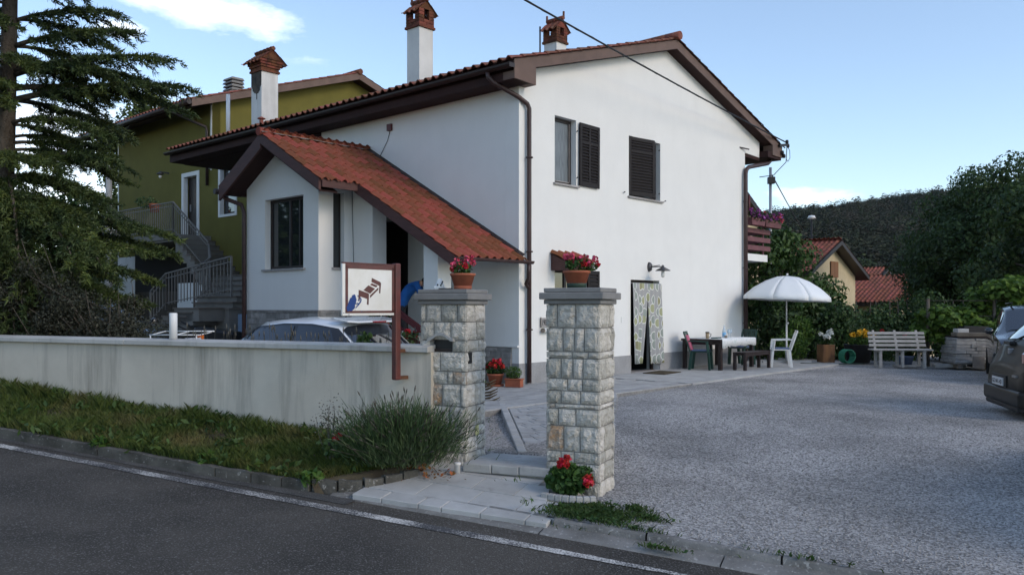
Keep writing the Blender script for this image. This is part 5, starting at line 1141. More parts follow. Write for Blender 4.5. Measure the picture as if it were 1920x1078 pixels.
# ================================================================== POTS AND FLOWERS
def blob_leaves(name, m, parent, c, r, n, size, up=.6, aspect=1.3, shell=.5):
    P = unit(n) * (shell + (1 - shell) * rng.random((n, 1)) ** .6) * np.array(r) + np.array(c); V, F = leaf_quads(P, size, up, aspect); return np_mesh(name, V, F, m, parent)
def blossom(name, m, parent, c, r, n=26, size=.03):
    P = unit(n) * r * (.6 + .4 * rng.random((n, 1))) + np.array(c); V, F = leaf_quads(P, size, .2, 1.05); return np_mesh(name, V, F, m, parent)
def pot(name, loc, rz, prof, label, m=None, base=None):
    t = empty(name, loc, rz, label, 'flower pot'); MB().lathe(prof, 20).build('pot', m or M['pot'], t); return t
PP = [(0, 0), (.078, 0), (.118, .135), (.128, .137), (.130, .160), (.119, .160), (.112, .14), (0, .135)]
def pillar_pots():
    def at(a, n, x, y): return stw(a, n, 1.607) + Vector((.9055 * x + .4245 * y, -.4245 * x + .9055 * y, 0))
    t = pot('flower_pot', at(0, 0, -.205, .27), 0, PP, 'terracotta pot of pink geraniums on the letter slot pillar'); MB().lathe([(0, .001), (.088, .001), (.092, .035), (.084, .036), (.08, .01), (0, .01)], 18).build('saucer', M['pot'], t)
    blob_leaves('foliage', M['leafger'], t, (-.01, 0, .21), (.10, .09, .07), 260, .035)
    for c, m in (((-.09, -.03, .24), 0), ((-.03, -.06, .235), 0), ((.03, -.07, .23), 1), ((.045, -.02, .31), 0), ((.10, .0, .26), 0), ((-.06, .03, .29), 0), ((-.10, .0, .20), 1), ((.0, .05, .27), 0), ((.08, .02, .315), 0)): blossom('bloom', M['redflower'] if m else M['pinkflower'], t, c, .032)
    MB().tube([(0, 0, .14), (.02, 0, .25)], .005, 5).build('stem', M['leafger'], t)
    t = pot('flower_pot', at(1.39, -.07, -.345, .25), 0, PP, 'terracotta pot with green base and pink flowers on right pillar'); MB().lathe([(.0795, .001), (.089, .001), (.093, .04), (.089, .05), (.080, .04)], 18).build('saucer', M['potgreen'], t)
    blob_leaves('foliage', M['leafger'], t, (.01, 0, .22), (.12, .09, .075), 300, .035); blob_leaves('foliage', M['leafger'], t, (.13, -.02, .20), (.07, .05, .045), 90, .03)
    for c, m in (((-.10, -.02, .29), 0), ((-.05, -.05, .29), 0), ((-.02, .0, .25), 0), ((.03, -.04, .27), 0), ((.07, -.05, .25), 0), ((.09, .02, .285), 0), ((.17, -.03, .27), 0), ((.19, -.03, .225), 1), ((.055, -.07, .22), 1), ((.11, -.04, .22), 0)): blossom('bloom', M['redflower'] if m else M['pinkflower'], t, c, .030)
    f = empty('ornament', at(0, 0, -.47, .27), .3, 'small white cone ornament with dark specks on letter slot pillar', 'ornament')
    MB().lathe([(0, 0), (.055, 0), (.05, .03), (.035, .07), (.022, .105), (.0, .115)], 10).ball((-.045, -.01, .018), .022).ball((.05, .01, .012), .018).build('figure', M['slipper'], f)
    for p in ((.0, -.047, .045), (.022, -.03, .08), (-.03, -.035, .05), (.012, -.044, .062)): MB().ball(p, .009, 6, 4).build('speck', M['ink'], f)
    o = B('tray', M['black'], None, -.07, .07, -.03, .03, 0, .012); o.location = at(0, 0, -.34, .16) + Vector((0, 0, .001)); tag(o, 'thin black tray lying on the letter slot pillar', 'tray')
pillar_pots()
def corner_pots():
    P2 = [(0, 0), (.10, 0), (.14, .19), (.155, .192), (.155, .225), (.143, .225), (.135, .20), (0, .195)]
    t = pot('flower_pot', (-.30, 15.25, .003), 0, P2, 'round terracotta pot of red flowers by the brown downpipe'); MB().lathe([(0, .0), (.15, .0), (.16, .03), (.15, .03), (.14, .01), (0, .01)], 18).build('saucer', M['pot'], t)
    blob_leaves('foliage', M['leafhedge'], t, (0, 0, .33), (.19, .16, .14), 500, .06)
    for c in ((-.08, -.12, .40), (.0, -.14, .37), (.08, -.12, .43), (.12, -.1, .36), (-.02, -.1, .45), (-.14, -.05, .33), (.06, -.05, .46)): blossom('bloom', M['redflower'], t, c, .04, 26, .05)
    t = empty('planter_box', (.04, 15.06, .003), -.45, 'rectangular terracotta planter of green herbs by the house corner', 'planter'); o = MB()
    o.prism([(-.15, -.07, 0), (.15, -.07, 0), (.15, .07, 0), (-.15, .07, 0)], (0, 0, .13)); m = o.build('box', M['pot'], t, .006)
    B('box_rim', M['pot'], t, -.168, .168, -.083, .083, .131, .152, bevel=.004)
    blob_leaves('foliage', M['leafbright'], t, (-.02, 0, .26), (.17, .10, .12), 520, .035, aspect=2.2); blob_leaves('foliage', M['leafhedge'], t, (-.02, 0, .20), (.14, .08, .07), 160, .035)
    d = empty('dried_twigs', (-.36, 12.9, -.03), 0, 'dark drooping seed twigs leaning out behind the letter slot pillar', 'plant'); tw = MB()
    for i in range(8):
        z = -.02 + .045 * i; x = .0 + .02 * math.sin(i * 2.1) - .01 * i; tw.tube([(-.15, 0, z - .02), (x + .05, -.02, z), (x + .17, -.04, z + .06)], [.006, .018, .006], 5)
    tw.tube([(-.15, 0, -.05), (-.15, 0, .4)], .012, 5).build('twig', M['soil'], d)
    P = np.array([(-.19, 0, .15)]) + rng.normal(size=(140, 3)) * np.array([.05, .05, .12]); V, F = leaf_quads(P, .06); np_mesh('foliage', V, F, M['leafdark'], d)
corner_pots()
def geranium_bed():
    b = empty('geranium', (.50, 7.42, pave_z(1.0, -.3) - .01), 0, 'green geranium with red blooms at the foot of right pillar', 'plant')
    n = 900; P = unit(n) * (.4 + .6 * rng.random((n, 1)) ** .5) * np.array((.20, .15, .135)) + np.array((.0, 0, .13)); P = P[P[:, 2] > 0.005]
    V, F = leaf_quads(P, .052, 1.0, 1.05); np_mesh('foliage', V, F, M['leafger'], b); blob_leaves('foliage', M['leafger'], b, (.17, .06, .20), (.05, .04, .03), 40, .03)
    mb = MB()
    for k in range(10): a = k * .7; mb.tube([(0, 0, 0), (.12 * math.cos(a), .09 * math.sin(a), .14)], .006, 5)
    mb.build('stem', M['leafger'], b)
    for c in ((-.055, -.10, .305), (-.02, -.09, .33), (-.075, -.08, .285), (-.03, -.1, .285), (.155, -.13, .155), (.18, -.12, .13), (.15, -.14, .125), (.17, -.11, .17)): blossom('bloom', M['redflower'], b, c, .033, 40, .034)
    rim = MB(); pts = []
    for k in range(9): t = k / 8; pts.append(Vector((.26 + .46 * t, 7.33 - .10 * math.sin(t * 2.6) - .03 * t, pave_z(.9 + .3 * t, -.45) + .012)))
    for p, q in zip(pts, pts[1:]): rim.bar(p, q, .05, .06)
    tag(rim.build('bed_rim', M['concrete'], None, .008), 'pale curved cement rim round the geranium at the right pillar', 'edging')
geranium_bed()

# ================================================================== TERRACE FURNITURE
def table():
    ctr = hw(6.45, -.62, 0.002); t = empty('garden_table', ctr, G_ANG, 'dark wooden table set along the house wall under a white cloth', 'table')
    L, W, h = 1.72, 1.02, .70
    B('tabletop', M['darkwood'], t, -L / 2, L / 2, -W / 2, W / 2, h - .045, h, bevel=.006); B('apron', M['darkwood'], t, -L / 2 + .05, L / 2 - .05, -W / 2 + .05, -W / 2 + .075, h - .13, h - .046); B('apron', M['darkwood'], t, -L / 2 + .05, -L / 2 + .075, -W / 2 + .076, W / 2 - .05, h - .13, h - .046)
    for x in (-1, 1):
        for y in (-1, 1): B('leg', M['darkwood'], t, x * (L / 2 - .085) - .042, x * (L / 2 - .085) + .042, y * (W / 2 - .055) - .042, y * (W / 2 - .055) + .042, 0, h - .046, bevel=.006)
    c = empty('tablecloth', ctr + Vector((0, 0, h)), G_ANG, 'white patterned cloth hanging over the front of the dark table', 'tablecloth')
    mb = MB(); V = []; F = []; n = 24; x0, x1 = -.80, .875; prof = [(.50, .003), (-W / 2 - .004, .004), (-W / 2 - .012, -.02), (-W / 2 - .016, -.17)]
    for i in range(n + 1):
        x = x0 + (x1 - x0) * i / n
        for k, (y, z) in enumerate(prof): V.append((x, y - (.008 * math.sin(i * 1.7) if k == 3 else 0), z - (.012 * math.sin(i * .9) + (.03 if i < 3 else 0) if k == 3 else 0)))
    for i in range(n):
        for k in range(3): b = i * 4 + k; F.append((b, b + 1, b + 5, b + 4))
    o = np_mesh('cloth', V, F, M['cloth'], c, True); md = o.modifiers.new('thick', 'SOLIDIFY'); md.thickness = .003
    zt = h + .008
    def on(x, y): return ctr + Vector((.668 * x - .744 * y, .744 * x + .668 * y, h + .0065))
    def thing(name, x, y, label, cat, z=None): return empty(name, on(x, y), 0, label, cat)
    q = empty('travel_mug', on(-.72, -.10) , 0, 'tan travel mug with dark lid on the bare table end', 'mug'); MB().lathe([(0, 0), (.036, 0), (.043, .13), (0, .13)], 14).build('cup', M['cup'], q); MB().lathe([(0, .131), (.047, .131), (.047, .155), (0, .16)], 14).build('lid', M['black'], q); MB().tube([(.04, 0, .12), (.085, 0, .11), (.075, 0, .05), (.04, 0, .035)], .008, 6).build('handle', M['black'], q)
    q = thing('water_bottle', .18, -.05, 'clear water bottle with blue label in the middle of table', 'bottle'); MB().lathe([(0, 0), (.042, 0), (.045, .14), (.042, .17), (.016, .25), (.014, .29), (0, .29)], 14).build('bottle', M['bottle'], q); MB().lathe([(.0452, .03), (.0462, .03), (.0462, .125), (.0452, .125)], 14).build('label', M['bluelabel'], q); MB().lathe([(0, .291), (.017, .291), (.017, .315), (0, .315)], 10).build('cap', M['slipper'], q)
    for k, (x, y) in enumerate(((.46, -.02), (.60, .0))):
        q = thing('wine_glass', x, y, 'stemmed wine glass nearer the bottle' if k == 0 else 'stemmed wine glass farther from the bottle', 'glass'); q['group'] = 'wine glasses on the table'; MB().lathe([(0, 0), (.032, .002), (.006, .01), (.005, .08), (.034, .11), (.038, .15), (.033, .19), (.031, .19), (.035, .15), (.03, .115), (0, .10)], 14).build('glass', M['bottle'], q)
    q = thing('jar', -.02, -.20, 'small brown jar with pale lid on the white cloth', 'jar'); MB().lathe([(0, 0), (.035, 0), (.035, .055), (0, .055)], 12).build('jar_body', M['oldplank'], q); MB().lathe([(0, .056), (.037, .056), (.037, .072), (0, .072)], 12).build('lid', M['slipper'], q)
    o = B('book', M['greenplastic'], None, -.11, .11, -.08, .08, 0, .025, bevel=.003); o.location = on(-.45, -.18); o.rotation_euler.z = .9; tag(o, 'dark closed book lying beside the travel mug', 'book')
    o = B('napkin_pile', M['slipper'], None, -.12, .12, -.09, .09, 0, .02, bevel=.003); o.location = on(-.18, .10); o.rotation_euler.z = .5; tag(o, 'small pile of white papers between book and bottle', 'papers')
table()
def plastic_chair(name, loc, rz, m, label, cush=None, back=None):
    c = empty(name, loc, rz, label, 'chair', 'plastic garden chairs'); s = .22
    B('seat', m, c, -s, s, -s, s, .40, .425, bevel=.01)
    for x in (-1, 1):
        MB().prism([(x * .20 - .03, .20, 0), (x * .20 + .03, .20, 0), (x * .20 + .045, .24, 0.0), (x * .20 - .03, .25, 0)], (0, -.03, .40)).build('leg', m, c)
        MB().prism([(x * .21 - .03, -.26, 0), (x * .21 + .03, -.26, 0), (x * .21 + .03, -.20, 0), (x * .21 - .03, -.20, 0)], (0, .05, .40)).build('leg', m, c)
        MB().bar((x * .24, .20, .40), (x * .255, .17, .64), .035, .06).bar((x * .255, .20, .645), (x * .25, -.24, .66), .055, .028, ).build('armrest', m, c, .006)
    bk = MB(); 
    P = [(-.22, -.20, .41), (.22, -.20, .41), (.20, -.36, .84), (.14, -.38, .865), (-.14, -.38, .865), (-.20, -.36, .84)]
    bm_ = MB()
    for x in (-.205, .205): bm_.bar((x, -.21, .40), (x * .95, -.355, .83), .045, .03, (0, 1, 0))
    bm_.bar((-.21, -.362, .845), (.21, -.362, .845), .03, .06, (0, 0, 1))
    for x in (-.12, -.06, 0, .06, .12): bm_.bar((x, -.215, .425), (x, -.355, .82), .038, .014, (0, 1, 0))
    bm_.build('backrest', m, c, .004)
    if cush: B('seat_cushion', cush, c, -.20, .20, -.19, .20, .426, .46, bevel=.014)
    if back: B('back_cushion', back, c, -.14, .14, -.02, .018, 0, .20, bevel=.012, mtx=Matrix.Translation((0, -.20, .44)) @ Matrix.Rotation(R(20), 4, 'X')); B('back_cushion', back, c, -.14, .14, -.02, .018, .215, .37, bevel=.012, mtx=Matrix.Translation((0, -.20, .44)) @ Matrix.Rotation(R(20), 4, 'X'))
    return c
plastic_chair('garden_chair', (4.34, 19.28, .002), R(-112), M['greenplastic'], 'dark green plastic chair with pink back cushion at the table end', M['bluecushion'], M['pink'])
plastic_chair('garden_chair', (5.75, 21.05, .002), R(130), M['greenplastic'], 'dark green plastic chair mostly hidden behind the white tablecloth', M['bluecushion'])
plastic_chair('garden_chair', (6.46, 20.2, .002), R(90 - 12), M['whiteplastic'], 'white plastic armchair facing the table beneath the parasol', M['bluecushion'])
def low_bench():
    t = empty('low_bench', hw(6.55, -1.42, .002), G_ANG, 'low dark wooden bench standing in front of the table', 'bench'); L, W, h = 1.28, .32, .41
    for i in range(3): B('slat', M['darkwood'], t, -L / 2, L / 2, -W / 2 + i * .108, -W / 2 + i * .108 + .102, h - .03, h, bevel=.004)
    B('apron', M['darkwood'], t, -L / 2 + .03, L / 2 - .03, -W / 2 + .012, -W / 2 + .03, h - .09, h - .031); B('apron', M['darkwood'], t, -L / 2 + .03, L / 2 - .03, W / 2 - .03, W / 2 - .012, h - .09, h - .031)
    for x in (-1, 1):
        for y in (-1, 1): B('leg', M['darkwood'], t, x * (L / 2 - .035) - .032, x * (L / 2 - .035) + .032, y * (W / 2 - .035) - .032, y * (W / 2 - .035) + .032, 0, h - .031, bevel=.004)
low_bench()
def parasol():
    p = empty('parasol', (7.08, 21.66, .002), 0, 'white eight panelled garden parasol standing over the terrace end', 'parasol')
    MB().tube([(0, 0, .02), (0, 0, 1.0)], .022, 10).tube([(0, 0, 1.0), (0, 0, 2.22)], .017, 10).build('pole', M['whitemetal'], p); MB().ball((.03, -.02, 1.02), .025).build('knob', M['whitemetal'], p)
    tilt = Matrix.Translation((0, 0, 1.70)) @ Matrix.Rotation(R(2.6), 4, 'Y') @ Matrix.Translation((0, 0, -1.70)); Rr = 1.09
    prof = [(.03, 2.235), (.28, 2.205), (.56, 2.10), (.84, 1.935), (1.0, 1.80), (Rr, 1.715)]
    def pt(r, z, a, sag): f = 1 - (1 - math.cos(math.pi / 8)) * .30 * (1 - abs(((a / (math.pi / 4)) % 1) - .5) * 2) ; return Vector((r * f * math.cos(a), r * f * math.sin(a), z - sag * .03 * (1 - abs(((a / (math.pi / 4)) % 1) - .5) * 2) * (r / Rr)))
    off = R(10)
    for k in range(8):
        V = []; F = []; n = 6
        for i in range(n + 1):
            a = k * math.pi / 4 + math.pi / 4 * i / n
            for (r, z) in prof: v = pt(r, z, a, 1); V.append(Matrix.Rotation(off, 3, 'Z') @ v)
            v = pt(Rr, prof[-1][1], a, 1); dz = .10 + .018 * math.cos(i / n * 2 * math.pi); V.append(Matrix.Rotation(off, 3, 'Z') @ (v * 1.0 + Vector((v.x * .012, v.y * .012, -dz))))
        m = len(prof) + 1
        for i in range(n):
            for j in range(m - 1): b = i * m + j; F.append((b, b + 1, b + m + 1, b + m))
        o = np_mesh('canopy_panel', [tilt @ v for v in V], F, M['parasol'], p, True); md = o.modifiers.new('thick', 'SOLIDIFY'); md.thickness = .003
        r_ = MB().tube([tilt @ (Matrix.Rotation(off, 3, 'Z') @ pt(r, z - .012, k * math.pi / 4, 0)) for r, z in prof], .006, 5); r_.build('rib', M['whitemetal'], p)
        MB().tube([tilt @ (Matrix.Rotation(off, 3, 'Z') @ pt(.56, 2.08, k * math.pi / 4, 0)), Vector((.02, 0, 1.80))], .005, 5).build('strut', M['whitemetal'], p)
    MB().ball((0.02, 0, 2.27), .03).build('finial', M['whitemetal'], p)
    MB().lathe([(.0, .0), (.04, .0), (.035, .30), (.026, .31), (.0, .31)], 10).build('base_tube', M['metal'], p)
    B('base_bar', M['metal'], p, -.62, .62, -.045, .045, .0, .05); B('base_bar', M['metal'], p, -.045, .045, -.55, .55, .051, .09)
parasol()
def flower_boxes():
    for k, (s0, s1) in enumerate(((9.12, 9.92), (9.95, 10.95))):
        b = empty('flower_box', hw((s0 + s1) / 2, -.08, 3.62), G_ANG, ('purple flowers in a brown box hung on the balcony rail by the wall', 'pink flowers in a brown box hung at the outer balcony end')[k], 'flower box', 'flower boxes on the balcony'); w = (s1 - s0) / 2
        MB().prism([(-w + .03, -.08, 0), (w - .03, -.08, 0), (w, -.10, .19), (-w, -.10, .19)], (0, .18, 0)).build('box', M['balcony'], b, .005)
        n = 420; P = rng.random((n, 3)) * np.array([2 * w, .26, .26]) + np.array([-w, -.16, .12]); V, F = leaf_quads(P, .06); np_mesh('foliage', V, F, M['leafdark'], b)
        for i in range(16): blossom('bloom', M['purpleflower'] if k == 0 or i % 3 else M['pinkflower'], b, (random.uniform(-w, w), random.uniform(-.16, -.04), random.uniform(.20, .40)), .055, 18, .06)
flower_boxes()
def white_bench():
    p = empty('park_bench', (9.52, 20.62, -.045), R(-4), 'weathered white slatted bench in front of the tall hedge', 'bench'); L = 1.42
    for i in range(3): B('seat_slat', M['benchwood'], p, -L / 2, L / 2, -.22 + .135 * i, -.22 + .135 * i + .12, .42, .455, bevel=.005)
    for i in range(4): B('back_slat', M['benchwood'], p, -L / 2 + .05, L / 2, -.015, .015, 0, .07, bevel=.004, mtx=Matrix.Translation((0, .22 + .035 * i, .50 + .098 * i)) @ Matrix.Rotation(R(-14), 4, 'X'))
    for x in (-.52, .0, .52):
        MB().prism([(x - .035, -.20, 0), (x + .035, -.20, 0), (x + .035, -.14, 0), (x - .035, -.14, 0)], (0, .02, .42)).build('leg', M['benchwood'], p, .005); MB().prism([(x - .035, .14, 0), (x + .035, .14, 0), (x + .035, .20, 0), (x - .035, .20, 0)], (0, -.01, .42)).build('leg', M['benchwood'], p, .005)
        MB().bar((x, .19, .40), (x, .37, .90), .05, .035, (0, 1, 0)).build('back_post', M['benchwood'], p); B('seat_bearer', M['benchwood'], p, x - .03, x + .03, -.20, .18, .375, .419)
    o = B('flat_stone', M['cladding'], None, -.30, .30, -.12, .12, 0, .05, bevel=.01); o.location = (9.75, 20.75, -.045); tag(o, 'flat grey stone lying under the white slatted bench', 'stone')
    q = empty('blue_basin', (9.95, 21.25, -.04), 0, 'dark blue round basin under the right end of bench', 'basin'); MB().lathe([(0, 0), (.14, 0), (.20, .22), (.21, .23), (.19, .22), (.13, .02), (0, .02)], 16).build('basin', M['bluecushion'], q)
white_bench()
def pallet_stack():
    p = empty('stone_pallet', (11.45, 20.75, -.06), R(-3), 'pallet stack of stone slabs wrapped in clear plastic by the hedge', 'pallet stack')
    for x in (-.62, -.02, .55): B('pallet_foot', M['oldplank'], p, x, x + .12, -.4, .4, 0, .10)
    B('pallet_board', M['oldplank'], p, -.70, .70, -.42, .42, .101, .13); rs = random.Random(2); z = .131
    for r in range(8):
        h = rs.choice((.07, .085, .095)); x = -.66 + rs.uniform(-.03, .02)
        while x < .6:
            w = rs.uniform(.26, .5); x1 = min(x + w, .68); MB().box(x + .004, x1 - .004, -.40 + rs.uniform(-.02, .02), .40, z + .002, z + h - .002).build('stone_slab', M['wrap'], p, .008); x = x1
        z += h
    B('cover_board', M['gutter'], p, -.60, .72, -.42, .42, z + .002, z + .035); zt = z + .036
    def blk(name, x0, x1, y0, y1, h, m, label, cat, dz=0):
        o = B(name, m, None, x0, x1, y0, y1, 0, h, bevel=.006); o.location = Vector((11.45, 20.75, -.06 + zt + dz)); o.rotation_euler.z = R(-3); tag(o, label, cat)
    blk('plank_bundle', -.62, .10, -.38, -.05, .09, M['oldplank'], 'weathered planks lying on the board over the pallet', 'planks'); blk('white_block', -.56, -.30, -.30, -.04, .09, M['whiteblock'], 'white block perched on the planks at left of the pallet', 'block', .092)
    blk('black_crate', -.28, .34, -.02, .30, .24, M['black'], 'black plastic crate on top of the wrapped pallet', 'crate'); blk('white_block', .12, .36, -.38, -.14, .085, M['whiteblock'], 'white block lying before the black crate', 'block'); blk('white_block', .44, .66, -.36, -.10, .095, M['whiteblock'], 'lower white block of the pair at right of pallet', 'block'); blk('white_block', .46, .65, -.34, -.12, .09, M['whiteblock'], 'upper white block of the pair at right of pallet', 'block', .098)
    o = B('leaning_slab', M['oldplank'], None, -.14, .14, -.02, .02, 0, .30, bevel=.006); o.location = (11.22, 20.20, -.055); o.rotation_euler = (R(-14), R(8), .0); tag(o, 'brownish slab leaning against the front of the pallet', 'slab')
    o = B('timber', M['benchwood'], None, -.38, .38, -.06, .06, 0, .09, bevel=.006); o.location = (10.75, 20.65, -.05); tag(o, 'short pale timber on the ground left of the pallet', 'timber')
    t = empty('white_tub', (11.75, 20.15, -.07), 0, 'small white tub with blue stripe on gravel by pallet', 'tub'); B('tub_body', M['whiteplastic'], t, -.13, .13, -.08, .08, 0, .07, bevel=.01); B('stripe', M['bluecushion'], t, -.132, .132, -.082, .082, .071, .10); B('lid', M['whiteplastic'], t, -.14, .14, -.09, .09, .101, .125, bevel=.006); MB().tube([(-.16, .0, .17), (.12, .02, .20)], .045, 8).build('paper_roll', M['slipper'], t)
pallet_stack()
def planters():
    q = empty('log_planter', (8.18, 21.9, -.02), R(8), 'square wooden log planter holding white lilies beside the hose', 'planter'); B('box', M['stump'], q, -.17, .17, -.17, .17, 0, .48, bevel=.02)
    blob_leaves('foliage', M['leafhedge'], q, (0, 0, .62), (.22, .2, .17), 260, .10, aspect=3)
    for i in range(12): blossom('bloom', M['whiteflower'], q, (random.uniform(-.2, .2), random.uniform(-.2, .0), random.uniform(.62, .86)), .04, 10, .07)
    q = empty('flower_tub', (9.15, 22.2, -.03), 0, 'black tub of yellow flowers between log planter and bench', 'planter'); MB().lathe([(0, 0), (.28, 0), (.36, .46), (.38, .47), (.36, .48), (.33, .44), (0, .42)], 18).build('tub', M['black'], q)
    blob_leaves('foliage', M['leafbright'], q, (0, 0, .62), (.42, .3, .18), 520, .09, aspect=3); blob_leaves('foliage', M['leaflav'], q, (.05, .05, 1.0), (.36, .25, .25), 300, .07, aspect=2.5)
    for i in range(14): blossom('bloom', M['yellowflower'], q, (random.uniform(-.30, .30), random.uniform(-.3, -.1), random.uniform(.70, .84)), .05, 16, .065)
    h = empty('garden_hose', (8.55, 21.6, -.015), 0, 'coiled green garden hose beside the log planter', 'hose'); mb = MB()
    for k in range(5): mb.tube([(.02 * k + .10 * 0 + .15 * math.cos(a), -.03 * k + .0, .19 + .17 * math.sin(a)) for a in [i * .42 for i in range(16)]], .016, 6)
    mb.build('coil', M['hose'], h); MB().tube([(.1, -.1, .015), (.4, -.25, .012), (.1, -.4, .012), (-.6, -.3, .012), (-1.2, -.2, .02)], .013, 6).build('hose_end', M['potgreen'], h)
planters()

# ================================================================== PERSON
def person():
    base = hw(-1.22, 1.90, .531); ang = 0.0
    J = {'pel': (0, 0, .93, .150, .125), 'sp1': (.06, 0, 1.08, .135, .115), 'sp2': (.16, 0, 1.24, .150, .12), 'sp3': (.29, 0, 1.36, .155, .11), 'nk': (.40, 0, 1.37, .060, .060), 'nk2': (.45, 0, 1.34, .058, .058)}
    for s, y in (('l', 1), ('r', -1)):
        J.update({'sh' + s: (.31, .17 * y, 1.34, .065, .065), 'el' + s: (.42, .22 * y, 1.07, .048, .048), 'wr' + s: (.58, .16 * y, .88, .032, .032), 'hd' + s: (.62, .15 * y, .83, .042, .022),
                  'hp' + s: (-.01, .09 * y, .88, .098, .098), 'kn' + s: (.05, .11 * y, .48, .065, .065), 'an' + s: (-.02, .11 * y, .09, .045, .045), 'to' + s: (.15, .12 * y, .04, .045, .035)})
    E = [('pel', 'sp1'), ('sp1', 'sp2'), ('sp2', 'sp3'), ('sp3', 'nk'), ('nk', 'nk2')]
    for s in 'lr':
        E += [('sp3', 'sh' + s), ('sh' + s, 'el' + s), ('el' + s, 'wr' + s), ('wr' + s, 'hd' + s), ('pel', 'hp' + s), ('hp' + s, 'kn' + s), ('kn' + s, 'an' + s), ('an' + s, 'to' + s)]
        for k in range(5):                                                        # four fingers and a thumb, curled
            y = 1 if s == 'l' else -1; bx = .62 + .012; off = (k - 1.5) * .018
            if k < 4:
                a, b = f'f{k}a{s}', f'f{k}b{s}'; J[a] = (.645 + .004 * k, (.15 + off) * y, .785, .0085, .0085); J[b] = (.63, (.15 + off) * y, .745 + .006 * abs(k - 1), .0075, .0075); E += [('hd' + s, a), (a, b)]
            else: J['th' + s] = (.665, (.15 - .05) * y, .81, .009, .009); E.append(('hd' + s, 'th' + s))
    ks = list(J); me = bpy.data.meshes.new('person'); me.from_pydata([J[k][:3] for k in ks], [(ks.index(a), ks.index(b)) for a, b in E], [])
    ob = bpy.data.objects.new('body', me); COL.objects.link(ob); sk = ob.modifiers.new('skin', 'SKIN'); ob.modifiers.new('sub', 'SUBSURF').levels = 2
    for i, k in enumerate(ks): me.skin_vertices[0].data[i].radius = J[k][3:]
    me.skin_vertices[0].data[0].use_root = True
    dg = bpy.context.evaluated_depsgraph_get(); ev = bpy.data.meshes.new_from_object(ob.evaluated_get(dg)); ob.modifiers.clear(); ob.data = ev; ev.name = 'body'
    for m in ('bluecloth', 'trousers', 'skin', 'black'): ev.materials.append(M[m])
    for p in ev.polygons:
        c = p.center; p.use_smooth = True
        if c.z < .10: p.material_index = 3
        elif c.z < .93 and c.x < .30: p.material_index = 1
        elif (c.x > .36 and abs(c.y) < .12 and c.z > 1.2) or (c.z < 1.0 and c.x > .47): p.material_index = 2
    t = empty('person', base, ang, 'person in a blue shirt bending forward beside the porch column', 'person'); ob.parent = t
    hd = MB().ball((.53, 0, 1.34), .105, 14, 10, (1.12, .80, 1.0)); hd.ball((.635, 0, 1.31), .018, 6, 5); hd.ball((.53, .088, 1.335), .022, 6, 5, (1, .5, 1.4)); hd.ball((.53, -.088, 1.335), .022, 6, 5, (1, .5, 1.4)); hd.ball((.60, 0, 1.255), .045, 8, 6, (1, .9, .7)); h = hd.build('head', M['skin'], t)
    MB().ball((.505, 0, 1.375), .112, 14, 10, (1.12, .86, .98)).build('hair', M['hair'], t)
    for y in (-.035, .035): MB().ball((.632, y, 1.345), .010, 6, 5).build('eye', M['ink'], h)
    B('mouth', M['redflower'], h, .636, .642, -.022, .022, 1.272, 1.280)
person()
def porch_flowers():
    for k, (s, q, z, lab) in enumerate(((-1.60, 2.05, 1.02, 'red flower box hanging on the upper porch rail'), (-1.62, 1.30, .62, 'red flower box hanging low on the porch rail'))):
        b = empty('flower_box', hw(s, q, z), G_ANG + 1.2, lab, 'flower box', 'flower boxes on the porch rail'); B('box', M['pot'], b, -.30, .30, -.08, .08, 0, .16, bevel=.006); n = 260
        P = rng.random((n, 3)) * np.array([.64, .30, .26]) + np.array([-.32, -.15, .10]); V, F = leaf_quads(P, .07); np_mesh('foliage', V, F, M['leafhedge'], b)
        for i in range(9): blossom('bloom', M['redflower'] if i % 4 else M['whiteflower'], b, (random.uniform(-.32, .32), random.uniform(-.16, .05), random.uniform(.18, .38)), .045, 16, .05)
porch_flowers()

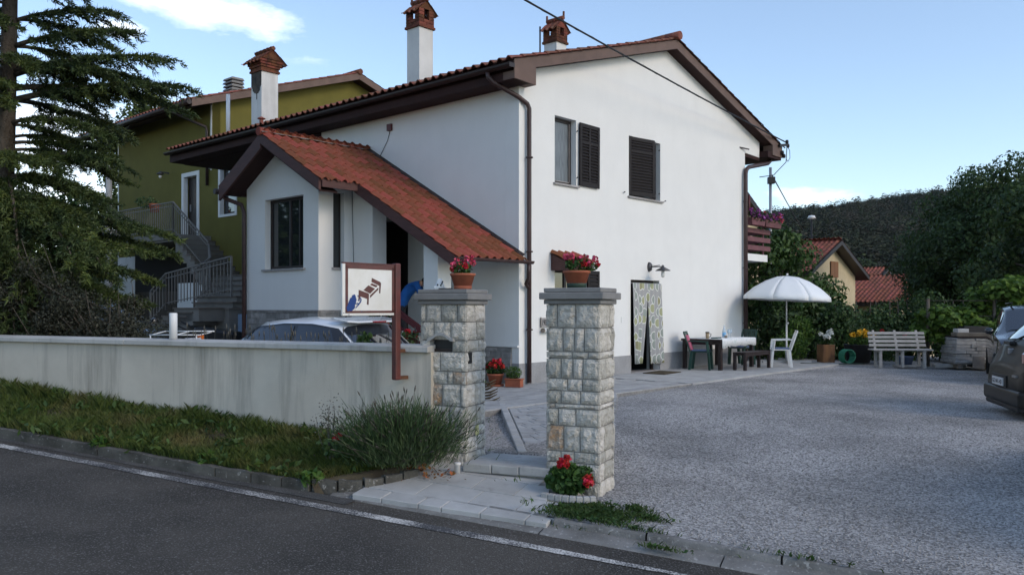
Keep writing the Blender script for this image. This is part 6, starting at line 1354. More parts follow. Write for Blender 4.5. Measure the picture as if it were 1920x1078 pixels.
# ================================================================== CARS
def car(loc, hd, paint, label, L, W, st, gl, wheels, wr=.31, rear=None, roofbits=None, plate=False, front=False):
    """st: stations (x, z_bottom, z_belt, z_roof, half_width, half_roof) from rear bumper to nose; gl: x of rear glass foot, rear roof edge, front roof edge, windscreen foot"""
    t = empty('parked_car', loc, math.atan2(hd[1], hd[0]), label, 'car', 'parked cars')
    def ring(s): x, zb, zl, zr2, w, wr2 = s; return [(0, zb), (w * .88, zb), (w * .99, zb + .10), (w, zb + (zl - zb) * .55), (w * .965, zl), (wr2, zr2 - .06), (wr2 * .80, zr2 - .012), (wr2 * .4, zr2 + .006), (0, zr2 + .012)]
    xs = [s[0] for s in st]
    def at(x):
        for a, b in zip(st, st[1:]):
            if a[0] <= x <= b[0]: f = (x - a[0]) / (b[0] - a[0]); return tuple(p + (q - p) * f for p, q in zip(a, b))
        return st[-1] if x > xs[-1] else st[0]
    dense = sorted(set(xs + [x0 + (x1 - x0) * k / 3 for x0, x1 in zip(xs, xs[1:]) for k in (1, 2)]))
    V = []; F = []; m = 17; rg0 = gl[0]
    for x in dense:
        r = ring(at(x)); pts = [(x, y, z) for y, z in r] + [(x, -y, z) for y, z in r[-2:0:-1]] + [(x, 0, r[0][1])]; V += pts[:m - 1]
    k = m - 1
    for i in range(len(dense) - 1):
        for j in range(k): F.append((i * k + j, (i + 1) * k + j, (i + 1) * k + (j + 1) % k, i * k + (j + 1) % k))
    F.append(tuple(range(k))); F.append(tuple((len(dense) - 1) * k + j for j in reversed(range(k))))
    V = [(x - L / 2, y, z) for x, y, z in V]
    b = MB().add(V, F, True).build('body', [paint, M['cardark']], t); b.data.set_sharp_from_angle(angle=R(38))
    for i in range(len(dense) - 1):                                             # dark pillars between the side windows
        if rg0 + .1 < dense[i] + .001 and dense[i + 1] < gl[3] + .001:
            for j in (4, 11): b.data.polygons[i * k + j].material_index = 1
    bm = bmesh.new(); bm.from_mesh(b.data); bmesh.ops.recalc_face_normals(bm, faces=bm.faces); bm.to_mesh(b.data); bm.free()
    def side(x, v, sg, off=.008): r = ring(at(x)); (y0, z0), (y1, z1) = r[4], r[5]; y = y0 + (y1 - y0) * v; z = z0 + (z1 - z0) * v; nx = Vector((0, (z1 - z0), -(y1 - y0))).normalized(); return (x - L / 2, sg * (y + nx.y * off), z + nx.z * off)
    rg0, rg1, wf, wb = gl
    def side_pane(xa, xb, ta, tb):
        for sg in (-1, 1):
            VV = []; FF = []; n = 8
            for i in range(n + 1):
                x0 = xa + (xb - xa) * i / n; x1 = ta + (tb - ta) * i / n
                VV += [side(x0, .06, sg), side((x0 + x1) / 2, .5, sg, .012), side(x1, .93, sg)]
            for i in range(n):
                for j in range(2): q = i * 3 + j; FF.append((q, q + 3, q + 4, q + 1) if sg < 0 else (q, q + 1, q + 4, q + 3))
            MB().add(VV, FF, True).build('side_window', M['carglass'], t)
    mid = (rg1 + wf) / 2
    side_pane(mid + .03, wb - .18, mid + .03, wf + .02); side_pane(rg0 + .28, mid - .03, rg1 + .12, mid - .03)
    def top(x, u, off=.008):
        r = ring(at(x)); P = [(-r[5][0], r[5][1]), (-r[6][0], r[6][1]), (-r[7][0], r[7][1]), (r[8][0], r[8][1]), (r[7][0], r[7][1]), (r[6][0], r[6][1]), (r[5][0], r[5][1])]; f = u * 6; i = min(5, int(f)); f -= i
        return (x - L / 2, P[i][0] + (P[i + 1][0] - P[i][0]) * f, P[i][1] + (P[i + 1][1] - P[i][1]) * f)
    for nm, xa, xb, sx in (('windscreen', wf + .03, wb - .04, 1), ('rear_window', rg0 + .03, rg1 - .02, -1)):
        VV = []; FF = []; n = 8
        for i in range(n + 1):
            x = xa + (xb - xa) * i / n
            for u in (.035, .16, .33, .5, .67, .84, .965): p = top(x, u); VV.append((p[0] + sx * .008, p[1], p[2] + .008))
        for i in range(n):
            for j in range(6): q = i * 7 + j; FF.append((q, q + 1, q + 8, q + 7)[::-1])
        MB().add(VV, FF, True).build(nm, M['carglass'], t)
    for x in wheels:
        for sg in (-1, 1):
            yw = sg * (W / 2 - .10); w = MB().lathe([(wr * .62, -.10), (wr * .95, -.10), (wr, -.07), (wr, .07), (wr * .95, .10), (wr * .62, .10)], 22, mtx=Matrix.Translation((x - L / 2, yw, wr)) @ Matrix.Rotation(R(90), 4, 'X')).build('tyre', M['tyre'], t)
            r = MB().lathe([(0, -.08), (wr * .63, -.07), (wr * .63, .07), (0, .08)], 22, mtx=Matrix.Translation((x - L / 2, yw, wr)) @ Matrix.Rotation(R(90), 4, 'X')).build('rim', M['rim'], w)
            MB().lathe([(0, -.01), (wr + .065, -.01), (wr + .065, .0), (0, .0)], 22, mtx=Matrix.Translation((x - L / 2, sg * (W / 2 + .0005 if True else 0) - (sg * .012), wr + .02)) @ Matrix.Rotation(R(90), 4, 'X')).build('wheel_arch', M['black'], t) if False else None
    for sg in (-1, 1):
        xm = wb - .25; p = side(xm, .10, sg); MB().ball((p[0], sg * (abs(p[1]) + .10), p[2] + .06), .09, 10, 8, (.6, 1.0, .75)).build('wing_mirror', paint, t)
    return t, side, top, ring, at
def white_car():
    L, W = 3.95, 1.70; c = stw(-1.85 - L / 2, 1.0 + W / 2, -.175)
    st = [(0, .36, .60, .66, .66, .50), (.05, .28, .80, .86, .78, .60), (.18, .22, .97, 1.02, .82, .62), (.62, .20, .985, 1.405, .845, .585), (1.0, .20, .975, 1.46, .85, .60), (1.45, .20, .955, 1.465, .85, .60), (1.85, .20, .935, 1.425, .85, .58), (2.55, .20, .905, .985, .84, .66), (3.35, .22, .80, .86, .82, .62), (3.80, .26, .62, .68, .74, .52), (3.95, .34, .50, .54, .60, .42)]
    t, side, top, ring, at = car(c, (-.9055, .4245), M['carwhite'], 'white hatchback parked behind the low wall, only its roof and windows showing', L, W, st, (.16, .60, 1.87, 2.55), (.70, 3.15))
    sp = MB(); sp.prism([(.50 - L / 2, -.56, 1.415), (.72 - L / 2, -.56, 1.455), (.72 - L / 2, .56, 1.455), (.50 - L / 2, .56, 1.415), (.44 - L / 2, .42, 1.405), (.42 - L / 2, 0, 1.41), (.44 - L / 2, -.42, 1.405)], (0, 0, .025)); sp.build('spoiler', M['carwhite'], t, .008)
    B('brake_light', M['lightred'], t, .408 - L / 2, .432 - L / 2, -.14, .14, 1.412, 1.432); MB().tube([(.95 - L / 2, 0, 1.475), (.90 - L / 2, 0, 1.52)], .012, 5).build('aerial', M['black'], t)
    MB().tube([(.30 - L / 2, .25, 1.12), (.12 - L / 2, -.35, 1.03)], .008, 4).build('wiper', M['black'], t)
    B('parcel_shelf', M['cardark'], t, .3 - L / 2, .6 - L / 2, -.5, .5, .9, .95)
white_car()
def dark_car():
    L, W = 4.2, 1.72; st = [(0, .36, .62, .70, .68, .5), (.06, .28, .86, .95, .80, .62), (.2, .22, 1.0, 1.06, .84, .62), (.65, .2, 1.0, 1.44, .86, .60), (1.2, .2, .98, 1.51, .86, .62), (1.9, .2, .97, 1.51, .86, .62), (2.25, .2, .96, 1.47, .86, .60), (3.05, .2, .93, 1.02, .85, .66), (3.7, .24, .84, .90, .82, .6), (4.05, .28, .66, .72, .74, .5), (4.2, .36, .50, .55, .6, .4)]
    hd = Vector((.93, -.37)); f = Vector((-5.35, 13.5)); c = f - hd * L / 2
    t, side, top, ring, at = car((c.x, c.y, .16), hd, M['cardark'], 'dark car parked behind the grey shrub, nose towards the white house', L, W, st, (.18, .63, 2.27, 3.05), (.75, 3.4))
    for sg in (-1, 1): 
        B('headlight', M['lightclear'], t, 3.86 - L / 2, 4.08 - L / 2, sg * .52 - .14, sg * .52 + .14, .66, .76, bevel=.02); B('indicator', M['lightorange'], t, 3.92 - L / 2, 4.06 - L / 2, sg * .70 - .05, sg * .70 + .05, .70, .80, bevel=.015); MB().bar((.7 - L / 2, sg * .56, 1.53), (2.2 - L / 2, sg * .56, 1.54), .03, .03).build('roof_rail', M['whitemetal'], t)
dark_car()
def suv():
    L, W = 4.4, 1.82; st = [(0, .40, .58, .64, .72, .6), (.05, .34, .74, .80, .84, .68), (.12, .30, .86, .92, .88, .70), (.22, .26, 1.02, 1.10, .90, .87), (.62, .24, 1.06, 1.52, .91, .78), (1.1, .24, 1.05, 1.60, .91, .76), (2.0, .24, 1.02, 1.61, .91, .76), (2.45, .24, 1.0, 1.54, .91, .72), (3.2, .24, .97, 1.06, .90, .7), (3.9, .28, .88, .94, .86, .64), (4.25, .32, .68, .74, .78, .55), (4.4, .4, .52, .56, .62, .42)]
    hd = Vector((.965, -.263)); r = Vector((7.0, 12.0)); c = r + hd * L / 2; zg = -.19
    t, side, top, ring, at = car((c.x, c.y, zg), hd, M['cargrey'], 'grey brown car at the right edge, rear and number plate showing', L, W, st, (.24, .60, 2.47, 3.2), (.80, 3.5), .33)
    x0 = -L / 2
    MB().box(x0 - .035, x0 + .12, -.85, .85, .26, .49).build('bumper', M['cargrey'], t, .05, seg=3); B('bumper_skirt', M['black'], t, x0 - .015, x0 + .1, -.78, .78, .20, .279, bevel=.02)
    pl = B('number_plate', M['plate'], t, x0 - .036, x0 - .020, -.14, .36, .51, .62, mtx=None)
    text_mesh('plate_letters', 'GO 041-HD', .088, pl, Matrix.Translation((x0 - .0375, .335, .533)) @ Matrix.Rotation(R(-90), 4, 'Z') @ Matrix.Rotation(R(90), 4, 'X'))
    B('plate_recess', M['black'], t, x0 - .019, x0 + .05, -.24, .46, .495, .66)
    B('badge', M['rim'], t, x0 + .11, x0 + .19, .08, .15, .95, 1.03, bevel=.01); B('model_letters', M['rim'], t, x0 - .005, x0 + .045, -.62, -.46, .66, .69)
    for sg in (-1,): MB().box(x0 + .035, x0 + .14, sg * .80 - .10, sg * .80 + .07, .84, 1.02).build('tail_light', M['lightred'], t, .03)
    MB().tube([(x0 + .21, .30, 1.12), (x0 + .36, -.25, 1.30)], .010, 5).build('wiper', M['black'], t); B('wiper_base', M['black'], t, x0 + .14, x0 + .22, .15, .45, 1.08, 1.13, bevel=.01); B('brake_light', M['lightred'], t, x0 + .57, x0 + .61, -.3, .3, 1.52, 1.545)
suv()
def far_car():
    L, W = 4.3, 1.8; st = [(0, .38, .62, .70, .70, .5), (.06, .3, .86, .95, .84, .64), (.3, .24, 1.04, 1.12, .90, .66), (.6, .24, 1.05, 1.55, .90, .64), (1.2, .24, 1.04, 1.63, .90, .66), (2.0, .24, 1.02, 1.62, .90, .66), (2.4, .24, 1.0, 1.56, .90, .63), (3.15, .24, 1.0, 1.10, .89, .70), (3.85, .28, .93, 1.0, .86, .64), (4.18, .32, .74, .82, .78, .55), (4.3, .4, .55, .60, .62, .42)]
    hd = Vector((-.45, -.89)); f = Vector((10.2, 15.9)); c = f - hd * L / 2
    t, *_ = car((c.x, c.y, -.15), hd, M['carblue'], 'black car with sloping windscreen parked beyond the grey brown car', L, W, st, (.3, .6, 2.42, 3.15), (.78, 3.4), .33)
    for sg in (-1, 1): B('headlight', M['lightclear'], t, 3.98 - L / 2, 4.20 - L / 2, sg * .58 - .15, sg * .58 + .15, .74, .86, bevel=.03)
    MB().tube([(.6 - L / 2, -.5, 1.66), (2.3 - L / 2, -.5, 1.67)], .02, 6).build('roof_rail', M['black'], t)
far_car()

# ================================================================== BEHIND THE LEFT WALL
def near_car():
    L, W = 4.1, 1.74; st = [(0, .36, .62, .70, .68, .5), (.06, .28, .86, .95, .80, .62), (.25, .22, 1.0, 1.06, .84, .70), (.65, .2, 1.0, 1.44, .86, .68), (1.2, .2, .98, 1.52, .86, .68), (1.9, .2, .97, 1.52, .86, .68), (2.25, .2, .96, 1.47, .86, .66), (3.0, .2, .93, 1.02, .85, .68), (3.6, .24, .84, .90, .82, .6), (3.95, .28, .66, .72, .74, .5), (4.1, .36, .50, .55, .6, .4)]
    car((6.55, 6.75, -.30), Vector((.30, .95)).normalized(), M['carblue'], 'dark car parked on the gravel just beyond the right edge', L, W, st, (.22, .63, 2.27, 3.0), (.75, 3.3))
near_car()
def yard_bits():
    p = MB().lathe([(0, 0), (.045, 0), (.045, .30), (.04, .305), (0, .305)], 14).build('wall_post', M['whitemetal']); p.location = stw(-3.95, .08, 1.058); tag(p, 'short white plastic post standing on the coping of the low wall', 'post')
    f = empty('folding_rack', stw(-4.45, .55, .22), ST_ANG, 'white wire rack just showing above the low wall', 'rack')
    for z, y in ((.86, 0), (.80, -.02), (.90, .25)): MB().tube([(-.42, y, z), (.42, y, z + .01)], .009, 6).build('bar', M['whitemetal'], f)
    for x in (-.4, 0, .38): MB().tube([(x, -.02, .0), (x, 0, .86), (x, .25, .90)], .009, 6).build('leg', M['whitemetal'], f)
    b = empty('wheelbarrow', hw(-2.1, 7.1, .25), G_ANG - .9, 'black wheelbarrow tipped up below the outside stair', 'wheelbarrow')
    MB().prism([(-.35, -.28, .25), (.40, -.28, .20), (.50, -.28, .62), (-.45, -.28, .75)], (0, .56, 0)).build('tray', M['black'], b, .05); [MB().tube([(-.45, y, .62), (-.95, y * 1.03, .85)], .018, 6).build('handle', M['black'], b) for y in (-.26, .26)]; MB().lathe([(.12, -.04), (.19, -.03), (.19, .03), (.12, .04)], 14, mtx=Matrix.Translation((.55, 0, .19)) @ Matrix.Rotation(R(90), 4, 'X')).build('wheel', M['tyre'], b)
    for x in (-.2, .2): MB().bar((-.25, x, .0), (-.2, x, .30), .03, .03).build('leg', M['black'], b)
    pt = empty('landing_pot', Vector((-10.0 - .668 * 1.15 - .744 * 1.7, 28 - .744 * 1.15 + .668 * 1.7, 3.84)), 0, 'terracotta pot of trailing plant hung on the stair landing rail', 'flower pot'); MB().lathe([(0, 0), (.13, 0), (.18, .25), (.19, .28), (0, .26)], 14).build('pot', M['pot'], pt); pt.location.z = 4.62 - .0; blob_leaves('foliage', M['leaflav'], pt, (-.3, .1, .35), (.42, .25, .2), 320, .07)
    wl_ = empty('stair_lamp', Vector((-10 - .744 * 3.0 - .668 * .02, 28 + .668 * 3.0 - .744 * .02, 6.1)), G_ANG, 'small wall lantern on the olive wall left of its door', 'lamp'); MB().bar((-.002, 0, .1), (-.30, 0, .12), .03, .05).build('arm', M['lampmetal'], wl_); MB().lathe([(.0, .1), (.14, .0), (.13, -.01), (0, .05)], 12, (-.32, 0, .04)).build('lamp_shade', M['lampmetal'], wl_); MB().ball((-.32, 0, -.05), .06).build('bulb', M['bulb'], wl_)
yard_bits()
# ================================================================== TREES AND PLANTS
def clump_leaves(centers, radii, per, size, up=.35, aspect=1.7, droop=.25, hollow=.35):
    Ps = []; Os = []
    for c, r in zip(centers, radii):
        n = int(per * (r / np.mean(radii)) ** 2); P = unit(n) * (hollow + (1 - hollow) * rng.random((n, 1)) ** .7) * r; P[:, 2] *= .75; Os.append(P / r); Ps.append(P + np.array(c))
    P = np.concatenate(Ps); return leaf_quads(P, size, up, aspect, droop, out=np.concatenate(Os))
def crown_centers(c, r, k, lo=.45):
    U = unit(k); f = lo + (1 - lo) * rng.random((k, 1)) ** .6; return np.array(c) + U * f * np.array(r)
def limbs(mb, base, top, centers, r0, frac=.5):
    base, top = Vector(base), Vector(top); fork = base.lerp(top, frac)
    mb.tube([base, base.lerp(fork, .5) + Vector((.05, .03, 0)), fork, top], [r0, r0 * .85, r0 * .7, r0 * .25], 9)
    for c in centers:
        c = Vector(c); s = base.lerp(top, random.uniform(frac * .8, .85)); m = s.lerp(c, .5) + Vector((0, 0, .12 * (c - s).length)); mb.tube([s, m, c], [r0 * .35, r0 * .2, r0 * .06], 5)
def tree(name, label, cat, base, crown, rad, k, per, size, m, cr=.9, r0=.16, group=None, lo=.45, aspect=1.7, droop=.3, extra=None, bark='bark'):
    t = empty(name, base, 0, label, cat, group); b = Vector(base); c = Vector(crown) - b
    cs = crown_centers(c, rad, k, lo)
    if extra is not None: cs = np.concatenate([cs, np.array(extra) - np.array(b)])
    rr = cr * (.65 + .7 * rng.random(len(cs))); V, F = clump_leaves(cs, rr, per, size, aspect=aspect, droop=droop)
    o = np_mesh('crown', V, F, m, t); mb = MB(); limbs(mb, (0, 0, -.2), (c.x, c.y, c.z + rad[2] * .3), cs[::2], r0); mb.build('trunk', M[bark], t); return t

def cedar():
    base = Vector((-8.05, 13.2, 0.1)); t = empty('cedar_tree', base, 0, 'tall dark cedar with drooping layered boughs at the left edge', 'tree')
    mb = MB(); H = 12.0; tr = [(0, 0, -.3, .19), (.03, 0, 1.5, .165), (.07, .0, 3.2, .14), (.14, 0, 5.2, .115), (.20, 0, 8, .09), (.24, 0, H, .02)]
    mb.tube([p[:3] for p in tr], [p[3] for p in tr], 12)
    def trunk_at(z):
        for a, b in zip(tr, tr[1:]):
            if a[2] <= z <= b[2]: f = (z - a[2]) / (b[2] - a[2]); return Vector((a[0] + (b[0] - a[0]) * f, 0, z))
        return Vector((0, 0, z))
    rs = random.Random(11); boughs = []
    # (height on the trunk, azimuth deg from +X, length, rise of the middle, end height)
    spec = [(4.55, 0, 2.75, .45, 4.80), (4.75, 10, 2.5, .4, 4.55), (4.95, -3, 2.5, .5, 5.2), (5.1, 15, 2.2, .4, 4.9), (5.4, -5, 2.0, .4, 5.6), (5.8, 5, 1.6, .4, 6.0), (6.2, -8, 1.5, .3, 6.4), (6.6, 8, 1.4, .3, 6.8),
            (4.2, -15, 1.8, .35, 3.9), (3.9, 20, 1.65, .3, 3.6), (3.6, -5, 1.7, .4, 3.6), (3.3, 12, 1.45, .3, 3.0), (3.0, -25, 1.5, .3, 2.7),
            (2.7, -3, 2.6, .3, 2.45), (2.5, 10, 2.5, .3, 2.2), (2.35, -12, 2.5, .25, 2.15), (2.1, 3, 2.2, .25, 1.75), (1.9, -25, 2.0, .2, 1.6), (1.6, 10, 2.0, .2, 1.4), (1.3, -15, 1.9, .15, 1.0)]
    for z, az, L, mid, ze in spec: boughs.append((z, R(az), L, mid, ze))
    for i in range(50):
        z = .9 + 10.3 * i / 50; az = rs.uniform(0, 2 * math.pi); boughs.append((z, az, (2.6 if z < 5 else 2.6 * (1 - (z - 5) / 7.5)) * rs.uniform(.7, 1.0) * (.68 if math.cos(az) > .6 else 1), rs.uniform(.2, .4), z + rs.uniform(-.55, .0)))
    for i in range(18): boughs.append((rs.uniform(1.2, 6.8), R(rs.uniform(-150, -40)), rs.uniform(.9, 1.7), .2, rs.uniform(1.0, 6.4)))
    for i, b_ in enumerate(boughs[-18:]): boughs[len(boughs) - 18 + i] = (b_[0], b_[1], b_[2], b_[3], b_[0] - rs.uniform(.1, .5))
    for i in range(16): boughs.append((rs.uniform(.8, 3.4), R(rs.uniform(-100, -10)), rs.uniform(1.4, 2.6), .2, rs.uniform(.6, 3.0)))
    NP = []; ND = []
    for (z, az, L, mid, ze) in boughs:
        p0 = trunk_at(z); h = Vector((math.cos(az), math.sin(az), 0)); side = Vector((-h.y, h.x, 0)); end = p0 + h * L; end.z = ze; pm = p0.lerp(end, .55); pm.z = max(p0.z, (p0.z + ze) / 2) + mid * .6
        def bez(t): return p0 * (1 - t) ** 2 + pm * 2 * t * (1 - t) + end * t * t
        pts = [bez(k / 8) for k in range(9)]; mb.tube(pts, [.050 * (1 - .85 * k / 8) * (L / 2.4) for k in range(9)], 5)
        nt = int(L * 19)
        for i in range(nt):
            u = .16 + .84 * i / nt; p = bez(u); sg = 1 if i % 2 else -1; ln = (.62 * (1 - u * .55) + .08) * rs.uniform(.55, 1.15) * min(1, L / 1.6); d = (h * rs.uniform(.55, 1.0) + side * sg * rs.uniform(.3, 1.0)).normalized()
            if i > nt - 4: d = h
            sag = rs.uniform(.18, .55)
            nn = max(4, int(ln / .045))
            for k in range(nn):
                f = k / nn; q = p + d * ln * f; q.z -= sag * ln * f * f + rs.uniform(0, .02); tang = (d - Vector((0, 0, 2 * sag * f))).normalized()
                NP.append(q); ND.append(tang)
    NP = np.array([v[:] for v in NP]); ND = np.array([v[:] for v in ND]); print('cedar tufts', len(NP))
    # each tuft: a small spray of thin needles round the twig
    rep = 9; P = np.repeat(NP, rep, 0) + rng.normal(size=(len(NP) * rep, 3)) * .016; D = np.repeat(ND, rep, 0) * .8 + .75 * unit(len(P)); D[:, 2] += .1; D /= np.linalg.norm(D, axis=1, keepdims=True)
    s = (.080 * (.6 + .8 * rng.random(len(P))))[:, None]; w = np.cross(D, unit(len(P))); w /= np.linalg.norm(w, axis=1, keepdims=True) + 1e-9
    V = np.stack([P - w * .011, P + w * .011, P + D * s], 1).reshape(-1, 3); F = np.arange(len(V)).reshape(-1, 3)
    np_mesh('needles', V, F, M['cedar'], t); mb.build('trunk', M['bark'], t)
cedar()

# broadleaf trees
tree('cherry_tree', 'leafy green tree behind the parasol with hanging glossy leaves', 'tree', (8.5, 26.6, -.4), (8.35, 26.2, 2.1), (1.65, 1.5, 1.75), 34, 330, .19, M['leafmid'], .62, .12, aspect=2.3, droop=.7, extra=[(9.5, 25.6, 1.5), (9.8, 25.7, 1.0), (10.1, 25.9, .6), (9.6, 25.4, .7), (7.7, 25.6, 3.0), (8.0, 25.9, 3.6), (8.2, 25.5, .5), (7.6, 25.4, .4), (9.1, 25.2, .3), (8.9, 26, 3.0), (8.6, 26, 3.5), (9.2, 25.8, 2.0)])
tree('bay_shrub', 'dark rounded shrub low behind the white parasol pole', 'shrub', (8.2, 24.4, -.3), (8.2, 24.4, .6), (1.5, .7, .8), 16, 240, .15, M['leafdark'], .55, .05, aspect=2, droop=.3)
def hedge():
    t = empty('hedge', (11.2, 24.0, -.3), 0, 'tall mixed green hedge growing behind the white bench', 'hedge'); cs = []; rr = []
    for i in range(64):
        x = random.uniform(-2.0, 2.7); top = 1.85 + .22 * math.sin(x * 2.3) - (.4 if x < -1.3 else 0); z = random.uniform(.2, top); cs.append((x, random.uniform(-.5, .5), z)); rr.append(random.uniform(.38, .6))
    V, F = clump_leaves(np.array(cs), np.array(rr), 330, .105, aspect=1.5, droop=.25); np_mesh('foliage', V, F, M['leafhedge'], t); mb = MB()
    for x in np.arange(-1.8, 2.6, .35): mb.tube([(x, 0, 0), (x + random.uniform(-.2, .2), random.uniform(-.2, .2), 1.9)], [.03, .012], 5)
    mb.build('stems', M['bark'], t)
    for c, r in (((-.95, -.75, 1.05), .06), ((-.35, -.8, .95), .04)): blossom('bloom', M['redflower'], t, c, r, 20, .08)
hedge()
def grapevine():
    t = empty('grapevine', (12.6, 21.6, -.1), 0, 'bright grapevine trained over wires above the pallet and cars', 'vine'); cs = []; rr = []
    for i in range(52): x = random.uniform(-2.0, 3.2); cs.append((x, random.uniform(-.5, .6), random.uniform(1.35, 1.95) + .22 * math.sin(x * 1.9 + 1) - (.35 if x < -1.2 else 0))); rr.append(random.uniform(.22, .42))
    for i in range(16): cs.append((random.uniform(-2.3, 2.8), random.uniform(-.6, -.2), random.uniform(.7, 1.35))); rr.append(random.uniform(.18, .30))
    V, F = clump_leaves(np.array(cs), np.array(rr), 100, .17, up=1.1, aspect=1.15, droop=.1); np_mesh('foliage', V, F, M['leafvine'], t); mb = MB()
    for x in (-1.9, -.2, 1.5, 3.0): mb.tube([(x, 0, 0), (x, 0, 1.75)], .04, 6)
    mb.tube([(-2, 0, 1.7), (3.2, 0, 1.7)], .01, 4).tube([(-2, 0, 1.3), (3.2, 0, 1.3)], .01, 4); mb.build('posts', M['bark'], t)
grapevine()
G = 'dark trees at the right'
tree('walnut_tree', 'tallest dark walnut tree rising at the right edge', 'tree', (22.2, 36.5, -1), (22.0, 36.5, 4.2), (2.9, 2.6, 3.2), 52, 420, .22, M['leafdark'], 1.0, .25, G, aspect=2.2, droop=.5, extra=[(21.5, 36, 7.3), (21.6, 36, 6.9), (22.4, 36, 7.0)])
tree('walnut_tree', 'dark walnut tree left of the tallest one, with a tufted top', 'tree', (21.0, 39.5, -1), (21.0, 39.5, 3.7), (2.5, 2.4, 2.9), 44, 420, .21, M['leafdark'], .95, .22, G, aspect=2.2, droop=.5, extra=[(21.6, 39, 6.9), (21.5, 39, 7.15), (20.4, 39, 6.0)])
tree('walnut_tree', 'lower dark tree standing just right of the red roofs', 'tree', (21.2, 40.5, -1), (21.3, 40.5, 2.0), (2.1, 2.0, 2.3), 34, 380, .20, M['leafdark'], .85, .18, G, aspect=2, droop=.4)
tree('walnut_tree', 'small paler green tree between red roofs and dark walnuts', 'tree', (25.4, 52, -2), (25.4, 52, 2.6), (1.5, 1.5, 1.6), 22, 260, .22, M['leafmid'], .8, .15, G)
tree('walnut_tree', 'dark tree filling the right edge above the cars', 'tree', (17.5, 27.5, -1), (17.6, 27.5, 2.9), (2.3, 2.0, 2.3), 40, 420, .19, M['leafdark'], .8, .18, G, aspect=2.0, droop=.4)
tree('lime_tree', 'pale green tree behind the roof of the olive house', 'tree', (-21.5, 50, 0), (-21.2, 50, 9.3), (3.4, 3.0, 4.6), 60, 420, .26, M['leafback'], 1.1, .3)
tree('lime_tree', 'darker green tree low behind the cedar trunk', 'tree', (-21, 34, 0), (-20, 34, 3.0), (5.0, 2.5, 2.9), 60, 380, .22, M['leafmid'], 1.0, .2)
def wall_shrub():
    t = empty('grey_shrub', stw(-5.7, 1.2, .25), ST_ANG, 'dense grey brown shrub leaning over the low wall at left', 'shrub'); cs = []; rr = []
    for i in range(88):
        x = random.uniform(-3.7, -.05); top = (1.70 - .55 * max(0, x + 1.3) ** 1.3 + .10 * math.sin(x * 4)) ; z = random.uniform(.55, max(.7, top)); cs.append((x, random.uniform(-.85, .55), z)); rr.append(random.uniform(.20, .34))
    V, F = clump_leaves(np.array(cs), np.array(rr), 560, .042, aspect=1.9, droop=0, up=.3); np_mesh('foliage', V, F, M['leafbush'], t); mb = MB()
    for i in range(90):
        c = Vector(cs[i % len(cs)]); d = Vector((random.uniform(-.4, .4), random.uniform(-.5, .1), random.uniform(.1, .5))); mb.tube([(c.x * .4, 0, 0), c, c + d], [.02, .008, .003], 4)
    mb.build('twigs', M['bark'], t)
wall_shrub()
def lavender_bush():
    b = empty('lavender_bush', (-1.02, 7.82, -.06), 0, 'big lavender bush with dry stalks against the wall by the pillar', 'shrub'); n = 15000
    P0 = rng.normal(size=(n, 3)) * np.array([.155, .08, .01]); L = .58 * (.45 + .6 * rng.random((n, 1)))
    D = np.concatenate([rng.normal(size=(n, 2)) * np.array([.27, .26]), np.full((n, 1), .9)], 1) + np.concatenate([P0[:, :1] * 1.6, P0[:, 1:2] * 1.2 - .12, np.zeros((n, 1))], 1); D /= np.linalg.norm(D, axis=1, keepdims=True)
    f = rng.random((n, 1)) ** .7; P = P0 + D * L * f + np.array([.0, -.03, .02]); k = len(P); w = np.cross(D, unit(k)); w /= np.linalg.norm(w, axis=1, keepdims=True); s = .075 * (.6 + .8 * rng.random((k, 1))); Dl = D + .45 * unit(k)
    V = np.stack([P - w * .0035, P + w * .0035, P + Dl * s * .6 + w * .003, P + Dl * s], 1).reshape(-1, 3); np_mesh('foliage', V, np.arange(4 * k).reshape(k, 4), M['leaflav'], b)
    mb = MB(); mh = MB(); rs = random.Random(9)
    for i in range(170):
        a = rs.uniform(-1, 1); h = rs.uniform(.45, .80) * (1 - .35 * abs(a)); x0 = rs.gauss(0, .13); y0 = rs.gauss(-.02, .07); lean = a * .42 + rs.gauss(0, .08); ly = rs.uniform(-.30, .04)
        if i < 70: h *= .75; ly = rs.uniform(-.45, -.1)
        p1 = Vector((x0 + lean * .5, y0 + ly * .4, h * .6)); p2 = Vector((x0 + lean, y0 + ly, h)); mb.tube([(x0, y0, .05), p1, p2], [.003, .0026, .0018], 3, cap=False)
        d = (p2 - p1).normalized(); mh.tube([p2 - d * .06, p2 - d * .03, p2], [.003, .0075, .003], 4)
    mb.build('stalks', M['lavstalk'], b); mh.build('flower_heads', M['lavstalk'], b)['kind'] = 'stuff'
    q = empty('dried_weed', (-1.72, 7.93, .0), 0, 'dry seeded weed with red blooms left of the lavender', 'plant'); mb = MB()
    for i in range(16): a = rs.uniform(-.16, .16); mb.tube([(a * .2, 0, 0), (a * .7, rs.uniform(-.05, .05), .25), (a, rs.uniform(-.08, .08), rs.uniform(.30, .50))], [.004, .003, .002], 3, cap=False)
    mb.build('stalks', M['lavstalk'], q); P = np.array([(0, 0, .38)]) + rng.normal(size=(190, 3)) * np.array([.075, .05, .09]); V, F = leaf_quads(P, .024); np_mesh('seed_leaves', V, F, M['lavstalk'], q)
    blob_leaves('foliage', M['weed'], q, (.12, -.04, .12), (.18, .10, .10), 160, .05)
    for c in ((.09, -.08, .215), (.11, -.07, .235), (.07, -.08, .20), (.25, -.05, .29), (.28, -.05, .30), (.31, -.04, .285)): blossom('bloom', M['redflower'], q, c, .024, 26, .03)
lavender_bush()
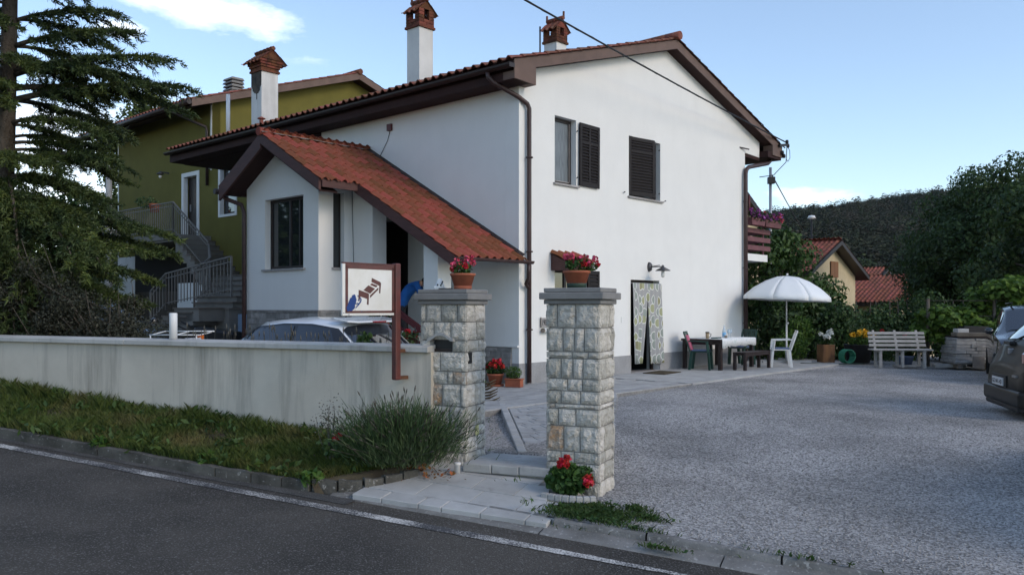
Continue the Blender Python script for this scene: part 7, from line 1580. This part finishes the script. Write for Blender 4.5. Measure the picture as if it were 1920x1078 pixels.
def garden_bits():
    for k, (x, y, z, r, n, m, lab) in enumerate(((7.55, 22.9, .35, (.55, .3, .45), 900, 'leafbright', 'pale green fern like plant behind the white chair'), (8.0, 23.4, .75, (.45, .3, .45), 700, 'leafbright', 'yellow green leafy shrub between chair and log planter'), (9.75, 22.3, .35, (.40, .25, .35), 500, 'leafmid', 'light green low plant between flower tub and bench'), (11.9, 22.6, 1.1, (.3, .2, .3), 260, 'leafvine', 'yellow green shoot above the wrapped pallet'))):
        t = empty('garden_plant', (x, y, -.1), 0, lab, 'plant', 'small plants along the garden edge'); blob_leaves('foliage', M[m], t, (0, 0, z + .1), r, n, .12, up=.5, aspect=2.6, shell=.3); MB().tube([(0, 0, 0), (.03, 0, z)], .012, 5).build('stem', M['leafhedge'], t)
    # dry lavender heads standing up behind the coping of the wall
    t = empty('lavender_row', stw(-2.2, .40, -.05), ST_ANG, 'row of dry lavender stalks rising behind the low wall', 'plant'); mb = MB(); mh = MB(); rs = random.Random(21)
    for i in range(130):
        x = rs.choice((rs.uniform(-2.0, -.2), rs.uniform(-.4, 1.45))); h = rs.uniform(1.02, 1.30) * (1 if x < -.3 or rs.random() < .6 else .93); p = Vector((x + rs.gauss(0, .06), rs.uniform(-.12, .15), h)); mb.tube([(x, .05, .4), p], [.004, .002], 3, cap=False); mh.tube([p - Vector((0, 0, .07)), p - Vector((0, 0, .035)), p], [.004, .009, .003], 4)
    mb.build('stalks', M['lavstalk'], t); mh.build('flower_heads', M['lavstalk'], t)['kind'] = 'stuff'; P = rng.random((900, 3)) * np.array([3.4, .3, .5]) + np.array([-2.0, -.1, .55]); V, F = leaf_quads(P, .05, aspect=3); np_mesh('foliage', V, F, M['leaflav'], t); blob_leaves('leafy_weed', M['weed'], t, (.72, .0, 1.10), (.10, .06, .12), 90, .06)
garden_bits()

# ================================================================== GRASS, WEEDS, GRAVEL, HILL
def verge_grass():
    n = 75000; a = -.5 - 13 * rng.random(n) ** 1.6; m = -1.03 + 1.03 * rng.random(n) ** 1.15
    dens = np.array([noise.noise(Vector((x * 1.6, y * 2.2, 3.3))) for x, y in zip(a, m)]); keep = (dens > -.45 - .3 * rng.random(n)) & ~((m < -.36) & (a > -.43 + (m + .36) * 1.03)); a, m, dens = a[keep], m[keep], dens[keep]
    P = np.stack([O0.x + .9055 * a + .4245 * m, O0.y - .4245 * a + .9055 * m, np.array([verge_z(x, y) for x, y in zip(a, m)]) - .01], 1)
    hh = np.where(m > -.25, .13, .085) * (1 + .7 * dens); V, F = blades(P, hh, .008, .5); o = np_mesh('verge_grass', V, F, M['grass']); o['kind'] = 'stuff'
    k = 7000; a = -.42 - 1.5 * rng.random(k); m = -1.0 + .85 * rng.random(k); ok = a < -.40 + (np.minimum(m, -.36) + .36) * 1.03; a, m = a[ok], m[ok]
    P = np.stack([O0.x + .9055 * a + .4245 * m, O0.y - .4245 * a + .9055 * m, np.array([verge_z(x, y) for x, y in zip(a, m)]) - .01], 1); V, F = blades(P, .07, .007, .6); o = np_mesh('kerb_grass', V, F, M['grass']); o['kind'] = 'stuff'
    cs = []
    for i in range(70):
        x = -.6 - 9 * random.random() ** 1.4; y = random.choice((random.uniform(-1.03, -.85), random.uniform(-.9, .0), random.uniform(-.12, .0))); p = stw(x, y, verge_z(x, y)); k = random.randint(10, 26); r = random.uniform(.05, .13)
        cs.append(np.array(p) + rng.normal(size=(k, 3)) * np.array([r, r, .03]) + np.array([0, 0, .06]))
    P = np.concatenate(cs); V, F = leaf_quads(P, .085, up=.7, aspect=2.2); o = np_mesh('verge_weeds', V, F, M['weed']); o['kind'] = 'stuff'
    for x, y, lab in ((-1.05, -1.02, 'bright green weed growing over the kerb below the lavender'), (-3.75, -1.06, 'green weed spilling over the kerb near the left bend'), (-2.35, -1.0, 'broad leaved weed on the kerb edge at the middle of the verge')):
        t = empty('weed', stw(x, y, zr(x) + .06), 0, lab, 'plant', 'larger weeds along the kerb'); blob_leaves('foliage', M['leafbright'], t, (0, 0, .07), (.11, .07, .07), 75, .075, up=.8, aspect=2.4); MB().tube([(0, 0, -.05), (0, 0, .1)], .006, 5).build('stem', M['weed'], t)
    n = 260; P = np.array([stw(-.30 + random.gauss(0, .22) - abs(random.gauss(0, .5)), -.32 + random.gauss(0, .09), 0) for _ in range(n)]); P[:, 2] = [pave_z(*to_st(p[0], p[1])) + .012 + .02 * random.random() for p in P]
    V, F = leaf_quads(P, .045, up=2.5, aspect=1.5); o = np_mesh('dead_leaves', V, F, M['oldstone']); o['kind'] = 'stuff'
verge_grass()
def gravel_weeds():
    P = []; 
    for (a, n, sa, sn, k) in ((1.30, -.62, .10, .10, 900), (1.62, -.60, .12, .10, 700), (1.45, -.45, .10, .10, 600), (1.9, -.45, .10, .04, 260), (1.75, -.25, .06, .05, 200), (1.95, -.80, .12, .02, 90), (2.15, -1.0, .10, .02, 110), (1.4, -.78, .25, .03, 160), (3.1, -.82, .25, .02, 60)):
        for _ in range(k): x, y = random.gauss(a, sa), random.gauss(n, sn); P.append(stw(x, y, yard_z(x, max(y, -.8)) + (0 if y > -.86 else -.06)))
    P = np.array([p[:] for p in P]); V, F = blades(P, .035, .009, .9); o = np_mesh('gravel_weeds', V, F, M['weed']); o['kind'] = 'stuff'
    V, F = leaf_quads(P[::6] + np.array([0, 0, .02]), .04, up=1.5, aspect=1.4); o = np_mesh('clover_leaves', V, F, M['leafger']); o['kind'] = 'stuff'
gravel_weeds()
def pebbles():
    n = 90000; a = 1.0 + 12 * rng.random(n); m = -.78 + 12.0 * rng.random(n); dd = np.hypot(a - .4, m + 8.0) - 7; keep = ~((m > .0) & (a < 1.05)) & (rng.random(n) < np.clip(1.15 - dd / 7.0, 0, 1)); a, m = a[keep], m[keep]
    P = np.stack([O0.x + .9055 * a + .4245 * m, O0.y - .4245 * a + .9055 * m, np.array([yard_z(x, y) for x, y in zip(a, m)])], 1)
    q = 1500; a2 = .35 + .25 * rng.random(q); n2 = .55 + 5 * rng.random(q); P2 = np.stack([np.full(q, -.30) + .33 * rng.random(q), 8.5 + 4 * rng.random(q), np.full(q, -.07)], 1)
    q3 = 900; X = 9.4 + 2.6 * rng.random(q3); Y = 18.6 + .9 * rng.random(q3); P3 = np.stack([X, Y, np.array([gz(x, y) for x, y in zip(X, Y)])], 1)
    P = np.concatenate([P, P2, P3]); k = len(P); s = (.004 + .008 * rng.random((k, 1)) ** 2); base = np.array([(1, 0, 0), (0, 1, 0), (-1, 0, 0), (0, -1, 0), (0, 0, .8), (0, 0, -.8)]); J = base[None] * (.7 + .6 * rng.random((k, 6, 1))); th = rng.random(k) * 6.28; c, sn = np.cos(th), np.sin(th)
    X = J[:, :, 0] * c[:, None] - J[:, :, 1] * sn[:, None]; Y = J[:, :, 0] * sn[:, None] + J[:, :, 1] * c[:, None]; J = np.stack([X, Y, J[:, :, 2]], 2); V = (P[:, None] + J * s[:, None]).reshape(-1, 3)
    f = np.array([(0, 1, 4), (1, 2, 4), (2, 3, 4), (3, 0, 4), (1, 0, 5), (2, 1, 5), (3, 2, 5), (0, 3, 5)]); F = (f[None] + 6 * np.arange(k)[:, None, None]).reshape(-1, 3); o = np_mesh('gravel_stones', V, F, M['pebble']); o['kind'] = 'stuff'
pebbles()
def hill():
    def ridge(u):                                    # ridge height against horizontal direction X/Y
        pts = [(-1.2, 26), (-.6, 34), (-.1, 46), (.25, 53), (.33, 58), (.40, 62), (.47, 68), (.54, 70), (.62, 72), (.8, 92), (1.3, 84)]
        for (a, b), (c, d) in zip(pts, pts[1:]):
            if a <= u <= c: return b + (d - b) * sstep((u - a) / (c - a))
        return pts[0][1] if u < -1.2 else pts[-1][1]
    def hz(x, y):
        u = x / 550; r = ridge(u) + 3 * noise.noise(Vector((x * .02, 3, 0))); t = (y - 130) / 420
        z = r * (sstep(t) if t < 1 else 1 - .25 * sstep((t - 1) / 1.2)) + 6 * noise.noise(Vector((x * .008, y * .008, 5))) * max(0, min(1, t * 3)) * (1 if t < .85 else .2)
        return z - 4 * (1 - min(1, max(0, t * 4)))
    xs = np.arange(-700, 900, 16); ys = np.arange(110, 900, 16); V = [(x, y, hz(x, y)) for y in ys for x in xs]; k = len(xs); F = [(j * k + i, j * k + i + 1, (j + 1) * k + i + 1, (j + 1) * k + i) for j in range(len(ys) - 1) for i in range(k - 1)]
    tag(np_mesh('wooded_hill', V, F, M['forest'], None, True), kind='structure')
    n = 6500; y = 170 + 400 * rng.random(n); u = .20 + .55 * rng.random(n); x = u * y * (1) + (u - .3) * 40; C = np.stack([x, y, np.array([hz(a, b) for a, b in zip(x, y)])], 1)
    n2 = 700; xr = 100 + 330 * rng.random(n2); yr = 535 + 40 * rng.random(n2); C = np.concatenate([C, np.stack([xr, yr, np.array([hz(a, b) for a, b in zip(xr, yr)])], 1)])
    m = len(C); R_ = 2.0 + 1.9 * rng.random(m); per = 72; U = unit(m * per).reshape(m, per, 3); U[:, :, 2] = U[:, :, 2] * .95 + .35; con = rng.random(m) < .25
    U[con, :, 0] *= .6; U[con, :, 1] *= .6; U[con, :, 2] *= 1.5
    P = (C[:, None] + U * R_[:, None, None] * (.8 + .3 * rng.random((m, per, 1))) + np.array([0, 0, 1.8])).reshape(-1, 3); V, F = leaf_quads(P, 1.25, up=.3, aspect=1.15, out=U.reshape(-1, 3) * 2.2)
    patch = np.array([noise.noise(Vector((a * .018, b * .018, 1.0))) for a, b in C[:, :2]]); ci = np.clip(((patch + .35) * 4.5 + rng.random(m) * 2.2 - .8).astype(int), 0, 4)
    o = np_mesh('hill_forest', V, F, FOREST, mi=np.repeat(ci, per)); o['kind'] = 'stuff'
hill()
def woods_across():
    # the wood left of the yard, out of the frame: it is what the porch window mirrors
    cs = []; rr = []
    for i in range(110): cs.append((random.uniform(-31, -20.5), random.uniform(9, 27), random.uniform(.5, 6.2) + .9 * math.sin(i))); rr.append(random.uniform(1.0, 1.6))
    V, F = clump_leaves(np.array(cs), np.array(rr), 260, .42); o = np_mesh('roadside_woods', V, F, M['leafdark']); o['kind'] = 'stuff'
woods_across()

def haze():
    m = bpy.data.materials.new('thin_haze'); m.use_nodes = True; nt = m.node_tree; nt.nodes.clear(); o = nt.nodes.new('ShaderNodeOutputMaterial'); v = nt.nodes.new('ShaderNodeVolumePrincipled')
    v.inputs['Color'].default_value = (0.86, 0.90, 0.94, 1); v.inputs['Density'].default_value = 0.00007; v.inputs['Anisotropy'].default_value = 0.2; nt.links.new(v.outputs[0], o.inputs['Volume'])
    tag(B('haze', m, None, -1100, 1100, -420, 1320, -14, 140), kind='stuff')
haze()
